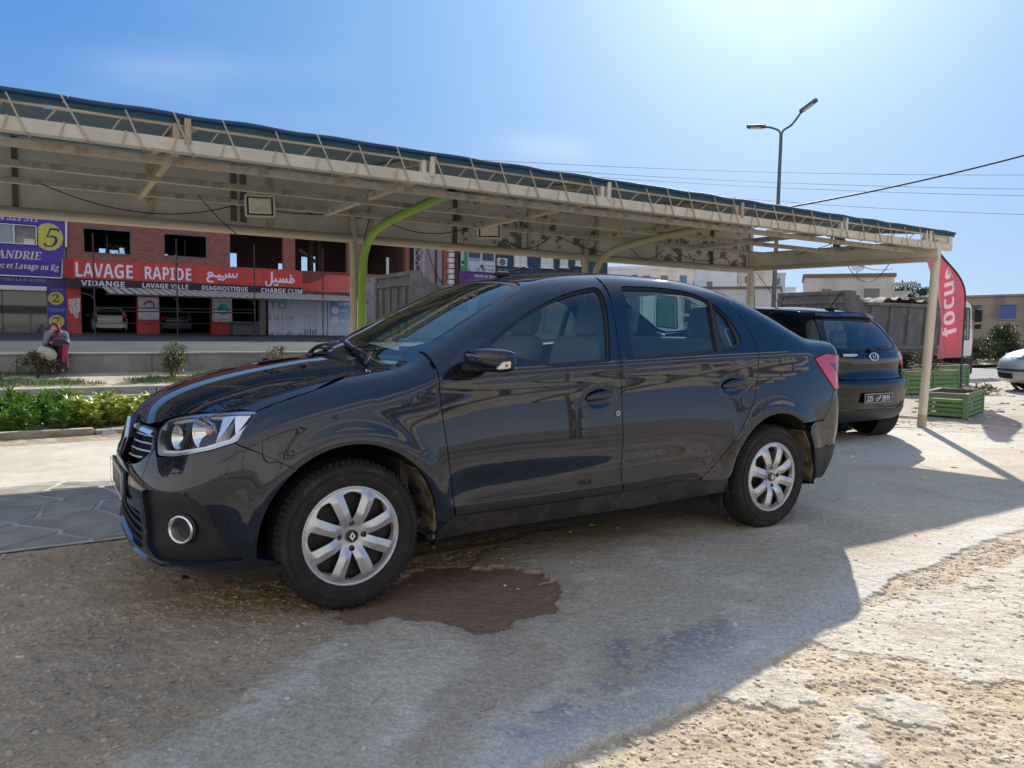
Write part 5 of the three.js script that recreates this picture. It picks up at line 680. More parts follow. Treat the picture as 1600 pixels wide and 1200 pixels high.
  board('service_band', 0.28, 11.49, 2.98, 3.40, FZ + 0.25, 2048, (g, w, h) => { const u = w / 11.2; g.fillStyle = '#14131c'; g.fillRect(0, 0, w, h); const F = 'bold $ sans-serif'; txt(g, 'VIDANGE', 1.55 * u, h * 0.5, 0.36 * u, F, '#d3d0e6', 'center', 1.18); txt(g, 'LAVAGE VILLE', 4.3 * u, h * 0.5, 0.32 * u, F, '#d3d0e6', 'center', 1.02); txt(g, 'DIAGNOSTIQUE', 7.15 * u, h * 0.5, 0.31 * u, F, '#d3d0e6', 'center', 1); txt(g, 'CHARGE CLIM', 10.1 * u, h * 0.55, 0.34 * u, F, '#d3d0e6', 'center', 1.0); }, b);
  board('red_panel', 11.50, 14.57, 3.2, 4.32, FZ + 0.25, 512, (g, w, h) => { g.fillStyle = '#7a1f22'; g.fillRect(0, 0, w, h); const q = g.createLinearGradient(0, 0, w, 0); q.addColorStop(0, '#b33a30'); q.addColorStop(1, '#c86a68'); g.fillStyle = q; g.beginPath(); g.moveTo(0, h); g.lineTo(0, h * 0.62); g.quadraticCurveTo(w * 0.3, h * 0.55, w * 0.45, h * 0.12); g.lineTo(w, h * 0.12); g.lineTo(w, h); g.fill(); }, b);
  // ground floor: red piers, dark bays
  for (const [x0, x1] of [[0.28, 0.88], [3.31, 4.30], [6.81, 7.83]]) part('pier', bb(x0, x1, 0.5, 3.0, FZ - 0.6, FZ), redPaint, b);
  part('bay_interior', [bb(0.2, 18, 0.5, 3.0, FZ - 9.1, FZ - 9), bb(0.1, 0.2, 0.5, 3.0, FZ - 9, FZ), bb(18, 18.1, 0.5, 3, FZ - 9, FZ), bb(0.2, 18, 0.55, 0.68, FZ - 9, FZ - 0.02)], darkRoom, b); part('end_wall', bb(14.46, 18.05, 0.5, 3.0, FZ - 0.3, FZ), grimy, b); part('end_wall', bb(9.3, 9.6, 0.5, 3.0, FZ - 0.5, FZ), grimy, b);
  const poster = (x0, x1, y0, y1, dr) => board('poster', x0, x1, y0, y1, FZ + 0.07, 256, dr, b);
  poster(3.33, 4.28, 1.50, 2.60, (g, w, h) => { g.fillStyle = '#c5c2cc'; g.fillRect(0, 0, w, h); const arc = (c, a, r, lw) => { g.strokeStyle = c; g.lineWidth = lw; g.beginPath(); g.arc(w * 0.52, h * 0.36, r, a, a + 2.2); g.stroke(); }; arc('#b5405a', 3.3, w * 0.2, w * 0.12); arc('#6d5aa8', 4.6, w * 0.24, w * 0.09); arc('#5a78b8', 0.4, w * 0.16, w * 0.07); txt(g, 'TOTAL', w * 0.5, h * 0.80, h * 0.13, 'bold $ sans-serif', '#8a8aa4'); });
  poster(6.83, 7.80, 1.45, 2.66, (g, w, h) => { g.fillStyle = '#b9bec4'; g.fillRect(0, 0, w, h); g.strokeStyle = '#555f66'; g.lineWidth = 5; g.strokeRect(w * 0.08, h * 0.12, w * 0.84, h * 0.78); g.fillStyle = '#1f9aa6'; g.beginPath(); g.arc(w * 0.55, h * 0.46, w * 0.30, 0, 7); g.fill(); g.fillStyle = '#157783'; g.beginPath(); g.moveTo(w * 0.22, h * 0.5); g.quadraticCurveTo(w * 0.4, h * 0.2, w * 0.72, h * 0.22); g.quadraticCurveTo(w * 0.4, h * 0.3, w * 0.3, h * 0.6); g.fill(); g.fillStyle = '#cfd6d8'; g.fillRect(w * 0.14, h * 0.52, w * 0.6, h * 0.05); });
  { const t = ext([[0.36, 1.95], [0.34, 2.42], [0.85, 2.48], [0.83, 1.85], [0.74, 1.75], [0.76, 1.55], [0.62, 1.5], [0.56, 1.72], [0.45, 1.72]], 0.03); part('torn_poster', mv(t, 0, 0, FZ + 0.005), worn([0.55, 0.45, 0.45], [0.45, 0.2, 0.2], 0.5, 0.6, 8, 0.6, 0.8), b); }
  // white advertising panels closing the right-hand bay
  board('white_panel', 9.60, 12.85, 0.48, 2.86, FZ + 0.4, 1024, (g, w, h) => { g.fillStyle = '#b9c0cf'; g.fillRect(0, 0, w, h); const T = '#66708a', F = '$ sans-serif'; txt(g, 'TO', w * 0.02, h * 0.20, h * 0.24, 'bold $ sans-serif', '#7f89a2', 'left', 1.3); txt(g, 'à la Cire', -w * 0.01, h * 0.48, h * 0.165, F, T, 'left'); txt(g, 'et Equilibrage', w * 0.01, h * 0.86, h * 0.15, F, '#46536b', 'left', 0.9); g.strokeStyle = '#5c6a80'; g.lineWidth = 5; g.beginPath(); g.moveTo(w * 0.22, h * 0.85); g.quadraticCurveTo(w * 0.24, h * 0.62, w * 0.28, h * 0.66); g.stroke();
    g.strokeStyle = '#8f9db0'; g.lineWidth = 4; g.beginPath(); g.arc(w * 0.67, h * 0.55, w * 0.075, 0, 7); g.stroke(); g.strokeStyle = '#3f6a8c'; g.lineWidth = 7; g.beginPath(); g.arc(w * 0.66, h * 0.52, w * 0.085, 3.6, 5.9); g.stroke(); for (let k = 0; k < 5; k++) { g.fillStyle = '#42698a'; g.fillRect(w * (0.60 + k * 0.045), h * (0.72 + (k % 2) * 0.03), w * 0.025, h * 0.15); } g.fillRect(w * 0.58, h * 0.89, w * 0.24, h * 0.022); g.strokeStyle = '#7f93aa'; g.lineWidth = 4; g.strokeRect(w * 0.76, h * 0.30, w * 0.03, h * 0.38); }, b);
  board('service_panel', 12.88, 14.50, 0.52, 2.90, FZ + 0.42, 512, (g, w, h) => { g.fillStyle = '#b9c2d0'; g.fillRect(0, 0, w, h); const q = g.createLinearGradient(0, 0, 0, h * 0.55); q.addColorStop(0, '#5e7fa4'); q.addColorStop(1, '#b0bccb'); g.fillStyle = q; g.beginPath(); g.moveTo(w * 0.05, h * 0.55); g.lineTo(w * 0.05, h * 0.2); g.quadraticCurveTo(w * 0.06, h * 0.03, w * 0.3, h * 0.03); g.lineTo(w, h * 0.03); g.lineTo(w, h * 0.55); g.fill(); txt(g, 'SERVICES', w * 0.36, h * 0.13, h * 0.11, 'bold $ sans-serif', '#dfe6ee', 'left', 1.2); for (const [y, s] of [[0.30, 'Lavage'], [0.53, 'Graissage']]) { g.fillStyle = '#d5dae2'; g.beginPath(); g.arc(w * 0.26, h * y, w * 0.13, 0, 7); g.fill(); txt(g, s, w * 0.44, h * y, h * 0.055, 'bold $ sans-serif', '#e6ebf0', 'left'); } }, b);
  // corrugated awning in front of the bays, on thin poles with cables
  const aw = thing('corrugated_awning', 'low corrugated sheet awning on tall thin poles before the car wash', 'awning'); const sheet = worn([0.46, 0.43, 0.37], [0.34, 0.31, 0.27], 0.4, 0.7, 6, 1.2, 0.6);
  for (let k = 0; k < 34; k++) { const x0 = 1.78 + k * 0.36; part('awning_sheet', bar([x0 + 0.22, 2.64, FZ + 3.1], [x0 + 0.10, 3.02, FZ + 0.45], 0.27, 0.03), sheet, aw); } part('awning_edge', bar([1.7, 2.60, FZ + 3.1], [14.2, 2.60, FZ + 3.1], 0.06, 0.06), metalDark, aw);
  for (const x of [1.26, 4.70, 8.27, 11.75]) part('pole', rod([x, 0.3, FZ + 3], [x, 5.3, FZ + 3], 0.034, 8), metalDark, aw); for (const [y, r] of [[1.99, 0.028], [1.83, 0.03], [1.28, 0.02]]) part('cable', rod([1.26, y, FZ + 3], [8.27, y + 0.07, FZ + 3], r, 6), cableM, aw); for (const x of [1.3, 4.75, 8.3]) part('strut', tube([[x - 0.5, 2.62, FZ + 2.8], [x - 0.1, 2.45, FZ + 2.9], [x + 0.02, 1.9, FZ + 3]], 0.035, 12, 6), metalDark, aw);
  const cr = thing('dark_crate', 'dark low crate standing in front of the middle red pier', 'crate', [7.9, 0.78, FZ + 2.5]); part('body', [rbox(1.3, 0.62, 0.8, 0.03, 0, 0.31, 0)], mat(0.055, 0.05, 0.055, 0.8), cr); part('lid', rbox(1.36, 0.06, 0.86, 0.02, 0, 0.65, 0), mat(0.075, 0.07, 0.075, 0.8), cr);
}
{ // beyond the car wash
  const b = thing('pink_house', 'dull pink rendered house with a bare block column at its corner', 'house'); part('wall', bb(18.9, 20.45, 0.5, 9, FZ - 8, FZ - 0.4), worn([0.36, 0.27, 0.29], [0.30, 0.22, 0.24], 0.4, 0.65, 5, 4, 0.9), b); part('drain_pipe', rod([20.0, 0.5, FZ - 0.33], [20.0, 6.1, FZ - 0.33], 0.06, 8), mat(0.04, 0.04, 0.06, 0.6), b); part('window', bb(18.98, 19.12, 5.6, 6.3, FZ - 0.41, FZ - 0.37), darkGlass, b); part('column', bb(20.5, 21.0, 0.5, 9, FZ - 1, FZ - 0.3), brick, b);
  for (let k = 0; k < 24; k++) part('block', rbox(0.42, 0.28, 0.3, 0.02, 20.98 + 0.05 * (k % 2), 0.8 + k * 0.335, FZ - 0.25), whitePaint, b); part('gate_post', bb(21.15, 21.36, 0.5, 9, FZ - 0.2, FZ + 0.05), mat(0.06, 0.03, 0.04, 0.8), b); part('loose_wire', sag([19.2, 6.6, FZ - 0.2], [20.5, 4.0, FZ - 0.2], 0.5, 0.025), cableM, b);
  const l = thing('lattice_mast', 'pale lattice steel mast between the car wash and pink house', 'mast', [18.6, 0.5, FZ + 0.2]); for (const s of [-1, 1]) part('leg', bar([s * 0.3, 0, 0], [s * 0.3, 9, 0], 0.06, 0.06), mat(0.42, 0.46, 0.52, 0.6), l); const br = []; for (let k = 0; k < 14; k++) { const y = k * 0.62; part('brace', bar([-0.3, y, 0], [0.3, y + 0.62, 0.0], 0.04, 0.03), mat(0.42, 0.46, 0.52, 0.6), l); part('brace', bar([0.3, y, 0.03], [-0.3, y + 0.62, 0.03], 0.04, 0.03), mat(0.42, 0.46, 0.52, 0.6), l); }
  const s = thing('spare_parts_shop', 'slate blue spare parts shop with white windows, wall art and purple banner', 'shop'); part('wall', bb(21.4, 33.5, 0.4, 9, FZ - 9, FZ - 0.2), (() => { const m = texture(1024, 1024, (g, w, h) => { g.fillStyle = '#2f4456'; g.fillRect(0, 0, w, h); for (let k = 0; k < 130; k++) { g.strokeStyle = g.fillStyle = ['#8fa2b0', '#9fb2c0', '#6f8798'][k % 3]; g.lineWidth = 3; const x = rnd(0, w), y = rnd(0, h), r = rnd(3, 13); g.beginPath(); if (k % 3) { g.arc(x, y, r, rnd(0, 3), rnd(3.5, 6)); g.stroke(); } else { g.ellipse(x, y, r * 0.7, r * 0.4, rnd(0, 3), 0, 7); g.fill(); } } }, [1 / 4.2, 1 / 4.2]); m.wrapS = m.wrapT = THREE.RepeatWrapping; return mat(1, 1, 1, 0.85, 0, { map: m }); })(), s);
  for (const [x0, x1, y0, y1] of [[25.57, 26.57, 5.42, 6.3], [27.70, 28.69, 5.45, 6.3], [29.28, 29.93, 5.55, 6.3], [30.58, 31.03, 5.75, 6.3]]) { const f = part('window', mv(ext(rect(x0, x1, y0, y1), 0.1, [rect(x0 + 0.06, (x0 + x1) / 2 - 0.03, y0 + 0.06, y1 - 0.06), rect((x0 + x1) / 2 + 0.03, x1 - 0.06, y0 + 0.06, y1 - 0.06)]), 0, 0, FZ - 0.19), whitePaint, s); part('pane', bb(x0, x1, y0, y1, FZ - 0.19, FZ - 0.17), mat(0.62, 0.66, 0.60, 0.3), f); part('sill', bb(x0 - 0.05, x1 + 0.05, y0 - 0.08, y0, FZ - 0.2, FZ - 0.02), whitePaint, f); }
  for (const [y, m] of [[5.58, mat(0.5, 0.52, 0.54, 0.5)], [4.93, mat(0.10, 0.11, 0.13, 0.5)]]) { const ac = part('air_conditioner', rbox(0.70, 0.52, 0.3, 0.03, 24.54, y, FZ), m, s); const fan = new THREE.TorusGeometry(0.19, 0.02, 8, 28); mv(fan, 24.50, y, FZ + 0.155); part('fan_ring', fan, metalDark, ac); const h = new THREE.CircleGeometry(0.17, 24); mv(h, 24.50, y, FZ + 0.153); part('fan', h, mat(0.12, 0.13, 0.14, 0.6), ac); }
  board('green_board', 21.54, 22.04, 4.85, 6.6, FZ, 128, (g, w, h) => { g.fillStyle = '#9fb4c0'; g.fillRect(0, 0, w * 0.45, h); g.fillStyle = '#3f8a48'; g.fillRect(w * 0.45, 0, w, h); g.fillStyle = '#3f8a48'; g.fillRect(0, h * 0.8, w, h); g.fillStyle = '#3a2222'; g.beginPath(); g.ellipse(w * 0.3, h * 0.68, w * 0.25, h * 0.06, 0, 0, 7); g.fill(); }, s);
  board('billboard', 22.04, 24.05, 4.88, 6.6, FZ, 512, (g, w, h) => { g.fillStyle = '#aebccc'; g.fillRect(0, 0, w, h); g.fillStyle = '#31485e'; g.fillRect(w * 0.03, h * 0.30, w * 0.42, h * 0.3); g.fillStyle = '#4b4450'; g.fillRect(w * 0.52, h * 0.08, w * 0.42, h * 0.5); g.fillStyle = '#8296ac'; g.fillRect(w * 0.03, h * 0.5, w * 0.42, h * 0.12); g.fillStyle = '#c8cdd6'; g.fillRect(w * 0.55, h * 0.66, w * 0.45, h * 0.34); txt(g, '23 640 640', w * 0.78, h * 0.76, h * 0.11, 'bold $ sans-serif', '#3e4656', 'center', 0.8); txt(g, '29 547 540', w * 0.78, h * 0.91, h * 0.11, 'bold $ sans-serif', '#3e4656', 'center', 0.8); g.fillStyle = '#2c2e38'; g.beginPath(); g.moveTo(w * 0.42, h * 0.78); g.lineTo(w * 0.55, h * 0.72); g.lineTo(w * 0.62, h); g.fill(); }, s);
  board('purple_banner', 21.46, 26.9, 3.3, 4.82, FZ + 0.05, 1024, (g, w, h) => { g.fillStyle = '#5b2a78'; g.fillRect(0, 0, w, h); txt(g, 'PIÈCES DE RECHANGE OCCASION', w * 0.5, h * 0.14, h * 0.135, 'bold $ sans-serif', '#d9d2e6', 'center', 1.05); g.strokeStyle = '#9a86b4'; g.lineWidth = 5; for (const x of [0.14, 0.22]) { g.beginPath(); g.arc(w * x, h * 0.34, h * 0.07, 0.4, 5.6); g.stroke(); } }, s);
}
// ------------------------------------------------------------------ low wall, its cap, verge plants
{ const w = thing('roadside_wall', 'long low grey wall of concrete panels beyond the road', 'wall'); const wm = worn([0.30, 0.275, 0.24], [0.22, 0.20, 0.18], 0.4, 0.65, 6, 2.5, 0.9, 0, 0.004); for (let k = 0; k < 16; k++) { const x0 = -11.2 + k * 3.24; part('wall_panel', bb(x0 + 0.01, x0 + 3.23, -0.3, 0.37 + 0.01 * (k - 3) * 0.6, -20.14, -20), wm, w); part('wall_cap', bar([x0, 0.395 + 0.006 * (k - 3), -20.07], [x0 + 3.24, 0.395 + 0.006 * (k - 2), -20.07], 0.24, 0.045), worn([0.46, 0.42, 0.37], [0.36, 0.33, 0.29], 0.4, 0.65, 6, 2, 0.9), w); } }
function leafGeo(L, W, fold) { const g = new THREE.BufferGeometry(), P = [[0, 0, 0], [-W * 0.45, fold, L * 0.35], [W * 0.45, fold, L * 0.35], [0, 0, L * 0.4], [-W * 0.32, fold * 0.6, L * 0.75], [W * 0.32, fold * 0.6, L * 0.75], [0, -fold * 0.6, L]]; const I = [0, 3, 1, 0, 2, 3, 1, 3, 4, 3, 2, 5, 4, 3, 6, 3, 5, 6], a = []; for (const i of I) a.push(...P[i]); g.setAttribute('position', new THREE.BufferAttribute(new Float32Array(a), 3)); g.computeVertexNormals(); return g; }
const leafMat = phys({ color: C(1, 1, 1), roughness: 0.55, transmission: 0.45, thickness: 0 });
function foliage(n, geo, place, colour, parent, nm = 'foliage') { const im = new THREE.InstancedMesh(geo, leafMat, n), m = new THREE.Matrix4(), q = new THREE.Quaternion(), e = new THREE.Euler(0, 0, 0, 'YXZ'); for (let i = 0; i < n; i++) { const [p, d, s] = place(i); q.setFromEuler(e.set(d[0], d[1], d[2])); m.compose(V3(...p), q, V3(s, s, s)); im.setMatrixAt(i, m); im.setColorAt(i, colour(i)); } im.name = nm; im.userData.kind = 'stuff'; im.castShadow = im.receiveShadow = true; parent.add(im); return im; }
const barkM = mat(0.10, 0.075, 0.05, 0.95);
function bush(name, label, x, y, z, rx, ry, n, leaf, cols, group) { const t = thing(name, label, 'bush', [x, y, z], rnd(0, 6), group); const st = []; for (let k = 0; k < 9; k++) { const a = rnd(0, 6.28), r = rx * rnd(0.3, 0.8); st.push(rod([0, -0.05, 0], [Math.cos(a) * r, ry * rnd(0.6, 1.4), Math.sin(a) * r], 0.012 * Math.max(1, rx), 5, 0.006)); } part('stem', st, barkM, t); const cl = []; for (let k = 0; k < 16; k++) { const a = rnd(0, 6.28), b = rnd(0.1, 1.4), r = Math.pow(rnd(), 0.4) * 0.85; cl.push([Math.cos(a) * Math.cos(b) * r * rx, ry * 0.35 + Math.sin(b) * r * ry * 1.35, Math.sin(a) * Math.cos(b) * r * rx, rnd(0.22, 0.42)]); }
  foliage(n, leafGeo(leaf, leaf * 0.42, leaf * 0.1), () => { const c = cl[(rnd() * cl.length) | 0], a = rnd(0, 6.28), b = Math.acos(rnd(-1, 1)), r = c[3] * Math.pow(rnd(), 0.45); return [[c[0] + Math.sin(b) * Math.cos(a) * r * rx, Math.max(0.02, c[1] + Math.cos(b) * r * ry), c[2] + Math.sin(b) * Math.sin(a) * r * rx], [rnd(-1.3, 0.7), rnd(0, 6.28), rnd(-0.6, 0.6)], rnd(0.6, 1.25)]; }, () => { const c = cols[(rnd() * cols.length) | 0], k = rnd(0.65, 1.3); return C(c[0] * k, c[1] * k, c[2] * k); }, t); return t; }
const DRYG = [[0.10, 0.11, 0.03], [0.17, 0.14, 0.06], [0.07, 0.09, 0.025]], MIDG = [[0.07, 0.12, 0.02], [0.13, 0.16, 0.035], [0.19, 0.19, 0.05]], PALEG = [[0.20, 0.22, 0.08], [0.28, 0.28, 0.13], [0.12, 0.15, 0.04]], DARKG = [[0.045, 0.075, 0.02], [0.07, 0.095, 0.03], [0.10, 0.12, 0.035]];
bush('verge_bush', 'scrubby dry bush beside the seated person', -1.05, -0.22, -19.2, 0.5, 0.5, 1400, 0.075, DRYG); bush('verge_bush', 'round green bush on the verge left of the saloon bonnet', 2.15, -0.25, -18.8, 0.52, 0.62, 2200, 0.075, MIDG); bush('verge_bush', 'pale flowering bush just above the saloon bonnet', 5.05, -0.22, -19.1, 0.40, 0.52, 1500, 0.07, PALEG);
{ const t = thing('leaf_litter', 'orange dry leaves under the round verge bush', 'leaves', [2.9, -0.3, -18.3]); t.userData.kind = 'stuff'; foliage(260, leafGeo(0.09, 0.06, 0.02), () => [[rnd(-0.8, 0.9), rnd(0, 0.10), rnd(-0.5, 0.6)], [rnd(-0.5, 0.5), rnd(0, 6.28), 0], rnd(0.6, 1.3)], () => C(rnd(0.3, 0.5), rnd(0.13, 0.25), 0.03), t); }
{ const t = thing('grass', 'short green grass on the verge below the wall', 'grass'); t.userData.kind = 'stuff'; foliage(9000, leafGeo(0.10, 0.014, 0.003), () => { let x, z; do { x = rnd(-4.5, 6); z = rnd(-19.9, -17.6); } while (fbm(x * 0.9 + 20, z * 1.1 + 50, 3) < 0.56); return [[x, -0.14 + (z + 20) * -0.076, z], [rnd(-1.6, -0.7), rnd(0, 6.28), 0], rnd(0.6, 1.5)]; }, () => { const k = rnd(0.7, 1.3); return C(0.13 * k, 0.21 * k, 0.04 * k); }, t, 'blades'); }
// planting strip between the paving and the road
{ const kerb = thing('bed_kerb', 'pale concrete kerb along the planting strip', 'kerb', [0, 0, 0]); const km = worn([0.50, 0.46, 0.39], [0.36, 0.32, 0.27], 0.4, 0.65, 8, 1.2, 0.9, 0, 0.004); for (let k = 0; k < 9; k++) part('kerb_stone', rbox(0.90, 0.12, 0.12, 0.015, -5.6 + k * 0.915, 0.0 + 0.012 * ((k * 7) % 3 - 1), -5.42 + 0.01 * ((k * 5) % 3)), km, kerb);
  const soil = struct('soil'); part('bed', bb(-8, 2.2, -0.3, 0.035, -8.1, -5.5), worn([0.20, 0.14, 0.085], [0.12, 0.085, 0.05], 0.4, 0.65, 8, 1.1, 0.95, 0, 0.03), soil);
  const hedge = (label, x0, x1, h, n, leaf, wd, cols, up) => { const t = thing('hedge', label, 'hedge'); const st = [], tops = []; for (let k = 0; k < (x1 - x0) * 60; k++) { const x = rnd(x0, x1), z = rnd(-7.7, -5.75), hh = h * rnd(0.55, 1.1) * (0.75 + 0.35 * vnoise(x * 2.1, z)), tx = x + rnd(-0.1, 0.1), tz = z + rnd(-0.1, 0.1); st.push(rod([x, 0.02, z], [tx, hh, tz], 0.006, 5, 0.004)); tops.push([x, z, tx, tz, hh]); } part('stem', st, mat(0.12, 0.14, 0.05, 0.8), t, 'stuff');
    foliage(n, leafGeo(leaf, wd, leaf * 0.08), () => { const s = tops[(rnd() * tops.length) | 0], f = 1 - Math.pow(rnd(), 1.6) * 0.9; return [[lerp(s[0], s[2], f) + rnd(-0.03, 0.03), s[4] * f, lerp(s[1], s[3], f) + rnd(-0.03, 0.03)], [rnd(up, 0.35), rnd(0, 6.28), rnd(-0.4, 0.4)], rnd(0.55, 1.2)]; }, () => { const c = cols[(rnd() * cols.length) | 0], k = rnd(0.7, 1.35); return C(c[0] * k, c[1] * k, c[2] * k); }, t); };
  hedge('dense green lance-leaved hedge at the left end of the planting strip', -3.2, -0.72, 0.30, 15000, 0.13, 0.034, [[0.17, 0.34, 0.04], [0.24, 0.40, 0.07], [0.11, 0.24, 0.03]], -1.3);
  hedge('yellow-green broad-leaved hedge next to the saloon nose', -0.72, 1.3, 0.31, 10000, 0.10, 0.052, [[0.40, 0.50, 0.06], [0.60, 0.60, 0.09], [0.25, 0.36, 0.05], [0.65, 0.62, 0.14]], -0.9);
  const tile = part(numbered('broken_tile'), (() => { const g = ext([[0, 0], [0.16, 0.02], [0.10, 0.09], [0.02, 0.07]], 0.012); spin(g, -0.9, 0, 0); return g; })(), mat(0.55, 0.56, 0.58, 0.5), scene); tile.position.set(-0.52, 0.01, -5.15); tag(tile, 'pale broken tile lying below the planting strip kerb', 'tile'); }
// ------------------------------------------------------------------ small hatchbacks
const hk = {
  W: curve([[-1, 0.76], [-0.5, 0.79], [0, 0.835], [0.5, 0.825], [1.5, 0.825], [2.43, 0.84], [2.7, 0.825], [3.1, 0.77]], 0.2),
  s: curve([[0.05, 0.19], [0.15, 0.10], [0.25, 0.04], [0.36, 0.02], [0.5, 0.006], [0.64, 0], [0.76, 0.006], [0.9, 0.03], [1.0, 0.06], [1.1, 0.10], [1.2, 0.14], [1.3, 0.185], [1.4, 0.235], [1.5, 0.30], [1.7, 0.45]], 0.04),
  t: curve([[-1.1, 0.5], [-0.9, 0.62], [-0.72, 0.78], [-0.6, 0.86], [-0.4, 0.93], [-0.1, 0.99], [0.12, 1.03], [0.2, 1.07], [0.5, 1.22], [0.8, 1.36], [0.98, 1.43], [1.2, 1.475], [1.5, 1.495], [1.9, 1.49], [2.25, 1.465], [2.5, 1.43], [2.66, 1.40], [2.8, 1.36], [3.2, 1.2]], 0.06),
  f: curve([[0, -0.3], [0.15, -0.55], [0.22, -0.66], [0.3, -0.72], [0.5, -0.755], [0.62, -0.745], [0.72, -0.70], [0.8, -0.62], [0.9, -0.4], [1.1, 0.3]], 0.03),
  r: curve([[0, 2.6], [0.15, 2.75], [0.24, 2.90], [0.34, 2.965], [0.5, 2.99], [0.62, 3.0], [0.68, 2.985], [0.73, 2.94], [0.8, 2.925], [0.9, 2.935], [0.98, 2.90], [1.06, 2.85], [1.2, 2.755], [1.32, 2.665], [1.40, 2.60], [1.44, 2.62], [1.5, 2.66], [1.7, 2.6]], 0.02),
};
function hatchField(x, y, z) { const a = Math.abs(z), r1 = Math.hypot(x, y - 0.29), r2 = Math.hypot(x - 2.43, y - 0.29); let half = hk.W(x) - hk.s(y - 0.05 * x * sstep(0.6, 1, y) + 0.05 * sstep(0.6, 1, y)); half += 0.018 * Math.exp(-Math.pow(r1 / 0.5, 4)) + 0.018 * Math.exp(-Math.pow(r2 / 0.5, 4)) - 0.02 * Math.exp(-Math.pow((y - 0.5 - 0.07 * x) / 0.09, 2)) * sstep(0.3, 0.7, x) * sstep(2.1, 1.7, x);
  const cx = x - 0.24 * sstep(1.3, 0.2, x) * a * a, top = hk.t(cx) - 0.05 * Math.min(1, a * a * 2.5), A = smax(a - half, (y - top) * (x > 0.1 && x < 1 ? 0.91 : 0.98), 0.15); return smax(A, smax(hk.f(y) + 0.13 * Math.pow(a / 0.6, 2.2) - x, x - hk.r(y) + 0.085 * Math.pow(a / 0.7, 2.6), 0.05), x < 1 ? 0.22 : 0.13); }
const hatch = new Body(hatchField), hatchBase = {};
{ const topZ = PROJ.top, full = p => [...p, ...p.slice().reverse().map(q => [q[0], -q[1]])], fullZ = p => [...p, ...p.slice().reverse().map(q => [-q[0], q[1]])], RV = rearView(3.6), hole = (cx, a0, a1) => arcPts(cx, 0.29, 0.355, a0, a1, 24), P = (pr, o, k = {}) => panel(hatch, pr, o, { gap: 0.0025, du: 0.05, dv: 0.05, ...k });
  const HS = (u, v) => [V3(u, 0.75 + 1.2 * Math.sin(v), 1.2 * Math.cos(v)), V3(0, -Math.sin(v), -Math.cos(v))], hS = (pr, pts) => pts.map(p => { const [o, d] = pr(...p), q = hatch.cast(o, d); return [q.x, Math.atan2(q.y - 0.75, q.z)]; });
  const dense = pts => { const o = []; for (let i = 0; i < pts.length - 1; i++) for (let k = 0; k < 6; k++) o.push([lerp(pts[i][0], pts[i + 1][0], k / 6), lerp(pts[i][1], pts[i + 1][1], k / 6)]); o.push(pts[pts.length - 1]); return o; };
  const winF = poly([[0.60, 1.04, 0.03], [0.95, 1.26, 0.15], [1.38, 1.39, 0.05], [1.34, 1.0, 0.04], [0.9, 0.97]]), winR = poly([[1.48, 1.40, 0.05], [2.0, 1.405, 0.1], [2.14, 1.33, 0.06], [2.10, 1.06, 0.05], [1.46, 1.01, 0.03]]), top = [[0.40, 1.06], [0.62, 1.19], [0.85, 1.31], [1.1, 1.40], [1.43, 1.44], [1.8, 1.445], [2.15, 1.435], [2.42, 1.41]];
  const B = hatchBase; B.wing = P(PROJ.side, [[-0.38, 0.83], [-0.1, 0.91], [0.15, 1.0], [0.40, 1.06], [0.42, 0.85], [0.45, 0.5], [0.46, 0.28], [0.34, 0.24], ...hole(0, -5, 118), [-0.25, 0.62], [-0.42, 0.68]]);
  B.door = P(PROJ.side, [...top.slice(0, 5), [1.41, 0.9], [1.40, 0.31], [0.46, 0.30], [0.45, 0.5], [0.42, 0.85]], { holes: [winF] }); B.rdoor = P(PROJ.side, [...top.slice(4, 7), [2.22, 1.2], [2.24, 0.95], [2.16, 0.75], [2.03, 0.5], [1.96, 0.33], [1.40, 0.31], [1.41, 0.9]], { holes: [winR] });
  B.quarter = P(PROJ.side, [[2.15, 1.435], [2.42, 1.41], [2.55, 1.375], [2.60, 1.28], [2.66, 1.16], [2.73, 1.02], [2.80, 0.90], [2.83, 0.75], [2.80, 0.66], [2.72, 0.62], ...hole(2.43, 62, 176).slice(0), [2.07, 0.25], [1.96, 0.33], [2.03, 0.5], [2.16, 0.75], [2.24, 0.95], [2.22, 1.2]]);
  B.glassF = panel(hatch, PROJ.side, winF, { off: -0.012, hem: 0, du: 0.08, dv: 0.08 }); B.glassR = panel(hatch, PROJ.side, winR, { off: -0.012, hem: 0, du: 0.08, dv: 0.08 }); B.trim = [panel(hatch, PROJ.side, winF, { holes: [inset(winF, 0.02)], off: -0.004 }), panel(hatch, PROJ.side, winR, { holes: [inset(winR, 0.02)], off: -0.004 })];
  const wsE = [[0.30, 0.66], [0.5, 0.63], [0.75, 0.585], [0.95, 0.54], [1.02, 0.45], [1.04, 0.2], [1.04, 0]], spo = [[2.62, 0], [2.61, 0.35], [2.57, 0.52], [2.48, 0.575]];
  B.roof = panel(hatch, HS, [...hS(PROJ.side, dense(top)), ...hS(topZ, dense(spo.slice().reverse())), ...hS(topZ, dense(wsE.slice().reverse()))], { both: true, du: 0.05, dv: 0.05 });
  B.screen = panel(hatch, topZ, full([[0.16, 0.2], [0.2, 0.5], [0.29, 0.655], ...wsE.slice(1, 6)]), { off: -0.006, hem: 0, du: 0.06, dv: 0.06 });
  B.bonnet = P(topZ, full([[-0.69, 0.2], [-0.64, 0.42], [-0.5, 0.60], [-0.36, 0.71], [-0.1, 0.74], [0.15, 0.70], [0.24, 0.66], [0.16, 0.5], [0.12, 0.2]]));
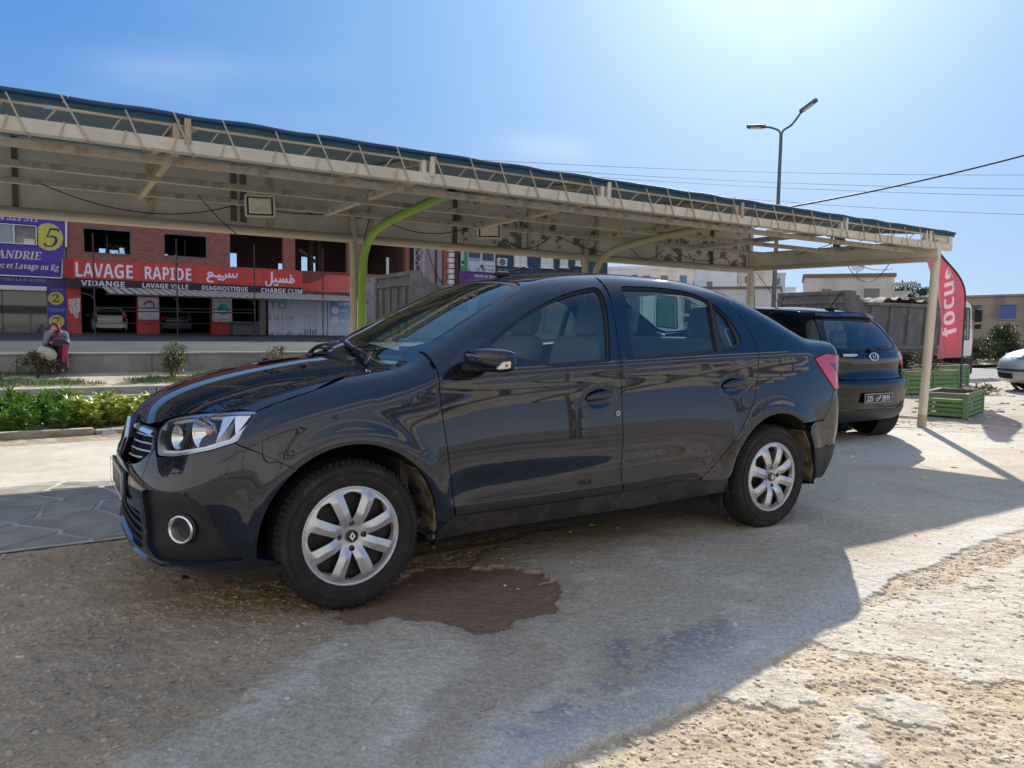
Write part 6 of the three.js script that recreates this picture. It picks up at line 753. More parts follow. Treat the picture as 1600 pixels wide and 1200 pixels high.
  const rw = poly([[-0.50, 1.345, 0.10], [0.50, 1.345, 0.10], [0.635, 1.035, 0.07], [0.4, 1.0, 0.1], [-0.4, 1.0, 0.1], [-0.635, 1.035, 0.07]]); B.rearGlass = panel(hatch, RV, rw, { off: -0.004, hem: 0 }); B.rearSeal = panel(hatch, RV, rw, { holes: [inset(rw, 0.018)], off: 0.002, hem: 0.01 });
  B.tailgate = P(RV, fullZ([[0.3, 1.40], [0.53, 1.385], [0.60, 1.25], [0.68, 1.05], [0.70, 0.96], [0.60, 0.90], [0.585, 0.80], [0.56, 0.70], [0.3, 0.69]]), { holes: [rw] }); B.garnish = strip(hatch, RV, [[-0.56, 0.905], [-0.3, 0.89], [0, 0.885], [0.3, 0.89], [0.56, 0.905]], 0.055, 0.008);
  B.spoiler = panel(hatch, RV, fullZ([[0.2, 1.425], [0.50, 1.41], [0.545, 1.375], [0.4, 1.365], [0.2, 1.37]]), { off: 0.035, hem: 0.06 }); B.stop = panel(hatch, RV, fullZ([[0.08, 1.405], [0.16, 1.402], [0.16, 1.385], [0.08, 1.387]]), { off: 0.0375, hem: 0.0 });
  const RW = rearWrap(2.2, 1.3), sR = (x, y) => { const [o, d] = PROJ.side(x, y), p = hatch.cast(o, d); return [Math.atan2(p.z, p.x - 2.2), y]; }; B.bumper = P(RW, fullZ([[0.2, 0.685], [0.62, 0.69], sR(2.82, 0.66), sR(2.74, 0.615), ...hole(2.43, 60, -8).map(p => sR(...p)), [0.75, 0.245], [0.2, 0.24]]));
  B.valance = panel(hatch, RW, fullZ([[0.1, 0.365], [0.55, 0.35], [0.70, 0.39], [0.82, 0.37], [0.85, 0.26], [0.7, 0.235], [0.1, 0.23]]), { off: 0.006 }); B.notch = panel(hatch, RW, fullZ(poly([[0.02, 0.60], [0.30, 0.60, 0.03], [0.46, 0.40, 0.04], [0.02, 0.385]]).slice(0, -1)), { off: -0.012, hem: 0.02 });
  B.lamp = panel(hatch, RW, poly([[0.66, 0.955, 0.02], [0.80, 0.985, 0.03], [1.10, 1.0, 0.03], [1.04, 0.86, 0.05], [0.86, 0.80, 0.03], [0.72, 0.88, 0.04]]), { off: 0.005 });
  const sW = (x, y) => { const [o, d] = PROJ.side(x, y), p = hatch.cast(o, d); return [Math.atan2(p.z, 0.25 - p.x), y]; }; B.front = P(PROJ.wrap, fullZ([[0.2, 0.74], [0.50, 0.72], sW(-0.42, 0.68), sW(-0.25, 0.62), ...hole(0, 118, 188).map(p => sW(...p)), [0.9, 0.2], [0.2, 0.2]])); B.head = panel(hatch, PROJ.wrap, poly([[0.56, 0.73, 0.02], [0.70, 0.80, 0.03], [0.98, 0.865, 0.02], [0.90, 0.74, 0.05], [0.75, 0.695, 0.04]]), { off: 0.004 }); B.fgrille = panel(hatch, PROJ.wrap, fullZ([[0.1, 0.40], [0.5, 0.40], [0.5, 0.28], [0.1, 0.28]]), { off: 0.004 }); B.strip = strip(hatch, PROJ.wrap, [[-1.0, 0.47], [-0.5, 0.47], [0, 0.47], [0.5, 0.47], [1.0, 0.47]], 0.05, 0.012);
  B.tyre = (() => { const g = lathe([[0.19, 0.06], [0.205, 0.082], [0.24, 0.086], [0.272, 0.080], [0.286, 0.062], [0.29, 0.03], [0.29, -0.03], [0.286, -0.062], [0.272, -0.080], [0.24, -0.086], [0.19, -0.06]], 64); g.rotateX(Math.PI / 2); const gr = []; for (const z of [-0.035, -0.012, 0.012, 0.035]) { const t = new THREE.TorusGeometry(0.2905, 0.0022, 5, 64); t.translate(0, 0, z); gr.push(t); } return join([g, ...gr]); })();
  B.rim = (() => { const g = []; for (let i = 0; i < 7; i++) { const b = ext([[-0.012, 0.03], [0.012, 0.03], [0.032, 0.188], [-0.032, 0.188]], 0.012, [], 0.003); b.rotateZ(i * Math.PI * 2 / 7); g.push(b); } const c = new THREE.CylinderGeometry(0.045, 0.05, 0.02, 24); c.rotateX(Math.PI / 2); const t = new THREE.TorusGeometry(0.192, 0.010, 8, 48); g.push(c, t); return join(g.map(q => mv(q, 0, 0, 0.055))); })();
}
function hatchback(name, label, pos, turn, o) {
  const car = thing(name, label, 'car', pos, turn, o.group), B = hatchBase, pt = o.paint, bp = o.bumper || pt, both = (n, g, m, p = car) => [part(n, g, m, p), part(n, flipZ(g), m, p)];
  both('front_wing', B.wing, pt); const fd = both('front_door', B.door, pt), rd = both('rear_door', B.rdoor, pt); both('quarter_panel', B.quarter, pt); part('roof', B.roof, pt, car); part('windscreen', B.screen, carGlass, car); part('bonnet', B.bonnet, pt, car);
  for (const k of [0, 1]) { const f = g => k ? flipZ(g) : g; part('window_glass', f(B.glassF), o.glass || carGlass, fd[k]); part('window_glass', f(B.glassR), o.glass || carGlass, rd[k]); part('window_seal', f(B.trim[0]), blackTrim, fd[k]); part('window_seal', f(B.trim[1]), blackTrim, rd[k]); part('door_handle', f(rbox(0.16, 0.03, 0.03, 0.012, 1.25, 0.86, 0.825)), pt, fd[k]); part('door_handle', f(rbox(0.16, 0.03, 0.03, 0.012, 2.05, 0.90, 0.835)), pt, rd[k]); part('mirror', f(rbox(0.12, 0.11, 0.17, 0.04, 0.60, 1.03, 0.88)), pt, fd[k]); part('tail_light', f(B.lamp), redLens, car); const h = part('headlight', f(B.head), phys({ color: C(0.16, 0.17, 0.18), roughness: 0.06, clearcoat: 1 }), car); for (const u of [0.68, 0.82]) { const [o, d] = PROJ.wrap(u, 0.76), p = hatch.cast(o, d), b = new THREE.SphereGeometry(0.055, 16, 10); b.scale(1, 1, 0.5); b.rotateY(-Math.PI / 2 + u); part('reflector', f(mv(b, p.x + 0.012, 0.765, p.z - 0.01)), chrome, h); } }
  const tg = part('tailgate', B.tailgate, pt, car); part('rear_window', B.rearGlass, o.glass || carGlass, tg); part('rear_window_seal', B.rearSeal, blackTrim, tg); part('spoiler', B.spoiler, pt, tg); part('stop_light', B.stop, redDark, tg); const ga = part('garnish', B.garnish, o.garnish || gloss, tg);
  part('wiper', [tube([[2.90, 1.005, 0.0], [2.895, 1.03, -0.06], [2.88, 1.045, -0.34]], 0.010, 12, 6), rbox(0.05, 0.04, 0.10, 0.015, 2.90, 1.01, 0.0)], blackTrim, tg);
  const rb = part('rear_bumper', B.bumper, bp, car); part('valance', B.valance, blackTrim, rb); part('plate_recess', B.notch, gloss, rb); part('front_bumper', B.front, bp, car); part('front_grille', B.fgrille, darkCave, car); part('bumper_strip', B.strip, o.strip || pt, car);
  part('sill', [bb(0.3, 2.15, 0.2, 0.33, -0.78, -0.70), bb(0.3, 2.15, 0.2, 0.33, 0.70, 0.78), bb(-0.5, 2.7, 0.2, 0.28, -0.6, 0.6)], blackTrim, car, 'stuff'); for (const cx of [0, 2.43]) for (const s of [1, -1]) { const g = new THREE.CylinderGeometry(0.36, 0.36, 0.4, 30, 1, true, -Math.PI / 2, Math.PI); g.rotateX(Math.PI / 2); part('arch_liner', mv(g, cx, 0.29, s * 0.6), darkCave, car); const w = new THREE.Group(); w.name = 'wheel'; w.position.set(cx, 0.288, s * 0.715); w.rotation.y = s > 0 ? 0 : Math.PI; car.add(w); part('tyre', B.tyre, tyreMat, w); part('rim', B.rim, satin, w); part('hub', mv(spin(new THREE.CylinderGeometry(0.19, 0.19, 0.03, 32), Math.PI / 2, 0, 0), 0, 0, 0.02), darkCave, w); }
  for (const [x, z, w] of [[0.98, 0.34, 0.46], [0.98, -0.34, 0.46], [1.85, 0, 1.15]]) { const s = rbox(0.14, 0.58, w, 0.06, 0, 0.29, 0, 3); spin(s, 0, 0, -0.28); part('seat', [mv(s, x + 0.2, 0.5, 0), rbox(0.46, 0.15, w, 0.06, x, 0.5, 0)].map(g => mv(g, 0, 0, z)), seatCloth, car); for (const hz of w > 1 ? [-0.36, 0.36] : [0]) part('headrest', rbox(0.10, 0.17, 0.25, 0.045, x + 0.40, 1.13, z + hz, 3), seatCloth, car); } part('dashboard', rbox(0.45, 0.2, 1.3, 0.06, 0.48, 0.9, 0), cabinGrey, car); part('floor', bb(0.2, 2.75, 0.28, 0.31, -0.68, 0.68), cabinGrey, car); part('parcel_shelf', bb(2.2, 2.7, 0.96, 0.98, -0.6, 0.6), cabinGrey, car);
  return car;
}
{ const h = hatchback('black_hatchback', 'black hatchback with a black number plate parked nose-in under the canopy end', [6.62, 0, -3.98], -Math.PI / 2, { paint: phys({ color: C(0.003, 0.0035, 0.0045), roughness: 0.03, ior: 1.55 }), garnish: gloss });
  const at = (y, z) => hatch.cast(V3(3.6, y, z), V3(-1, 0, 0)); { const p = at(0.93, -0.005), em = new THREE.Group(); const r = new THREE.TorusGeometry(0.05, 0.0075, 8, 36); r.scale(1.5, 0.82, 1); const H = [bar([-0.026, -0.026, 0], [-0.013, 0.028, 0], 0.012, 0.010), bar([0.013, -0.028, 0], [0.026, 0.026, 0], 0.012, 0.010), bar([-0.017, -0.004, 0], [0.017, 0.004, 0], 0.013, 0.010)]; const g = join([r, ...H]); g.rotateY(Math.PI / 2); g.rotateZ(0.25); part('emblem', mv(g, p.x + 0.012, 0.935, 0), chrome, h); }
  { const p = at(0.49, 0); const pl = part('number_plate', rbox(0.012, 0.11, 0.52, 0.004, p.x + 0.02, 0.49, 0), plateBlack, h); const [g, m] = sign(0.51, 0.102, 1024, (c, w, hh) => { c.fillStyle = '#0b0b0c'; c.fillRect(0, 0, w, hh); c.strokeStyle = '#d8d8da'; c.lineWidth = 10; c.strokeRect(9, 9, w - 18, hh - 18); const F = 'bold $ sans-serif'; txt(c, '225', w * 0.19, hh * 0.54, hh * 0.80, F, '#dcdcde', 'center', 0.85); txt(c, '3919', w * 0.77, hh * 0.54, hh * 0.80, F, '#dcdcde', 'center', 0.85); pen(c, w * 0.395, hh * 0.22, hh * 0.62, [[1.50, 0.35, 1.30, 0.35, 1.30, 0.12, 1.30, 0.52, 1.10, 0.52, 0.95, 0.52, 0.95, 0.2, 0.95, 0.62, 0.80, 0.85], [0.72, 0.42, 0.72, 0.90, 0.40, 0.90, 0.05, 0.88, 0.10, 0.40]], [[1.18, 0.02], [1.36, 0.02], [0.40, 0.30]], '#cfcfd2', 0.14); }); g.rotateY(Math.PI / 2); part('print', mv(g, p.x + 0.0275, 0.49, 0), m, pl); }
  { const p = at(0.945, 0.42), q = at(0.93, 0.24); part('name_badge', [bar([p.x + 0.006, 0.952, 0.50], [p.x + 0.012, 0.95, 0.26], 0.006, 0.028)], satin, h); }
  const a = hatch.cast(V3(2.38, 2, 0), V3(0, -1, 0)); part('aerial', [rbox(0.11, 0.03, 0.05, 0.012, 2.38, a.y + 0.01, 0), tube([[2.37, a.y + 0.02, 0], [2.44, a.y + 0.11, 0], [2.52, a.y + 0.20, 0]], 0.006, 10, 6)], rubber, h); for (const s of [1, -1]) part('mud_flap', bb(2.735, 2.745, 0.14, 0.30, s * 0.72 - 0.08, s * 0.72 + 0.08), rubber, h);
}
hatchback('blue_and_silver_car', 'blue car with silver front bumper at the right edge of the lot', [17.25, 0, -3.84], -0.88, { paint: phys({ color: C(0.045, 0.11, 0.42), roughness: 0.35, metalness: 0.5, clearcoat: 1, clearcoatRoughness: 0.05 }), bumper: phys({ color: C(0.42, 0.42, 0.42), roughness: 0.4, metalness: 0.5, clearcoat: 0.5 }), strip: mat(0.02, 0.03, 0.08, 0.4) });
hatchback('white_garage_car', 'white hatchback inside the leftmost garage bay, seen from behind', [2.25, 0.70, FZ - 5.0], -Math.PI / 2, { paint: phys({ color: C(0.72, 0.74, 0.76), roughness: 0.3, clearcoat: 1 }), glass: darkGlass, garnish: whitePaint });
hatchback('grey_garage_car', 'dark grey-blue hatchback inside the garage bay right of the white poster', [5.6, 0.70, FZ - 6.2], -Math.PI / 2, { paint: phys({ color: C(0.10, 0.12, 0.16), roughness: 0.3, clearcoat: 1 }), glass: darkGlass });
// ------------------------------------------------------------------ dump trucks on the road (tailgate at local x = 0, near side at z = 0, ground at y = 0)
const dumpGrey = worn([0.115, 0.112, 0.11], [0.17, 0.155, 0.135], 0.42, 0.68, 6, 1.6, 0.7, 0, 0.003), cabWhite = phys({ color: C(0.72, 0.73, 0.74), roughness: 0.35, clearcoat: 0.6 }), chassisM = worn([0.02, 0.02, 0.02], [0.09, 0.075, 0.055], 0.45, 0.7, 8, 0.8, 0.85);
function dumpTruck(label, pos, L, H0, s) {
  const t = thing('dump_truck', label, 'truck', pos); const BW = 2.35, y0 = 1.55 * s, yt = H0, ytail = H0 + 0.36 * s, cabX = L + 0.25;
  part('tailgate', [bb(0, 0.08, y0, ytail, -BW, 0)], dumpGrey, t); for (const [a, b] of [[0, 0.14], [BW - 0.14, BW]]) part('tailgate_rib', bb(-0.07, 0, y0, ytail, -b, -a), dumpGrey, t); for (let k = 1; k < 5; k++) part('tailgate_rib', bb(-0.06, 0, y0 + 0.1, ytail - 0.38, -BW + k * BW / 5 - 0.05, -BW + k * BW / 5 + 0.05), dumpGrey, t); part('tailgate_rib', bb(-0.06, 0, ytail - 0.34, ytail - 0.24, -BW + 0.16, -0.16), dumpGrey, t); part('tailgate_rib', bb(-0.05, 0, ytail - 0.10, ytail, -BW + 0.16, -0.16), dumpGrey, t);
  for (const z of [-0.06, -BW]) { const g = ext([[0.08, y0], [L, y0], [L, yt + 0.02], [0.60, yt], [0.52, yt + 0.06], [0.40, yt + 0.10], [0.36, yt + 0.20], [0.22, ytail - 0.12], [0.20, ytail - 0.02], [0.08, ytail]], 0.06); part('side_wall', uvBox(mv(g, 0, 0, z)), dumpGrey, t); }
  const n = Math.round(L / 0.95); for (let k = 1; k <= n; k++) { const x = k * (L - 0.1) / n; part('side_rib', bar([x - 0.12, y0 + 0.1, 0.035], [x + 0.02, yt - 0.12, 0.035], 0.13, 0.07, 0.01), dumpGrey, t); } part('top_rail', bar([0.6, yt - 0.03, 0.03], [L, yt - 0.01, 0.03], 0.09, 0.09, 0.01), dumpGrey, t); part('bottom_rail', bar([0, y0 + 0.05, 0.03], [L, y0 + 0.05, 0.03], 0.08, 0.12, 0.01), dumpGrey, t); part('floor', bb(0, L, y0 - 0.08, y0 + 0.02, -BW, -0.01), dumpGrey, t); part('headboard', [bb(L - 0.06, L, y0, yt + 0.34 * s, -BW, 0), bb(L, L + 0.9 * s, yt + 0.28 * s, yt + 0.34 * s, -BW + 0.1, -0.1)], dumpGrey, t);
  { const g = new THREE.PlaneGeometry(L * 0.6, BW - 0.3, 40, 14); g.rotateX(-Math.PI / 2); const p = g.attributes.position; for (let i = 0; i < p.count; i++) { const x = p.getX(i), z = p.getZ(i); p.setY(i, (1 - Math.pow(Math.abs(x) / (L * 0.32), 2)) * 0.30 + (fbm(x * 3 + 9, z * 3, 3) - 0.6) * 0.35); } g.computeVertexNormals(); part('load', mv(g, L * 0.62, yt - 0.05, -BW / 2), worn([0.42, 0.36, 0.30], [0.26, 0.22, 0.18], 0.4, 0.65, 8, 1.2, 0.95), t); }
  part('chassis', [bb(0.3, L + 1.6 * s, 0.8 * s, 1.3 * s, -1.6, -0.75), bb(L - 1.6, L - 0.7, 0.5 * s, 1.15 * s, -0.42, -0.05)], chassisM, t, 'stuff'); { const tk = new THREE.CylinderGeometry(0.3 * s, 0.3 * s, 0.8, 20); tk.rotateZ(Math.PI / 2); part('fuel_tank', mv(tk, L * 0.52, 0.85 * s, -0.35), chassisM, t); }
  // cab
  const ch = H0 + 0.25 * s, cl = 1.75 * s, cb = 1.30 * s, prof = poly([[cabX, cb, 0.04], [cabX + cl, cb, 0.10], [cabX + cl + 0.02, cb + 0.6 * s, 0.1], [cabX + cl - 0.14, ch - 0.16, 0.12], [cabX + cl - 0.45, ch, 0.2], [cabX + 0.1, ch - 0.02, 0.1]]); const win = poly([[cabX + cl * 0.36, cb + 0.66 * s, 0.06], [cabX + cl * 0.86, cb + 0.60 * s, 0.06], [cabX + cl * 0.82, ch - 0.24, 0.06], [cabX + cl * 0.36, ch - 0.22, 0.06]]);
  for (const z of [-0.08, -BW]) { const sd = part('cab_side', mv(ext(prof, 0.05, [win], 0.012), 0, 0, z), cabWhite, t); part('window', mv(ext(win, 0.006), 0, 0, z + 0.02), carGlass, sd); part('window_frame', mv(ext(inset(win, -0.03), 0.02, [inset(win, 0.012)]), 0, 0, z + 0.052), rubber, sd); part('door_line', [mv(ext([[cabX + cl * 0.30, cb], [cabX + cl * 0.31, cb], [cabX + cl * 0.31, ch - 0.2], [cabX + cl * 0.30, ch - 0.2]], 0.012), 0, 0, z + 0.055)], rubber, sd); part('handle', rbox(0.16, 0.05, 0.04, 0.01, cabX + cl * 0.42, cb + 0.45 * s, z + 0.075), rubber, sd); }
  part('cab_roof', [bb(cabX + 0.1, cabX + cl - 0.4, ch - 0.03, ch + 0.01, -BW + 0.02, -0.06), bb(cabX, cabX + 0.05, cb, ch - 0.05, -BW + 0.04, -0.08), bar([cabX + cl - 0.42, ch - 0.02, -BW / 2], [cabX + cl - 0.13, ch - 0.14, -BW / 2], BW - 0.1, 0.04)], cabWhite, t); part('cab_front', bb(cabX + cl - 0.05, cabX + cl + 0.03, cb, cb + 0.58 * s, -BW + 0.03, -0.07), cabWhite, t); part('windscreen', bar([cabX + cl - 0.01, cb + 0.60 * s, -BW / 2], [cabX + cl - 0.15, ch - 0.18, -BW / 2], BW - 0.16, 0.01), carGlass, t); part('sun_visor', bar([cabX + cl - 0.16, ch - 0.14, -BW / 2], [cabX + cl + 0.16, ch - 0.26, -BW / 2], BW - 0.2, 0.02), gloss, t);
  part('bumper', [rbox(0.55, 0.62 * s, BW - 0.02, 0.05, cabX + cl - 0.16, 0.92 * s, -BW / 2)], chassisM, t); for (const y of [0.40, 0.72]) part('step', rbox(0.6 * s, 0.06, 0.25, 0.02, cabX + cl * 0.45, y * s + 0.1, -0.1), chassisM, t);
  for (const z of [0.10, -BW - 0.10]) part('mirror', [rbox(0.10, 0.46 * s, 0.22, 0.04, cabX + cl + 0.06, ch - 0.52 * s, z), rbox(0.10, 0.20 * s, 0.2, 0.04, cabX + cl + 0.05, ch - 0.92 * s, z), bar([cabX + cl - 0.1, ch - 0.25, z * 0.6 - (z < 0 ? 0.9 : 0)], [cabX + cl + 0.06, ch - 0.28, z], 0.03, 0.03)], rubber, t);
  part('cab_interior', [bb(cabX + 0.1, cabX + 0.4, cb + 0.2 * s, cb + 0.9 * s, -0.9, -0.4), bb(cabX + 0.1, cabX + 0.4, cb + 0.2 * s, cb + 0.9 * s, -2.0, -1.5), bb(cabX + cl - 0.5, cabX + cl - 0.1, cb + 0.1, cb + 0.5 * s, -BW + 0.1, -0.12)], cabinGrey, t);
  const tw = lathe([[0.24, 0.12], [0.30, 0.15], [0.44, 0.155], [0.49, 0.13], [0.505, 0.08], [0.505, -0.08], [0.49, -0.13], [0.30, -0.15]].map(p => [p[0] * s, p[1]]), 40); tw.rotateX(Math.PI / 2); const rm = lathe([[0.05, 0.08], [0.10, 0.08], [0.12, 0.03], [0.22, 0.0], [0.255, 0.06], [0.27, 0.12]].map(p => [p[0] * s, p[1]]), 30); rm.rotateX(Math.PI / 2); const nuts = []; for (let i = 0; i < 8; i++) { const q = new THREE.CylinderGeometry(0.022, 0.022, 0.05, 6); q.rotateX(Math.PI / 2); nuts.push(mv(q, 0.16 * s * Math.cos(i * 0.785), 0.16 * s * Math.sin(i * 0.785), 0.03)); }
  for (const x of [1.15 * s, 2.45 * s, L - 0.35, cabX + cl * 0.62]) for (const z of [-0.18, -BW + 0.18]) { const w = new THREE.Group(); w.name = 'wheel'; w.position.set(x, 0.50 * s, z); if (z < -1) w.rotation.y = Math.PI; t.add(w); part('tyre', tw, rubber, w); part('rim', rm, mat(0.13, 0.12, 0.11, 0.6, 0.3), w); part('wheel_nut', nuts, mat(0.12, 0.12, 0.12, 0.5, 0.5), w, 'stuff'); if (z > -1) { const m = new THREE.CylinderGeometry(0.60 * s, 0.60 * s, 0.40, 24, 1, true, -Math.PI / 2, Math.PI); m.rotateX(Math.PI / 2); part('mudguard', mv(m, 0, 0.02, -0.02), rubber, w); } }
  return t;
}
dumpTruck('grey dump truck with white cab behind the saloon windows, ribbed tailgate to the left', [6.55, -0.5, -12.6], 6.9, 2.72, 0.95);
dumpTruck('grey dump truck with white cab on the road at the right, load heaped', [17.6, -0.55, -8.6], 4.7, 2.62, 0.86);
// ------------------------------------------------------------------ green planters of painted planks
const plankG = [0, 1, 2].map(k => worn([0.13 + 0.02 * k, 0.27 + 0.03 * k, 0.10], [0.15, 0.20, 0.10], 0.45, 0.68, 8, 0.6, 0.7, 0, 0.002)), plankTop = worn([0.33, 0.26, 0.22], [0.20, 0.15, 0.12], 0.4, 0.65, 8, 0.7, 0.85), soilM = worn([0.17, 0.12, 0.08], [0.10, 0.07, 0.05], 0.4, 0.65, 8, 0.6, 0.95, 0, 0.02);
function planter(label, x, z, turn, L, W, H, rows) { const t = thing('planter', label, 'planter', [x, 0, z], turn, 'green plank planters'); const h = H / rows; for (let r = 0; r < rows; r++) { const y = 0.02 + r * h; for (const s of [-1, 1]) { part('plank', rbox(L - 0.02, h - 0.012, 0.025, 0.006, 0, y + h / 2, s * (W / 2 - 0.0125)), plankG[(r + (s > 0 ? 1 : 0)) % 3], t); part('plank', rbox(0.025, h - 0.012, W - 0.06, 0.006, s * (L / 2 - 0.0125), y + h / 2, 0), plankG[(r + 2) % 3], t); } }
  for (const a of [-1, 1]) for (const b of [-1, 1]) part('corner_post', rbox(0.07, H + 0.01, 0.07, 0.006, a * (L / 2 - 0.02), H / 2 + 0.01, b * (W / 2 - 0.02)), plankG[1], t); if (L > 1.4) for (const b of [-1, 1]) part('corner_post', rbox(0.06, H, 0.05, 0.006, 0.0, H / 2 + 0.01, b * (W / 2 - 0.005)), plankG[0], t);
  part('rim', [rbox(L + 0.02, 0.025, 0.06, 0.005, 0, H + 0.025, W / 2 - 0.02), rbox(L + 0.02, 0.025, 0.06, 0.005, 0, H + 0.025, -W / 2 + 0.02), rbox(0.06, 0.025, W - 0.10, 0.005, L / 2 - 0.02, H + 0.025, 0), rbox(0.06, 0.025, W - 0.10, 0.005, -L / 2 + 0.02, H + 0.025, 0)], plankTop, t); part('soil', bb(-L / 2 + 0.03, L / 2 - 0.03, H - 0.10, H - 0.06, -W / 2 + 0.03, W / 2 - 0.03), soilM, t); return t; }
planter('green plank planter nearest the camera, right of the leaning canopy post', 10.50, -2.18, 0.29, 1.24, 0.60, 0.32, 5);
const plB = planter('green plank planter behind the foremost one, to the left, half hidden by the hatchback', 12.0, -4.9, -0.06, 1.75, 0.6, 0.44, 5); const plC = planter('green plank planter with a tuft of weeds, left of the blue car', 14.2, -4.75, -0.06, 1.75, 0.6, 0.44, 5); planter('green plank planter partly behind the nose of the blue car', 17.2, -5.9, 0.1, 1.6, 0.6, 0.46, 5);
bush('weeds', 'sparse weeds growing from the planter by the flag', 14.5, 0.38, -4.75, 0.45, 0.30, 260, 0.08, DRYG); bush('weeds', 'low weeds on the ground between planter and blue car', 15.2, 0, -4.0, 0.35, 0.12, 240, 0.07, MIDG);
for (const [x, z, sx, lb] of [[8.75, -2.4, 0.16, 'rough stone lying by the canopy post foot'], [8.4, -3.1, 0.12, 'small stone behind the canopy post foot'], [12.9, -1.2, 0.2, 'large pale stone on the lot at the right'], [14.4, -0.9, 0.26, 'flat stone near the right edge of the lot']]) { const g = new THREE.IcosahedronGeometry(sx, 2), p = g.attributes.position; for (let i = 0; i < p.count; i++) { const d = 0.75 + 0.5 * vnoise(p.getX(i) * 9 + 40, p.getZ(i) * 9 + p.getY(i) * 7 + 40); p.setXYZ(i, p.getX(i) * d, p.getY(i) * d * 0.6, p.getZ(i) * d); } g.computeVertexNormals(); const o = part(numbered('rock'), g, worn([0.42, 0.37, 0.31], [0.3, 0.26, 0.21], 0.4, 0.65, 8, 0.5, 0.95), scene); o.position.set(x, 0.02, z); tag(o, lb, 'stone'); }
// ------------------------------------------------------------------ feather flag
{ const f = thing('feather_flag', 'red feather flag with white lettering on a bent pole beside the planters', 'flag', [13.15, 0, -3.42], 0); const pole = [], N = 46; const edge = v => { const bend = sstep(0.55, 1.0, v); return [-1.30 * Math.pow(bend, 1.6) * 0.82, 0.30 + 2.62 * v - 0.12 * Math.pow(bend, 2)]; };
  for (let i = 0; i <= 20; i++) { const e = edge(i / 20); pole.push([e[0] + 0.02, e[1], 0]); } pole.unshift([0.02, 0, 0]); part('pole', tube(pole, 0.018, 80, 8), mat(0.03, 0.03, 0.035, 0.5), f); part('base', [rbox(0.4, 0.08, 0.4, 0.02, 0, 0.04, 0)], mat(0.05, 0.05, 0.05, 0.7), f);
  const M = 18, pos = [], uv = [], idx = []; for (let i = 0; i <= N; i++) { const v = lerp(0.19, 1, i / N), e = edge(v), left = lerp(-0.80, -1.30, sstep(0.19, 0.95, v)), lx = Math.min(left, e[0] - 0.004); for (let j = 0; j <= M; j++) { const u = j / M, x = lerp(lx, e[0], u); const w = (0.06 * Math.sin(u * 9 + v * 3) + 0.04 * Math.sin(u * 4 - v * 9)) * Math.sqrt(1 - u); pos.push(x, e[1] + (u - 1) * 0.02 * (1 - v) * 2, w); uv.push((x + 1.32) / 1.34, (e[1] - 0.75) / 2.1); if (i && j) { const k = i * (M + 1) + j; idx.push(k - M - 2, k - M - 1, k, k - M - 2, k, k - 1); } } }
  const g = new THREE.BufferGeometry(); g.setAttribute('position', new THREE.BufferAttribute(new Float32Array(pos), 3)); g.setAttribute('uv', new THREE.BufferAttribute(new Float32Array(uv), 2)); g.setIndex(idx); g.computeVertexNormals();
  const t = texture(1024, 1600, (c, w, h) => { c.fillStyle = '#cc5563'; c.fillRect(0, 0, w, h); const q = c.createLinearGradient(0, h * 0.8, 0, h); q.addColorStop(0, 'rgba(150,80,90,0)'); q.addColorStop(1, 'rgba(140,84,92,0.9)'); c.fillStyle = q; c.fillRect(0, h * 0.8, w, h * 0.2); txt(c, 'focus', w * 0.58, h * 0.51, h * 0.205, 'bold $ sans-serif', '#dcc6cb', 'center', 1.12, -Math.PI / 2 - 0.27); txt(c, 'ELECTROMENAGER', w * 0.41, h * 0.60, h * 0.066, '$ sans-serif', '#e8c8cd', 'center', 1.05, -Math.PI / 2 - 0.25); });
  part('cloth', g, phys({ color: C(1, 1, 1), map: t, roughness: 0.75, transmission: 0.35, thickness: 0 }), f);
}
// ------------------------------------------------------------------ street lamp with two heads
{ const l = thing('street_lamp', 'tall grey street lamp with two lamp heads rising behind the canopy', 'street lamp', [27.3, -0.5, -18.9]); const m = mat(0.10, 0.115, 0.14, 0.5, 0.4); part('mast', [rod([0, 0, 0], [0.12, 10.6, 0], 0.11, 16, 0.07), rod([0, 0, 0], [0.02, 1.2, 0], 0.15, 16)], m, l); for (const s of [1, -1]) { const dx = s * 0.34, dz = s * 0.80; part('arm', tube([[0.12, 10.5, 0], [0.12 + dx * 0.1, 10.75, dz * 0.1], [0.12 + dx * 0.5, 10.95, dz * 0.5], [0.12 + dx, s > 0 ? 11.50 : 11.05, dz]], 0.045, 20, 8), m, l); const h = rbox(0.26, 0.16, 0.85, 0.07, 0, 0, 0, 4); h.rotateX(s > 0 ? -0.55 : 0.12); h.rotateY(Math.atan2(0.55, 1.35)); const hd = part('lamp_head', mv(h, 0.12 + dx * 1.3, s > 0 ? 11.68 : 11.10, dz * 1.3), m, l); const ln = rbox(0.2, 0.05, 0.5, 0.02, 0, 0, 0); ln.rotateX(s > 0 ? -0.55 : 0.12); ln.rotateY(Math.atan2(0.55, 1.35)); part('lens', mv(ln, 0.12 + dx * 1.3, s > 0 ? 11.60 : 11.02, dz * 1.3), lampGlass, hd); } }
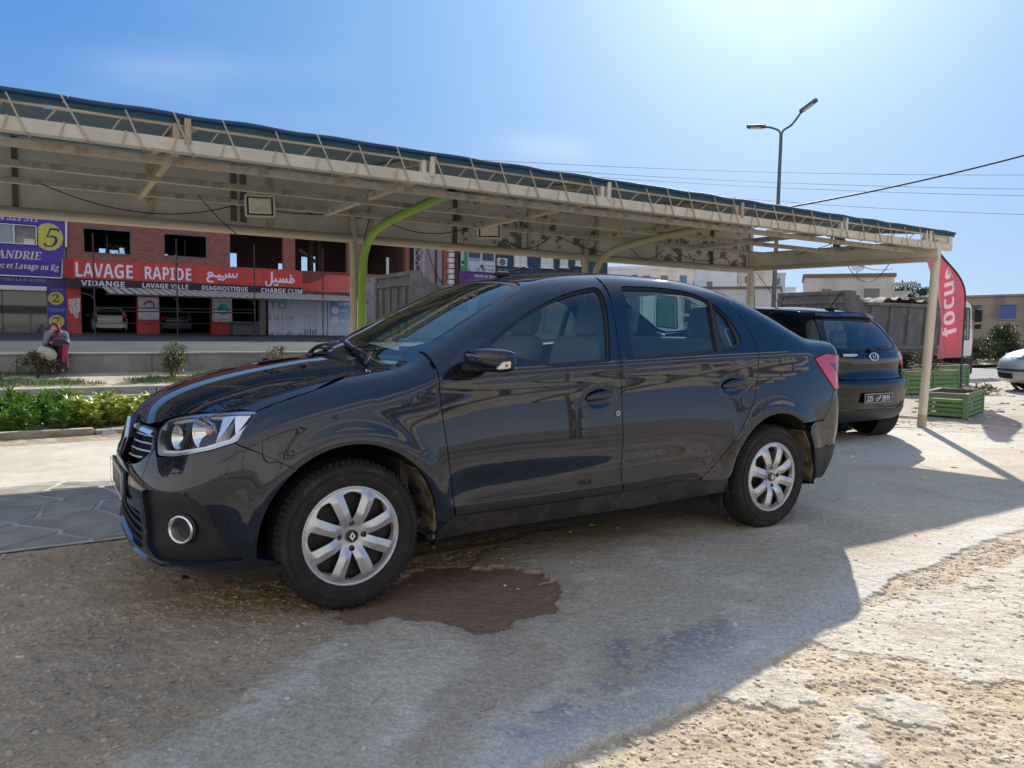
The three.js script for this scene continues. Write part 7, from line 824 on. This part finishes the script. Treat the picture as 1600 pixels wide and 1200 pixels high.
// ------------------------------------------------------------------ overhead lines and their pylon
{ const p = thing('power_pylon', 'dark pylon crossarm with insulators just above the canopy roof', 'pylon', [34.6, -0.5, -70.2]); const m = mat(0.10, 0.12, 0.14, 0.7); p.rotation.y = -0.57; part('mast', [bar([0, 0, 0], [0, 19.6, 0], 0.35, 0.35)], m, p); part('crossarm', [bar([-1.9, 19.2, 0], [1.9, 19.2, 0], 0.14, 0.16), bar([-0.6, 19.75, 0], [0.75, 19.75, 0], 0.12, 0.14), bar([-0.6, 19.2, 0], [-0.6, 19.8, 0], 0.14, 0.14), bar([0.75, 19.2, 0], [0.55, 19.8, 0], 0.14, 0.14)], m, p); for (const x of [-2.0, -1.72, -1.44, -1.16, 1.0, 1.28, 1.56, 1.84]) part('insulator', lathe([[0.02, 0], [0.09, 0.08], [0.05, 0.14], [0.10, 0.22], [0.05, 0.28], [0.09, 0.36], [0.02, 0.5]], 8).translate(x, 19.25, 0), mat(0.16, 0.26, 0.24, 0.3), p);
  const wires = [[[36.2, 19.4, -68.8], [88.3, 18.4, -35.9], 'highest of the thin power lines right of the pylon'], [[36.4, 18.9, -68.8], [88.2, 16.9, -35.8], 'second highest thin power line right of the pylon'], [[36.6, 18.6, -68.8], [88.2, 16.2, -35.8], 'third thin power line right of the pylon'], [[48, 17.0, -61.0], [88.2, 14.2, -35.6], 'lowest thin power line, just above the canopy roof'], [[33.4, 19.5, -71.0], [-8, 21.3, -97], 'thin power line running along the canopy roof edge at the left']];
  wires.forEach(([a, b, lb]) => { const w = part(numbered('power_line'), sag(a, b, 0.5, 0.022, 30, 5), cableM, scene); tag(w, lb, 'cable', 'thin power lines'); }); const c = part(numbered('overhead_cable'), sag([31.5, 7.6, -23.6], [46.0, 11.6, -14.8], 0.25, 0.045, 30, 6), cableM, scene); tag(c, 'thick black overhead cable slanting up to the right across the sky', 'cable'); }
// ------------------------------------------------------------------ houses at the right and the white town on the hill
const render1 = worn([0.62, 0.585, 0.53], [0.52, 0.48, 0.43], 0.4, 0.68, 5, 7, 0.9), render2 = worn([0.66, 0.66, 0.655], [0.57, 0.57, 0.57], 0.4, 0.68, 5, 7, 0.9), render3 = worn([0.42, 0.345, 0.265], [0.30, 0.245, 0.19], 0.42, 0.68, 5, 5, 0.9), tileRed = mat(0.30, 0.10, 0.07, 0.85), trimBrown = mat(0.22, 0.14, 0.11, 0.8), winDark = phys({ color: C(0.06, 0.075, 0.09), roughness: 0.1, clearcoat: 1 }), blueShut = mat(0.09, 0.17, 0.36, 0.6);
function house(name, label, x, z, turn, w, d, h, m, o = {}) { // front faces local +z
  const t = thing(name, label, o.cat || 'house', [x, o.y ?? -0.5, z], turn, o.group); part('wall', uvBox(new THREE.BoxGeometry(w, h, d).translate(0, h / 2, -d / 2)), m, t); part('parapet', [bb(-w / 2 - 0.12, w / 2 + 0.12, h, h + (o.cap || 0.25), -d - 0.1, 0.12)], o.capM || m, t);
  for (const [wx, wy, ww, wh, wm] of o.win || []) { const wn = part('window', mv(ext(rect(wx - ww / 2 - 0.08, wx + ww / 2 + 0.08, wy - wh / 2 - 0.08, wy + wh / 2 + 0.08), 0.07, [rect(wx - ww / 2, wx + ww / 2, wy - wh / 2, wy + wh / 2)]), 0, 0, 0.005), o.frame || m, t); part('pane', bb(wx - ww / 2, wx + ww / 2, wy - wh / 2, wy + wh / 2, 0.004, 0.02), wm || winDark, wn); }
  for (const [sx, sy, sw, sd] of o.ledge || []) part('ledge', bb(sx - sw / 2, sx + sw / 2, sy, sy + 0.18, 0, sd), o.ledgeM || m, t); return t; }
{ const T = -0.92; // faces back along the line of sight
  const hA = house('flat_roofed_house', 'cream two-storey house with a brown roof edge and satellite dish at the right', 54.0, -33.0, T, 6.6, 7, 6.3, render1, { cap: 0.28, capM: trimBrown, win: [[-1.6, 4.9, 0.7, 0.95], [1.7, 4.9, 1.15, 0.95], [-2.2, 1.8, 1, 1.2]], ledge: [[0, 3.4, 12, 1.2]] });
  { const dish = lathe([[0.02, 0], [0.25, 0.03], [0.42, 0.11], [0.5, 0.18]], 24); dish.rotateX(1.15); part('dish', mv(dish, 0.6, 7.05, 0.2), whitePaint, hA); part('dish_arm', rod([0.6, 6.5, 0], [0.6, 7.05, 0.2], 0.04, 6), metalDark, hA); part('side_canopy', [bar([3.3, 5.7, 0.3], [4.7, 5.75, 0.3], 1.6, 0.14), bb(3.3, 4.3, 0, 5.2, -4, -0.2)], render1, hA); part('lower_wing', [bb(-7.5, 3.0, 0, 3.3, -1, 1.4), bb(-7.6, 3.1, 3.3, 3.55, -1, 1.5)], render2, hA); }
  house('white_house', 'low white house with a dark eaves line behind the slim canopy corner post', 46.5, -38.4, T, 7.5, 6, 5.3, render2, { cap: 0.16, capM: trimBrown, win: [[2.6, 1.6, 0.6, 0.9], [-1, 4.2, 1.6, 0.3]], ledge: [[0, 3.0, 8.4, 0.8]], ledgeM: trimBrown });
  const hC = house('gabled_house', 'cream house with a small red tiled gable above the saloon roof', 42.5, -41.5, T, 6, 6, 3.9, render1, { win: [[1.8, 2.6, 0.8, 0.9]], cap: 0.15 }); part('tiled_roof', (() => { const g = ext([[-2.4, 4.0], [2.2, 4.0], [-0.2, 5.2]], 4); return mv(g, 0, 0, -4); })(), render1, hC); part('roof_slope', [bar([-2.6, 3.95, -2], [-0.15, 5.25, -2], 4.3, 0.1), bar([2.4, 3.95, -2], [-0.2, 5.25, -2], 4.3, 0.1)], tileRed, hC);
  const hR = house('beige_house', 'long beige single-storey house with blue window beyond the truck', 60, -23.5, -Math.PI / 2 + 0.02, 16, 8, 4.5, render3, { cap: 0.15, win: [[-0.4, 3.35, 1.15, 1.05, blueShut], [-2.6, 3.3, 0.75, 1.15, mat(0.16, 0.15, 0.15, 0.8)]], frame: render3, y: -0.3 }); part('garden_wall', bb(-8, 8, 0, 1.1, 1.5, 1.7), render3, hR);
  bush('roadside_bush', 'dark round bush in front of the beige house', 47, -0.4, -18.6, 2.3, 1.35, 5200, 0.22, DARKG); bush('roadside_bush', 'dark bush at the right edge of the picture by the beige house', 53.5, -0.4, -18.3, 1.6, 1.2, 3600, 0.22, DARKG); bush('roadside_bush', 'dusty low shrub on the verge left of the round dark bush', 43.5, -0.4, -18.0, 1.0, 0.7, 1200, 0.2, DRYG);
  const tr = thing('tree', 'dark evergreen tree showing above the houses near the flag', 'tree', [86, 0, -47.5]); part('trunk', rod([0, -0.5, 0], [0.2, 4.5, 0], 0.35, 10, 0.16), barkM, tr); part('limb', [rod([0.1, 3.0, 0], [1.6, 5.5, 0.5], 0.14, 7, 0.06), rod([0.1, 3.2, 0], [-1.5, 5.3, -0.4], 0.13, 7, 0.06), rod([0.1, 3.5, 0], [0.2, 5.8, 1.4], 0.12, 7, 0.05)], barkM, tr, 'stuff'); { const cl = []; for (let k = 0; k < 26; k++) cl.push([rnd(-2.6, 2.6), rnd(4.3, 7.0), rnd(-2.2, 2.2), rnd(0.5, 1.0)]); foliage(5000, leafGeo(0.34, 0.15, 0.03), () => { const c = cl[(rnd() * cl.length) | 0], a = rnd(0, 6.28), b = Math.acos(rnd(-1, 1)), r = c[3] * Math.pow(rnd(), 0.4); return [[c[0] + Math.sin(b) * Math.cos(a) * r, c[1] + Math.cos(b) * r * 0.8, c[2] + Math.sin(b) * Math.sin(a) * r], [rnd(-1.5, 1), rnd(0, 6.28), 0], rnd(0.6, 1.3)]; }, () => { const k = rnd(0.6, 1.3); return C(0.045 * k, 0.075 * k, 0.025 * k); }, tr, 'crown'); }
  // the town: each building a thing with windows of its own
  const spots = []; const cols = [worn([0.62, 0.66, 0.73], [0.54, 0.58, 0.65], 0.4, 0.68, 5, 7, 0.9), worn([0.66, 0.69, 0.74], [0.57, 0.60, 0.66], 0.4, 0.68, 5, 7, 0.9), render1, worn([0.56, 0.61, 0.70], [0.48, 0.53, 0.61], 0.4, 0.68, 5, 7, 0.9)];  // bluish tints stand in for distance haze and shade on the walls
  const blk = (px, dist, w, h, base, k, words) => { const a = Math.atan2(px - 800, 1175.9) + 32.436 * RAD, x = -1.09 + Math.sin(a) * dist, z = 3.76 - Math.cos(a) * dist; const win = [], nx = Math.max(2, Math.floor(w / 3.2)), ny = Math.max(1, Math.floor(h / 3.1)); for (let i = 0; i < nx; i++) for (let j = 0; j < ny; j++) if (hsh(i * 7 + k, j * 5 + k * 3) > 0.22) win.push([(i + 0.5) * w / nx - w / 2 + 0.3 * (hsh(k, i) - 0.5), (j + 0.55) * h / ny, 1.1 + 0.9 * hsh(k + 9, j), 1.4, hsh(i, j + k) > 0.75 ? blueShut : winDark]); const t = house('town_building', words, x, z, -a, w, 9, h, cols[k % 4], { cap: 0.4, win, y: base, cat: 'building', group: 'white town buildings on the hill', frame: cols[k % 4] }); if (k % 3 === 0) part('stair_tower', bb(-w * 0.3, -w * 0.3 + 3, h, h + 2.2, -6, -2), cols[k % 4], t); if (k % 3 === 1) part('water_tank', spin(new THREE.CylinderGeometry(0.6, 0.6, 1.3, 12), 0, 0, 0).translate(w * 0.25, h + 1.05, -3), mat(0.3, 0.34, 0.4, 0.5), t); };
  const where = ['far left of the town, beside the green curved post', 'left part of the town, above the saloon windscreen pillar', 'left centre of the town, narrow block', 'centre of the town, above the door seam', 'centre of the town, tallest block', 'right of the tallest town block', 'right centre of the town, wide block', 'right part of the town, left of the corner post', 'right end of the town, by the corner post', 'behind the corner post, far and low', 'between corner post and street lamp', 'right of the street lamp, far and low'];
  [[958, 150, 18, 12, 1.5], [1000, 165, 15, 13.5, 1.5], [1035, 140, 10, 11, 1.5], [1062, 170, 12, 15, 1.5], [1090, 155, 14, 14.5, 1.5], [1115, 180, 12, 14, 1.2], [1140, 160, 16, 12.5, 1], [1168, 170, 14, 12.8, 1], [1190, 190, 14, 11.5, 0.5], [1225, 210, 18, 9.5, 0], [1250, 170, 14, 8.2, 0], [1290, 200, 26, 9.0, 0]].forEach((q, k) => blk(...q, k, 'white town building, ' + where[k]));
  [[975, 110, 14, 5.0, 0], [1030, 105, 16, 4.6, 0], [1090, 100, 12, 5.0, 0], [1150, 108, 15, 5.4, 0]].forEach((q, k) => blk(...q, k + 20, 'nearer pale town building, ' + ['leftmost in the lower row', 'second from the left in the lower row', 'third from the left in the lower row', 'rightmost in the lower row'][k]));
  part('far_hill', (() => { const g = new THREE.SphereGeometry(1, 48, 16); g.scale(150, 9, 60); return mv(g, 150, -4, -190); })(), worn([0.42, 0.40, 0.36], [0.30, 0.29, 0.25], 0.4, 0.7, 8, 40, 0.95), struct('hill'));
}
// ------------------------------------------------------------------ the person resting on the wall
{
  const per = thing('person', 'person in a dark red headscarf and grey cardigan sitting bent over on the wall', 'person', [-0.58, 0, -19.82]);
  const field = (segs, res, x0, y0, z0, size, k, name, m, parent) => { // smooth union of tapered capsules, meshed
    const mc = new MarchingCubes(res, m, false, false, 120000); mc.isolation = 0; const F = mc.field; const S = segs.map(s => ({ a: s[0], b: s[1], r: s[2], q: s[3] }));
    for (let k3 = 0; k3 < res; k3++) for (let j = 0; j < res; j++) for (let i = 0; i < res; i++) { const x = x0 + size * (i / res * 2 - 1), y = y0 + size * (j / res * 2 - 1), z = z0 + size * (k3 / res * 2 - 1); let d = 1e3; for (const s of S) { const dx = s.b[0] - s.a[0], dy = s.b[1] - s.a[1], dz = s.b[2] - s.a[2], L = dx * dx + dy * dy + dz * dz || 1e-9, t = clamp(((x - s.a[0]) * dx + (y - s.a[1]) * dy + (z - s.a[2]) * dz) / L), e = Math.hypot(x - s.a[0] - t * dx, y - s.a[1] - t * dy, z - s.a[2] - t * dz) - lerp(s.r, s.q, t); const h = Math.max(k - Math.abs(d - e), 0) / k; d = Math.min(d, e) - h * h * k * 0.25; } F[k3 * res * res + j * res + i] = -d; }
    mc.update(); const n = mc.count, g = new THREE.BufferGeometry(), P = new Float32Array(n * 3), N = new Float32Array(n * 3); for (let i = 0; i < n; i++) { P[i * 3] = x0 + size * mc.positionArray[i * 3]; P[i * 3 + 1] = y0 + size * mc.positionArray[i * 3 + 1]; P[i * 3 + 2] = z0 + size * mc.positionArray[i * 3 + 2]; for (let c = 0; c < 3; c++) N[i * 3 + c] = mc.normalArray[i * 3 + c]; } g.setAttribute('position', new THREE.BufferAttribute(P, 3)); g.setAttribute('normal', new THREE.BufferAttribute(N, 3)); g.computeVertexNormals(); return part(name, g, m, parent); };
  const skin = mat(0.42, 0.24, 0.16, 0.6), maroon = mat(0.17, 0.012, 0.035, 0.85), cardi = mat(0.17, 0.18, 0.23, 0.95), darkCloth = mat(0.035, 0.018, 0.03, 0.9), pink = mat(0.42, 0.03, 0.09, 0.8);
  // joints: hips on the wall, torso leaning forward (+z), chin in the right hand
  const body = [[[-0.02, 0.53, 0.0], [0.0, 0.72, 0.12], 0.17, 0.16], [[0, 0.72, 0.12], [0.0, 0.90, 0.20], 0.16, 0.15], [[-0.15, 0.92, 0.20], [0.15, 0.92, 0.20], 0.085, 0.085], [[0, 0.94, 0.22], [-0.02, 1.03, 0.27], 0.06, 0.055], [[-0.025, 1.09, 0.30], [-0.03, 1.13, 0.30], 0.095, 0.09], [[-0.035, 1.05, 0.36], [-0.035, 1.06, 0.38], 0.05, 0.045],
    [[-0.19, 0.90, 0.20], [-0.25, 0.68, 0.32], 0.062, 0.05], [[-0.25, 0.68, 0.32], [-0.11, 0.98, 0.43], 0.05, 0.034], [[0.19, 0.90, 0.20], [0.24, 0.68, 0.26], 0.062, 0.05], [[0.24, 0.68, 0.26], [0.0, 0.70, 0.46], 0.048, 0.034],
    [[-0.10, 0.52, 0.06], [-0.14, 0.50, 0.46], 0.10, 0.075], [[-0.14, 0.50, 0.46], [-0.12, 0.02, 0.40], 0.075, 0.045], [[0.10, 0.52, 0.06], [0.13, 0.50, 0.46], 0.10, 0.075], [[0.13, 0.50, 0.46], [0.12, 0.02, 0.40], 0.075, 0.045], [[-0.12, 0.0, 0.38], [-0.12, -0.02, 0.52], 0.045, 0.035], [[0.12, 0.0, 0.38], [0.12, -0.02, 0.52], 0.045, 0.035]];
  const fingers = []; for (const [sx, hx, hy, hz, dx, dy, dz] of [[-1, -0.11, 0.99, 0.43, 0.25, 0.9, -0.1], [1, -0.02, 0.70, 0.47, -0.95, 0.05, 0.15]]) { fingers.push([[hx, hy, hz], [hx + dx * 0.06, hy + dy * 0.06, hz + dz * 0.06], 0.030, 0.032]); for (let k = 0; k < 4; k++) { const o = (k - 1.5) * 0.017, L = [0.055, 0.068, 0.064, 0.05][k], ox = dy * o, oy = -dx * o, bx = hx + dx * 0.07 + ox, by = hy + dy * 0.07 + oy, bz = hz + dz * 0.07; fingers.push([[bx, by, bz], [bx + dx * L * 0.55, by + dy * L * 0.55, bz + 0.004], 0.0095, 0.009], [[bx + dx * L * 0.55, by + dy * L * 0.55, bz + 0.004], [bx + dx * L, by + dy * L, bz - 0.014], 0.009, 0.008]); } fingers.push([[hx + dy * 0.03, hy - dx * 0.03, hz + 0.01], [hx + dy * 0.045 + dx * 0.05, hy - dx * 0.045 + dy * 0.05, hz + 0.02], 0.011, 0.009]); }
  const b = field([...body, ...fingers], 110, 0, 0.58, 0.25, 0.68, 0.03, 'body', skin, per);
  field([[[-0.02, 0.54, 0.0], [0.0, 0.72, 0.11], 0.20, 0.19], [[0, 0.72, 0.11], [0, 0.90, 0.19], 0.185, 0.175], [[-0.17, 0.91, 0.19], [0.17, 0.91, 0.19], 0.10, 0.10], [[-0.19, 0.90, 0.20], [-0.25, 0.69, 0.32], 0.085, 0.072], [[-0.25, 0.69, 0.32], [-0.15, 0.90, 0.405], 0.07, 0.052], [[0.19, 0.90, 0.20], [0.24, 0.69, 0.26], 0.085, 0.072], [[0.24, 0.69, 0.26], [0.07, 0.70, 0.42], 0.068, 0.05]], 72, 0, 0.70, 0.2, 0.5, 0.05, 'cardigan', cardi, per);
  field([[[-0.10, 0.51, 0.05], [-0.14, 0.50, 0.46], 0.145, 0.115], [[0.10, 0.51, 0.05], [0.13, 0.50, 0.46], 0.145, 0.115], [[-0.14, 0.47, 0.47], [-0.14, 0.06, 0.40], 0.105, 0.135], [[0.13, 0.47, 0.47], [0.12, 0.06, 0.40], 0.105, 0.135], [[-0.2, 0.02, 0.44], [-0.08, 0.02, 0.50], 0.05, 0.05], [[0.05, 0.02, 0.48], [0.2, 0.03, 0.42], 0.05, 0.05], [[-0.1, 0.60, 0.14], [0.1, 0.60, 0.14], 0.15, 0.15], [[0, 0.40, 0.42], [0.0, 0.10, 0.36], 0.06, 0.10]], 84, 0, 0.35, 0.3, 0.55, 0.045, 'skirt', darkCloth, per);
  field([[[-0.025, 1.10, 0.285], [-0.03, 1.14, 0.285], 0.112, 0.104], [[0.0, 1.05, 0.24], [0.03, 0.93, 0.20], 0.10, 0.12], [[0.02, 0.94, 0.26], [0.02, 0.84, 0.34], 0.10, 0.08]], 56, 0, 1.03, 0.26, 0.32, 0.04, 'headscarf', maroon, per);
  part('face', [(() => { const g = new THREE.SphereGeometry(0.082, 24, 16); g.scale(0.86, 1.05, 0.7); return mv(g, -0.045, 1.085, 0.352); })(), (() => { const g = new THREE.ConeGeometry(0.014, 0.04, 8); g.rotateX(0.5); return mv(g, -0.048, 1.085, 0.415); })()], skin, per); part('eye', [mv(new THREE.SphereGeometry(0.010, 8, 6), -0.075, 1.105, 0.402), mv(new THREE.SphereGeometry(0.010, 8, 6), -0.018, 1.105, 0.402)], mat(0.03, 0.02, 0.02, 0.3), per); part('mouth', rbox(0.035, 0.008, 0.01, 0.003, -0.046, 1.045, 0.400), mat(0.25, 0.08, 0.07, 0.6), per);
  const sc = thing('red_scarf', 'bright red scarf hanging from the seated person\'s lap', 'scarf', [-0.58, 0, -19.82]); part('cloth', (() => { const g = new THREE.PlaneGeometry(0.14, 0.46, 10, 18), p = g.attributes.position; for (let i = 0; i < p.count; i++) { const x = p.getX(i), y = p.getY(i), v = 0.5 - y / 0.46; p.setXYZ(i, 0.20 + x * (1.1 - v * 0.5) - v * 0.06, 0.66 + y - 0.23, 0.655 + 0.02 * Math.sin(x * 60 + v * 2) - 0.03 * Math.abs(0.3 - v)); } g.computeVertexNormals(); return g; })(), pink, sc);
  const hb = thing('dark_handbag', 'dark handbag held in the seated person\'s lap', 'bag', [-0.50, 0.70, -19.30]); part('body', (() => { const g = rbox(0.40, 0.24, 0.20, 0.09, 0, 0, 0, 5); g.rotateZ(-0.2); return g; })(), mat(0.02, 0.025, 0.045, 0.6), hb); part('strap', tube([[-0.14, 0.08, 0], [-0.08, 0.20, 0.02], [0.08, 0.20, 0.02], [0.14, 0.05, 0]], 0.012, 20, 6), mat(0.02, 0.025, 0.045, 0.6), hb);
  const sb = thing('cream_sack', 'cream cloth bundle beside the seated person\'s knees', 'bag', [-0.80, 0.42, -19.22]); { const g = new THREE.SphereGeometry(1, 32, 22), p = g.attributes.position; for (let i = 0; i < p.count; i++) { const x = p.getX(i), y = p.getY(i), z = p.getZ(i), d = 0.9 + 0.2 * vnoise(x * 3 + 9, y * 3 + z * 2 + 9); p.setXYZ(i, x * 0.24 * d, y * 0.17 * d, z * 0.15 * d); } g.rotateZ(-0.35); g.computeVertexNormals(); part('body', g, mat(0.50, 0.44, 0.33, 0.95, 0), sb); const k = new THREE.ConeGeometry(0.05, 0.10, 10); part('tied_top', mv(k, -0.12, 0.19, 0), mat(0.50, 0.44, 0.33, 0.95), sb); }
}
// ------------------------------------------------------------------ the canopy across the yard, which the saloon's paint mirrors
{ const c = thing('canopy_frame', 'bare cream canopy frame behind the camera, seen only mirrored in the saloon', 'canopy');
  for (const [z, y, h] of [[4.7, 2.62, 0.24], [5.25, 2.30, 0.10], [5.95, 2.36, 0.09], [6.7, 2.42, 0.09], [7.5, 2.48, 0.10], [8.6, 2.55, 0.28]]) part('beam', bar([-8, y, z], [11, y, z], 0.06, h), cream, c); for (const [a, b] of [[3.30, 3.60]]) for (let x = -8; x < 9; x += 1.9) part('reflection_board', bb(x, x + 1.88, a, b, 4.72, 4.75), whitePaint, c);  // unseen white boards added for the pale band mirrored in the side window
  for (let x = -7.4; x < 11; x += 1.72) part('rafter', bar([x, 2.44, 4.7], [x, 2.52, 8.6], 0.06, 0.08), cream, c);
  for (let x = -6.5; x < 11; x += 2.6) { part('post', rod([x, 0, 8.0], [x, 2.5, 8.0], 0.06, 12), cream, c); part('curved_arm', tube([[x + 0.1, 0, 7.9], [x + 0.1, 1.5, 7.9], [x + 0.1, 2.0, 7.75], [x + 0.1, 2.2, 7.3], [x + 0.1, 2.3, 6.4]], 0.05, 30, 10), cream, c); }
 }
renderer.render(scene, camera);
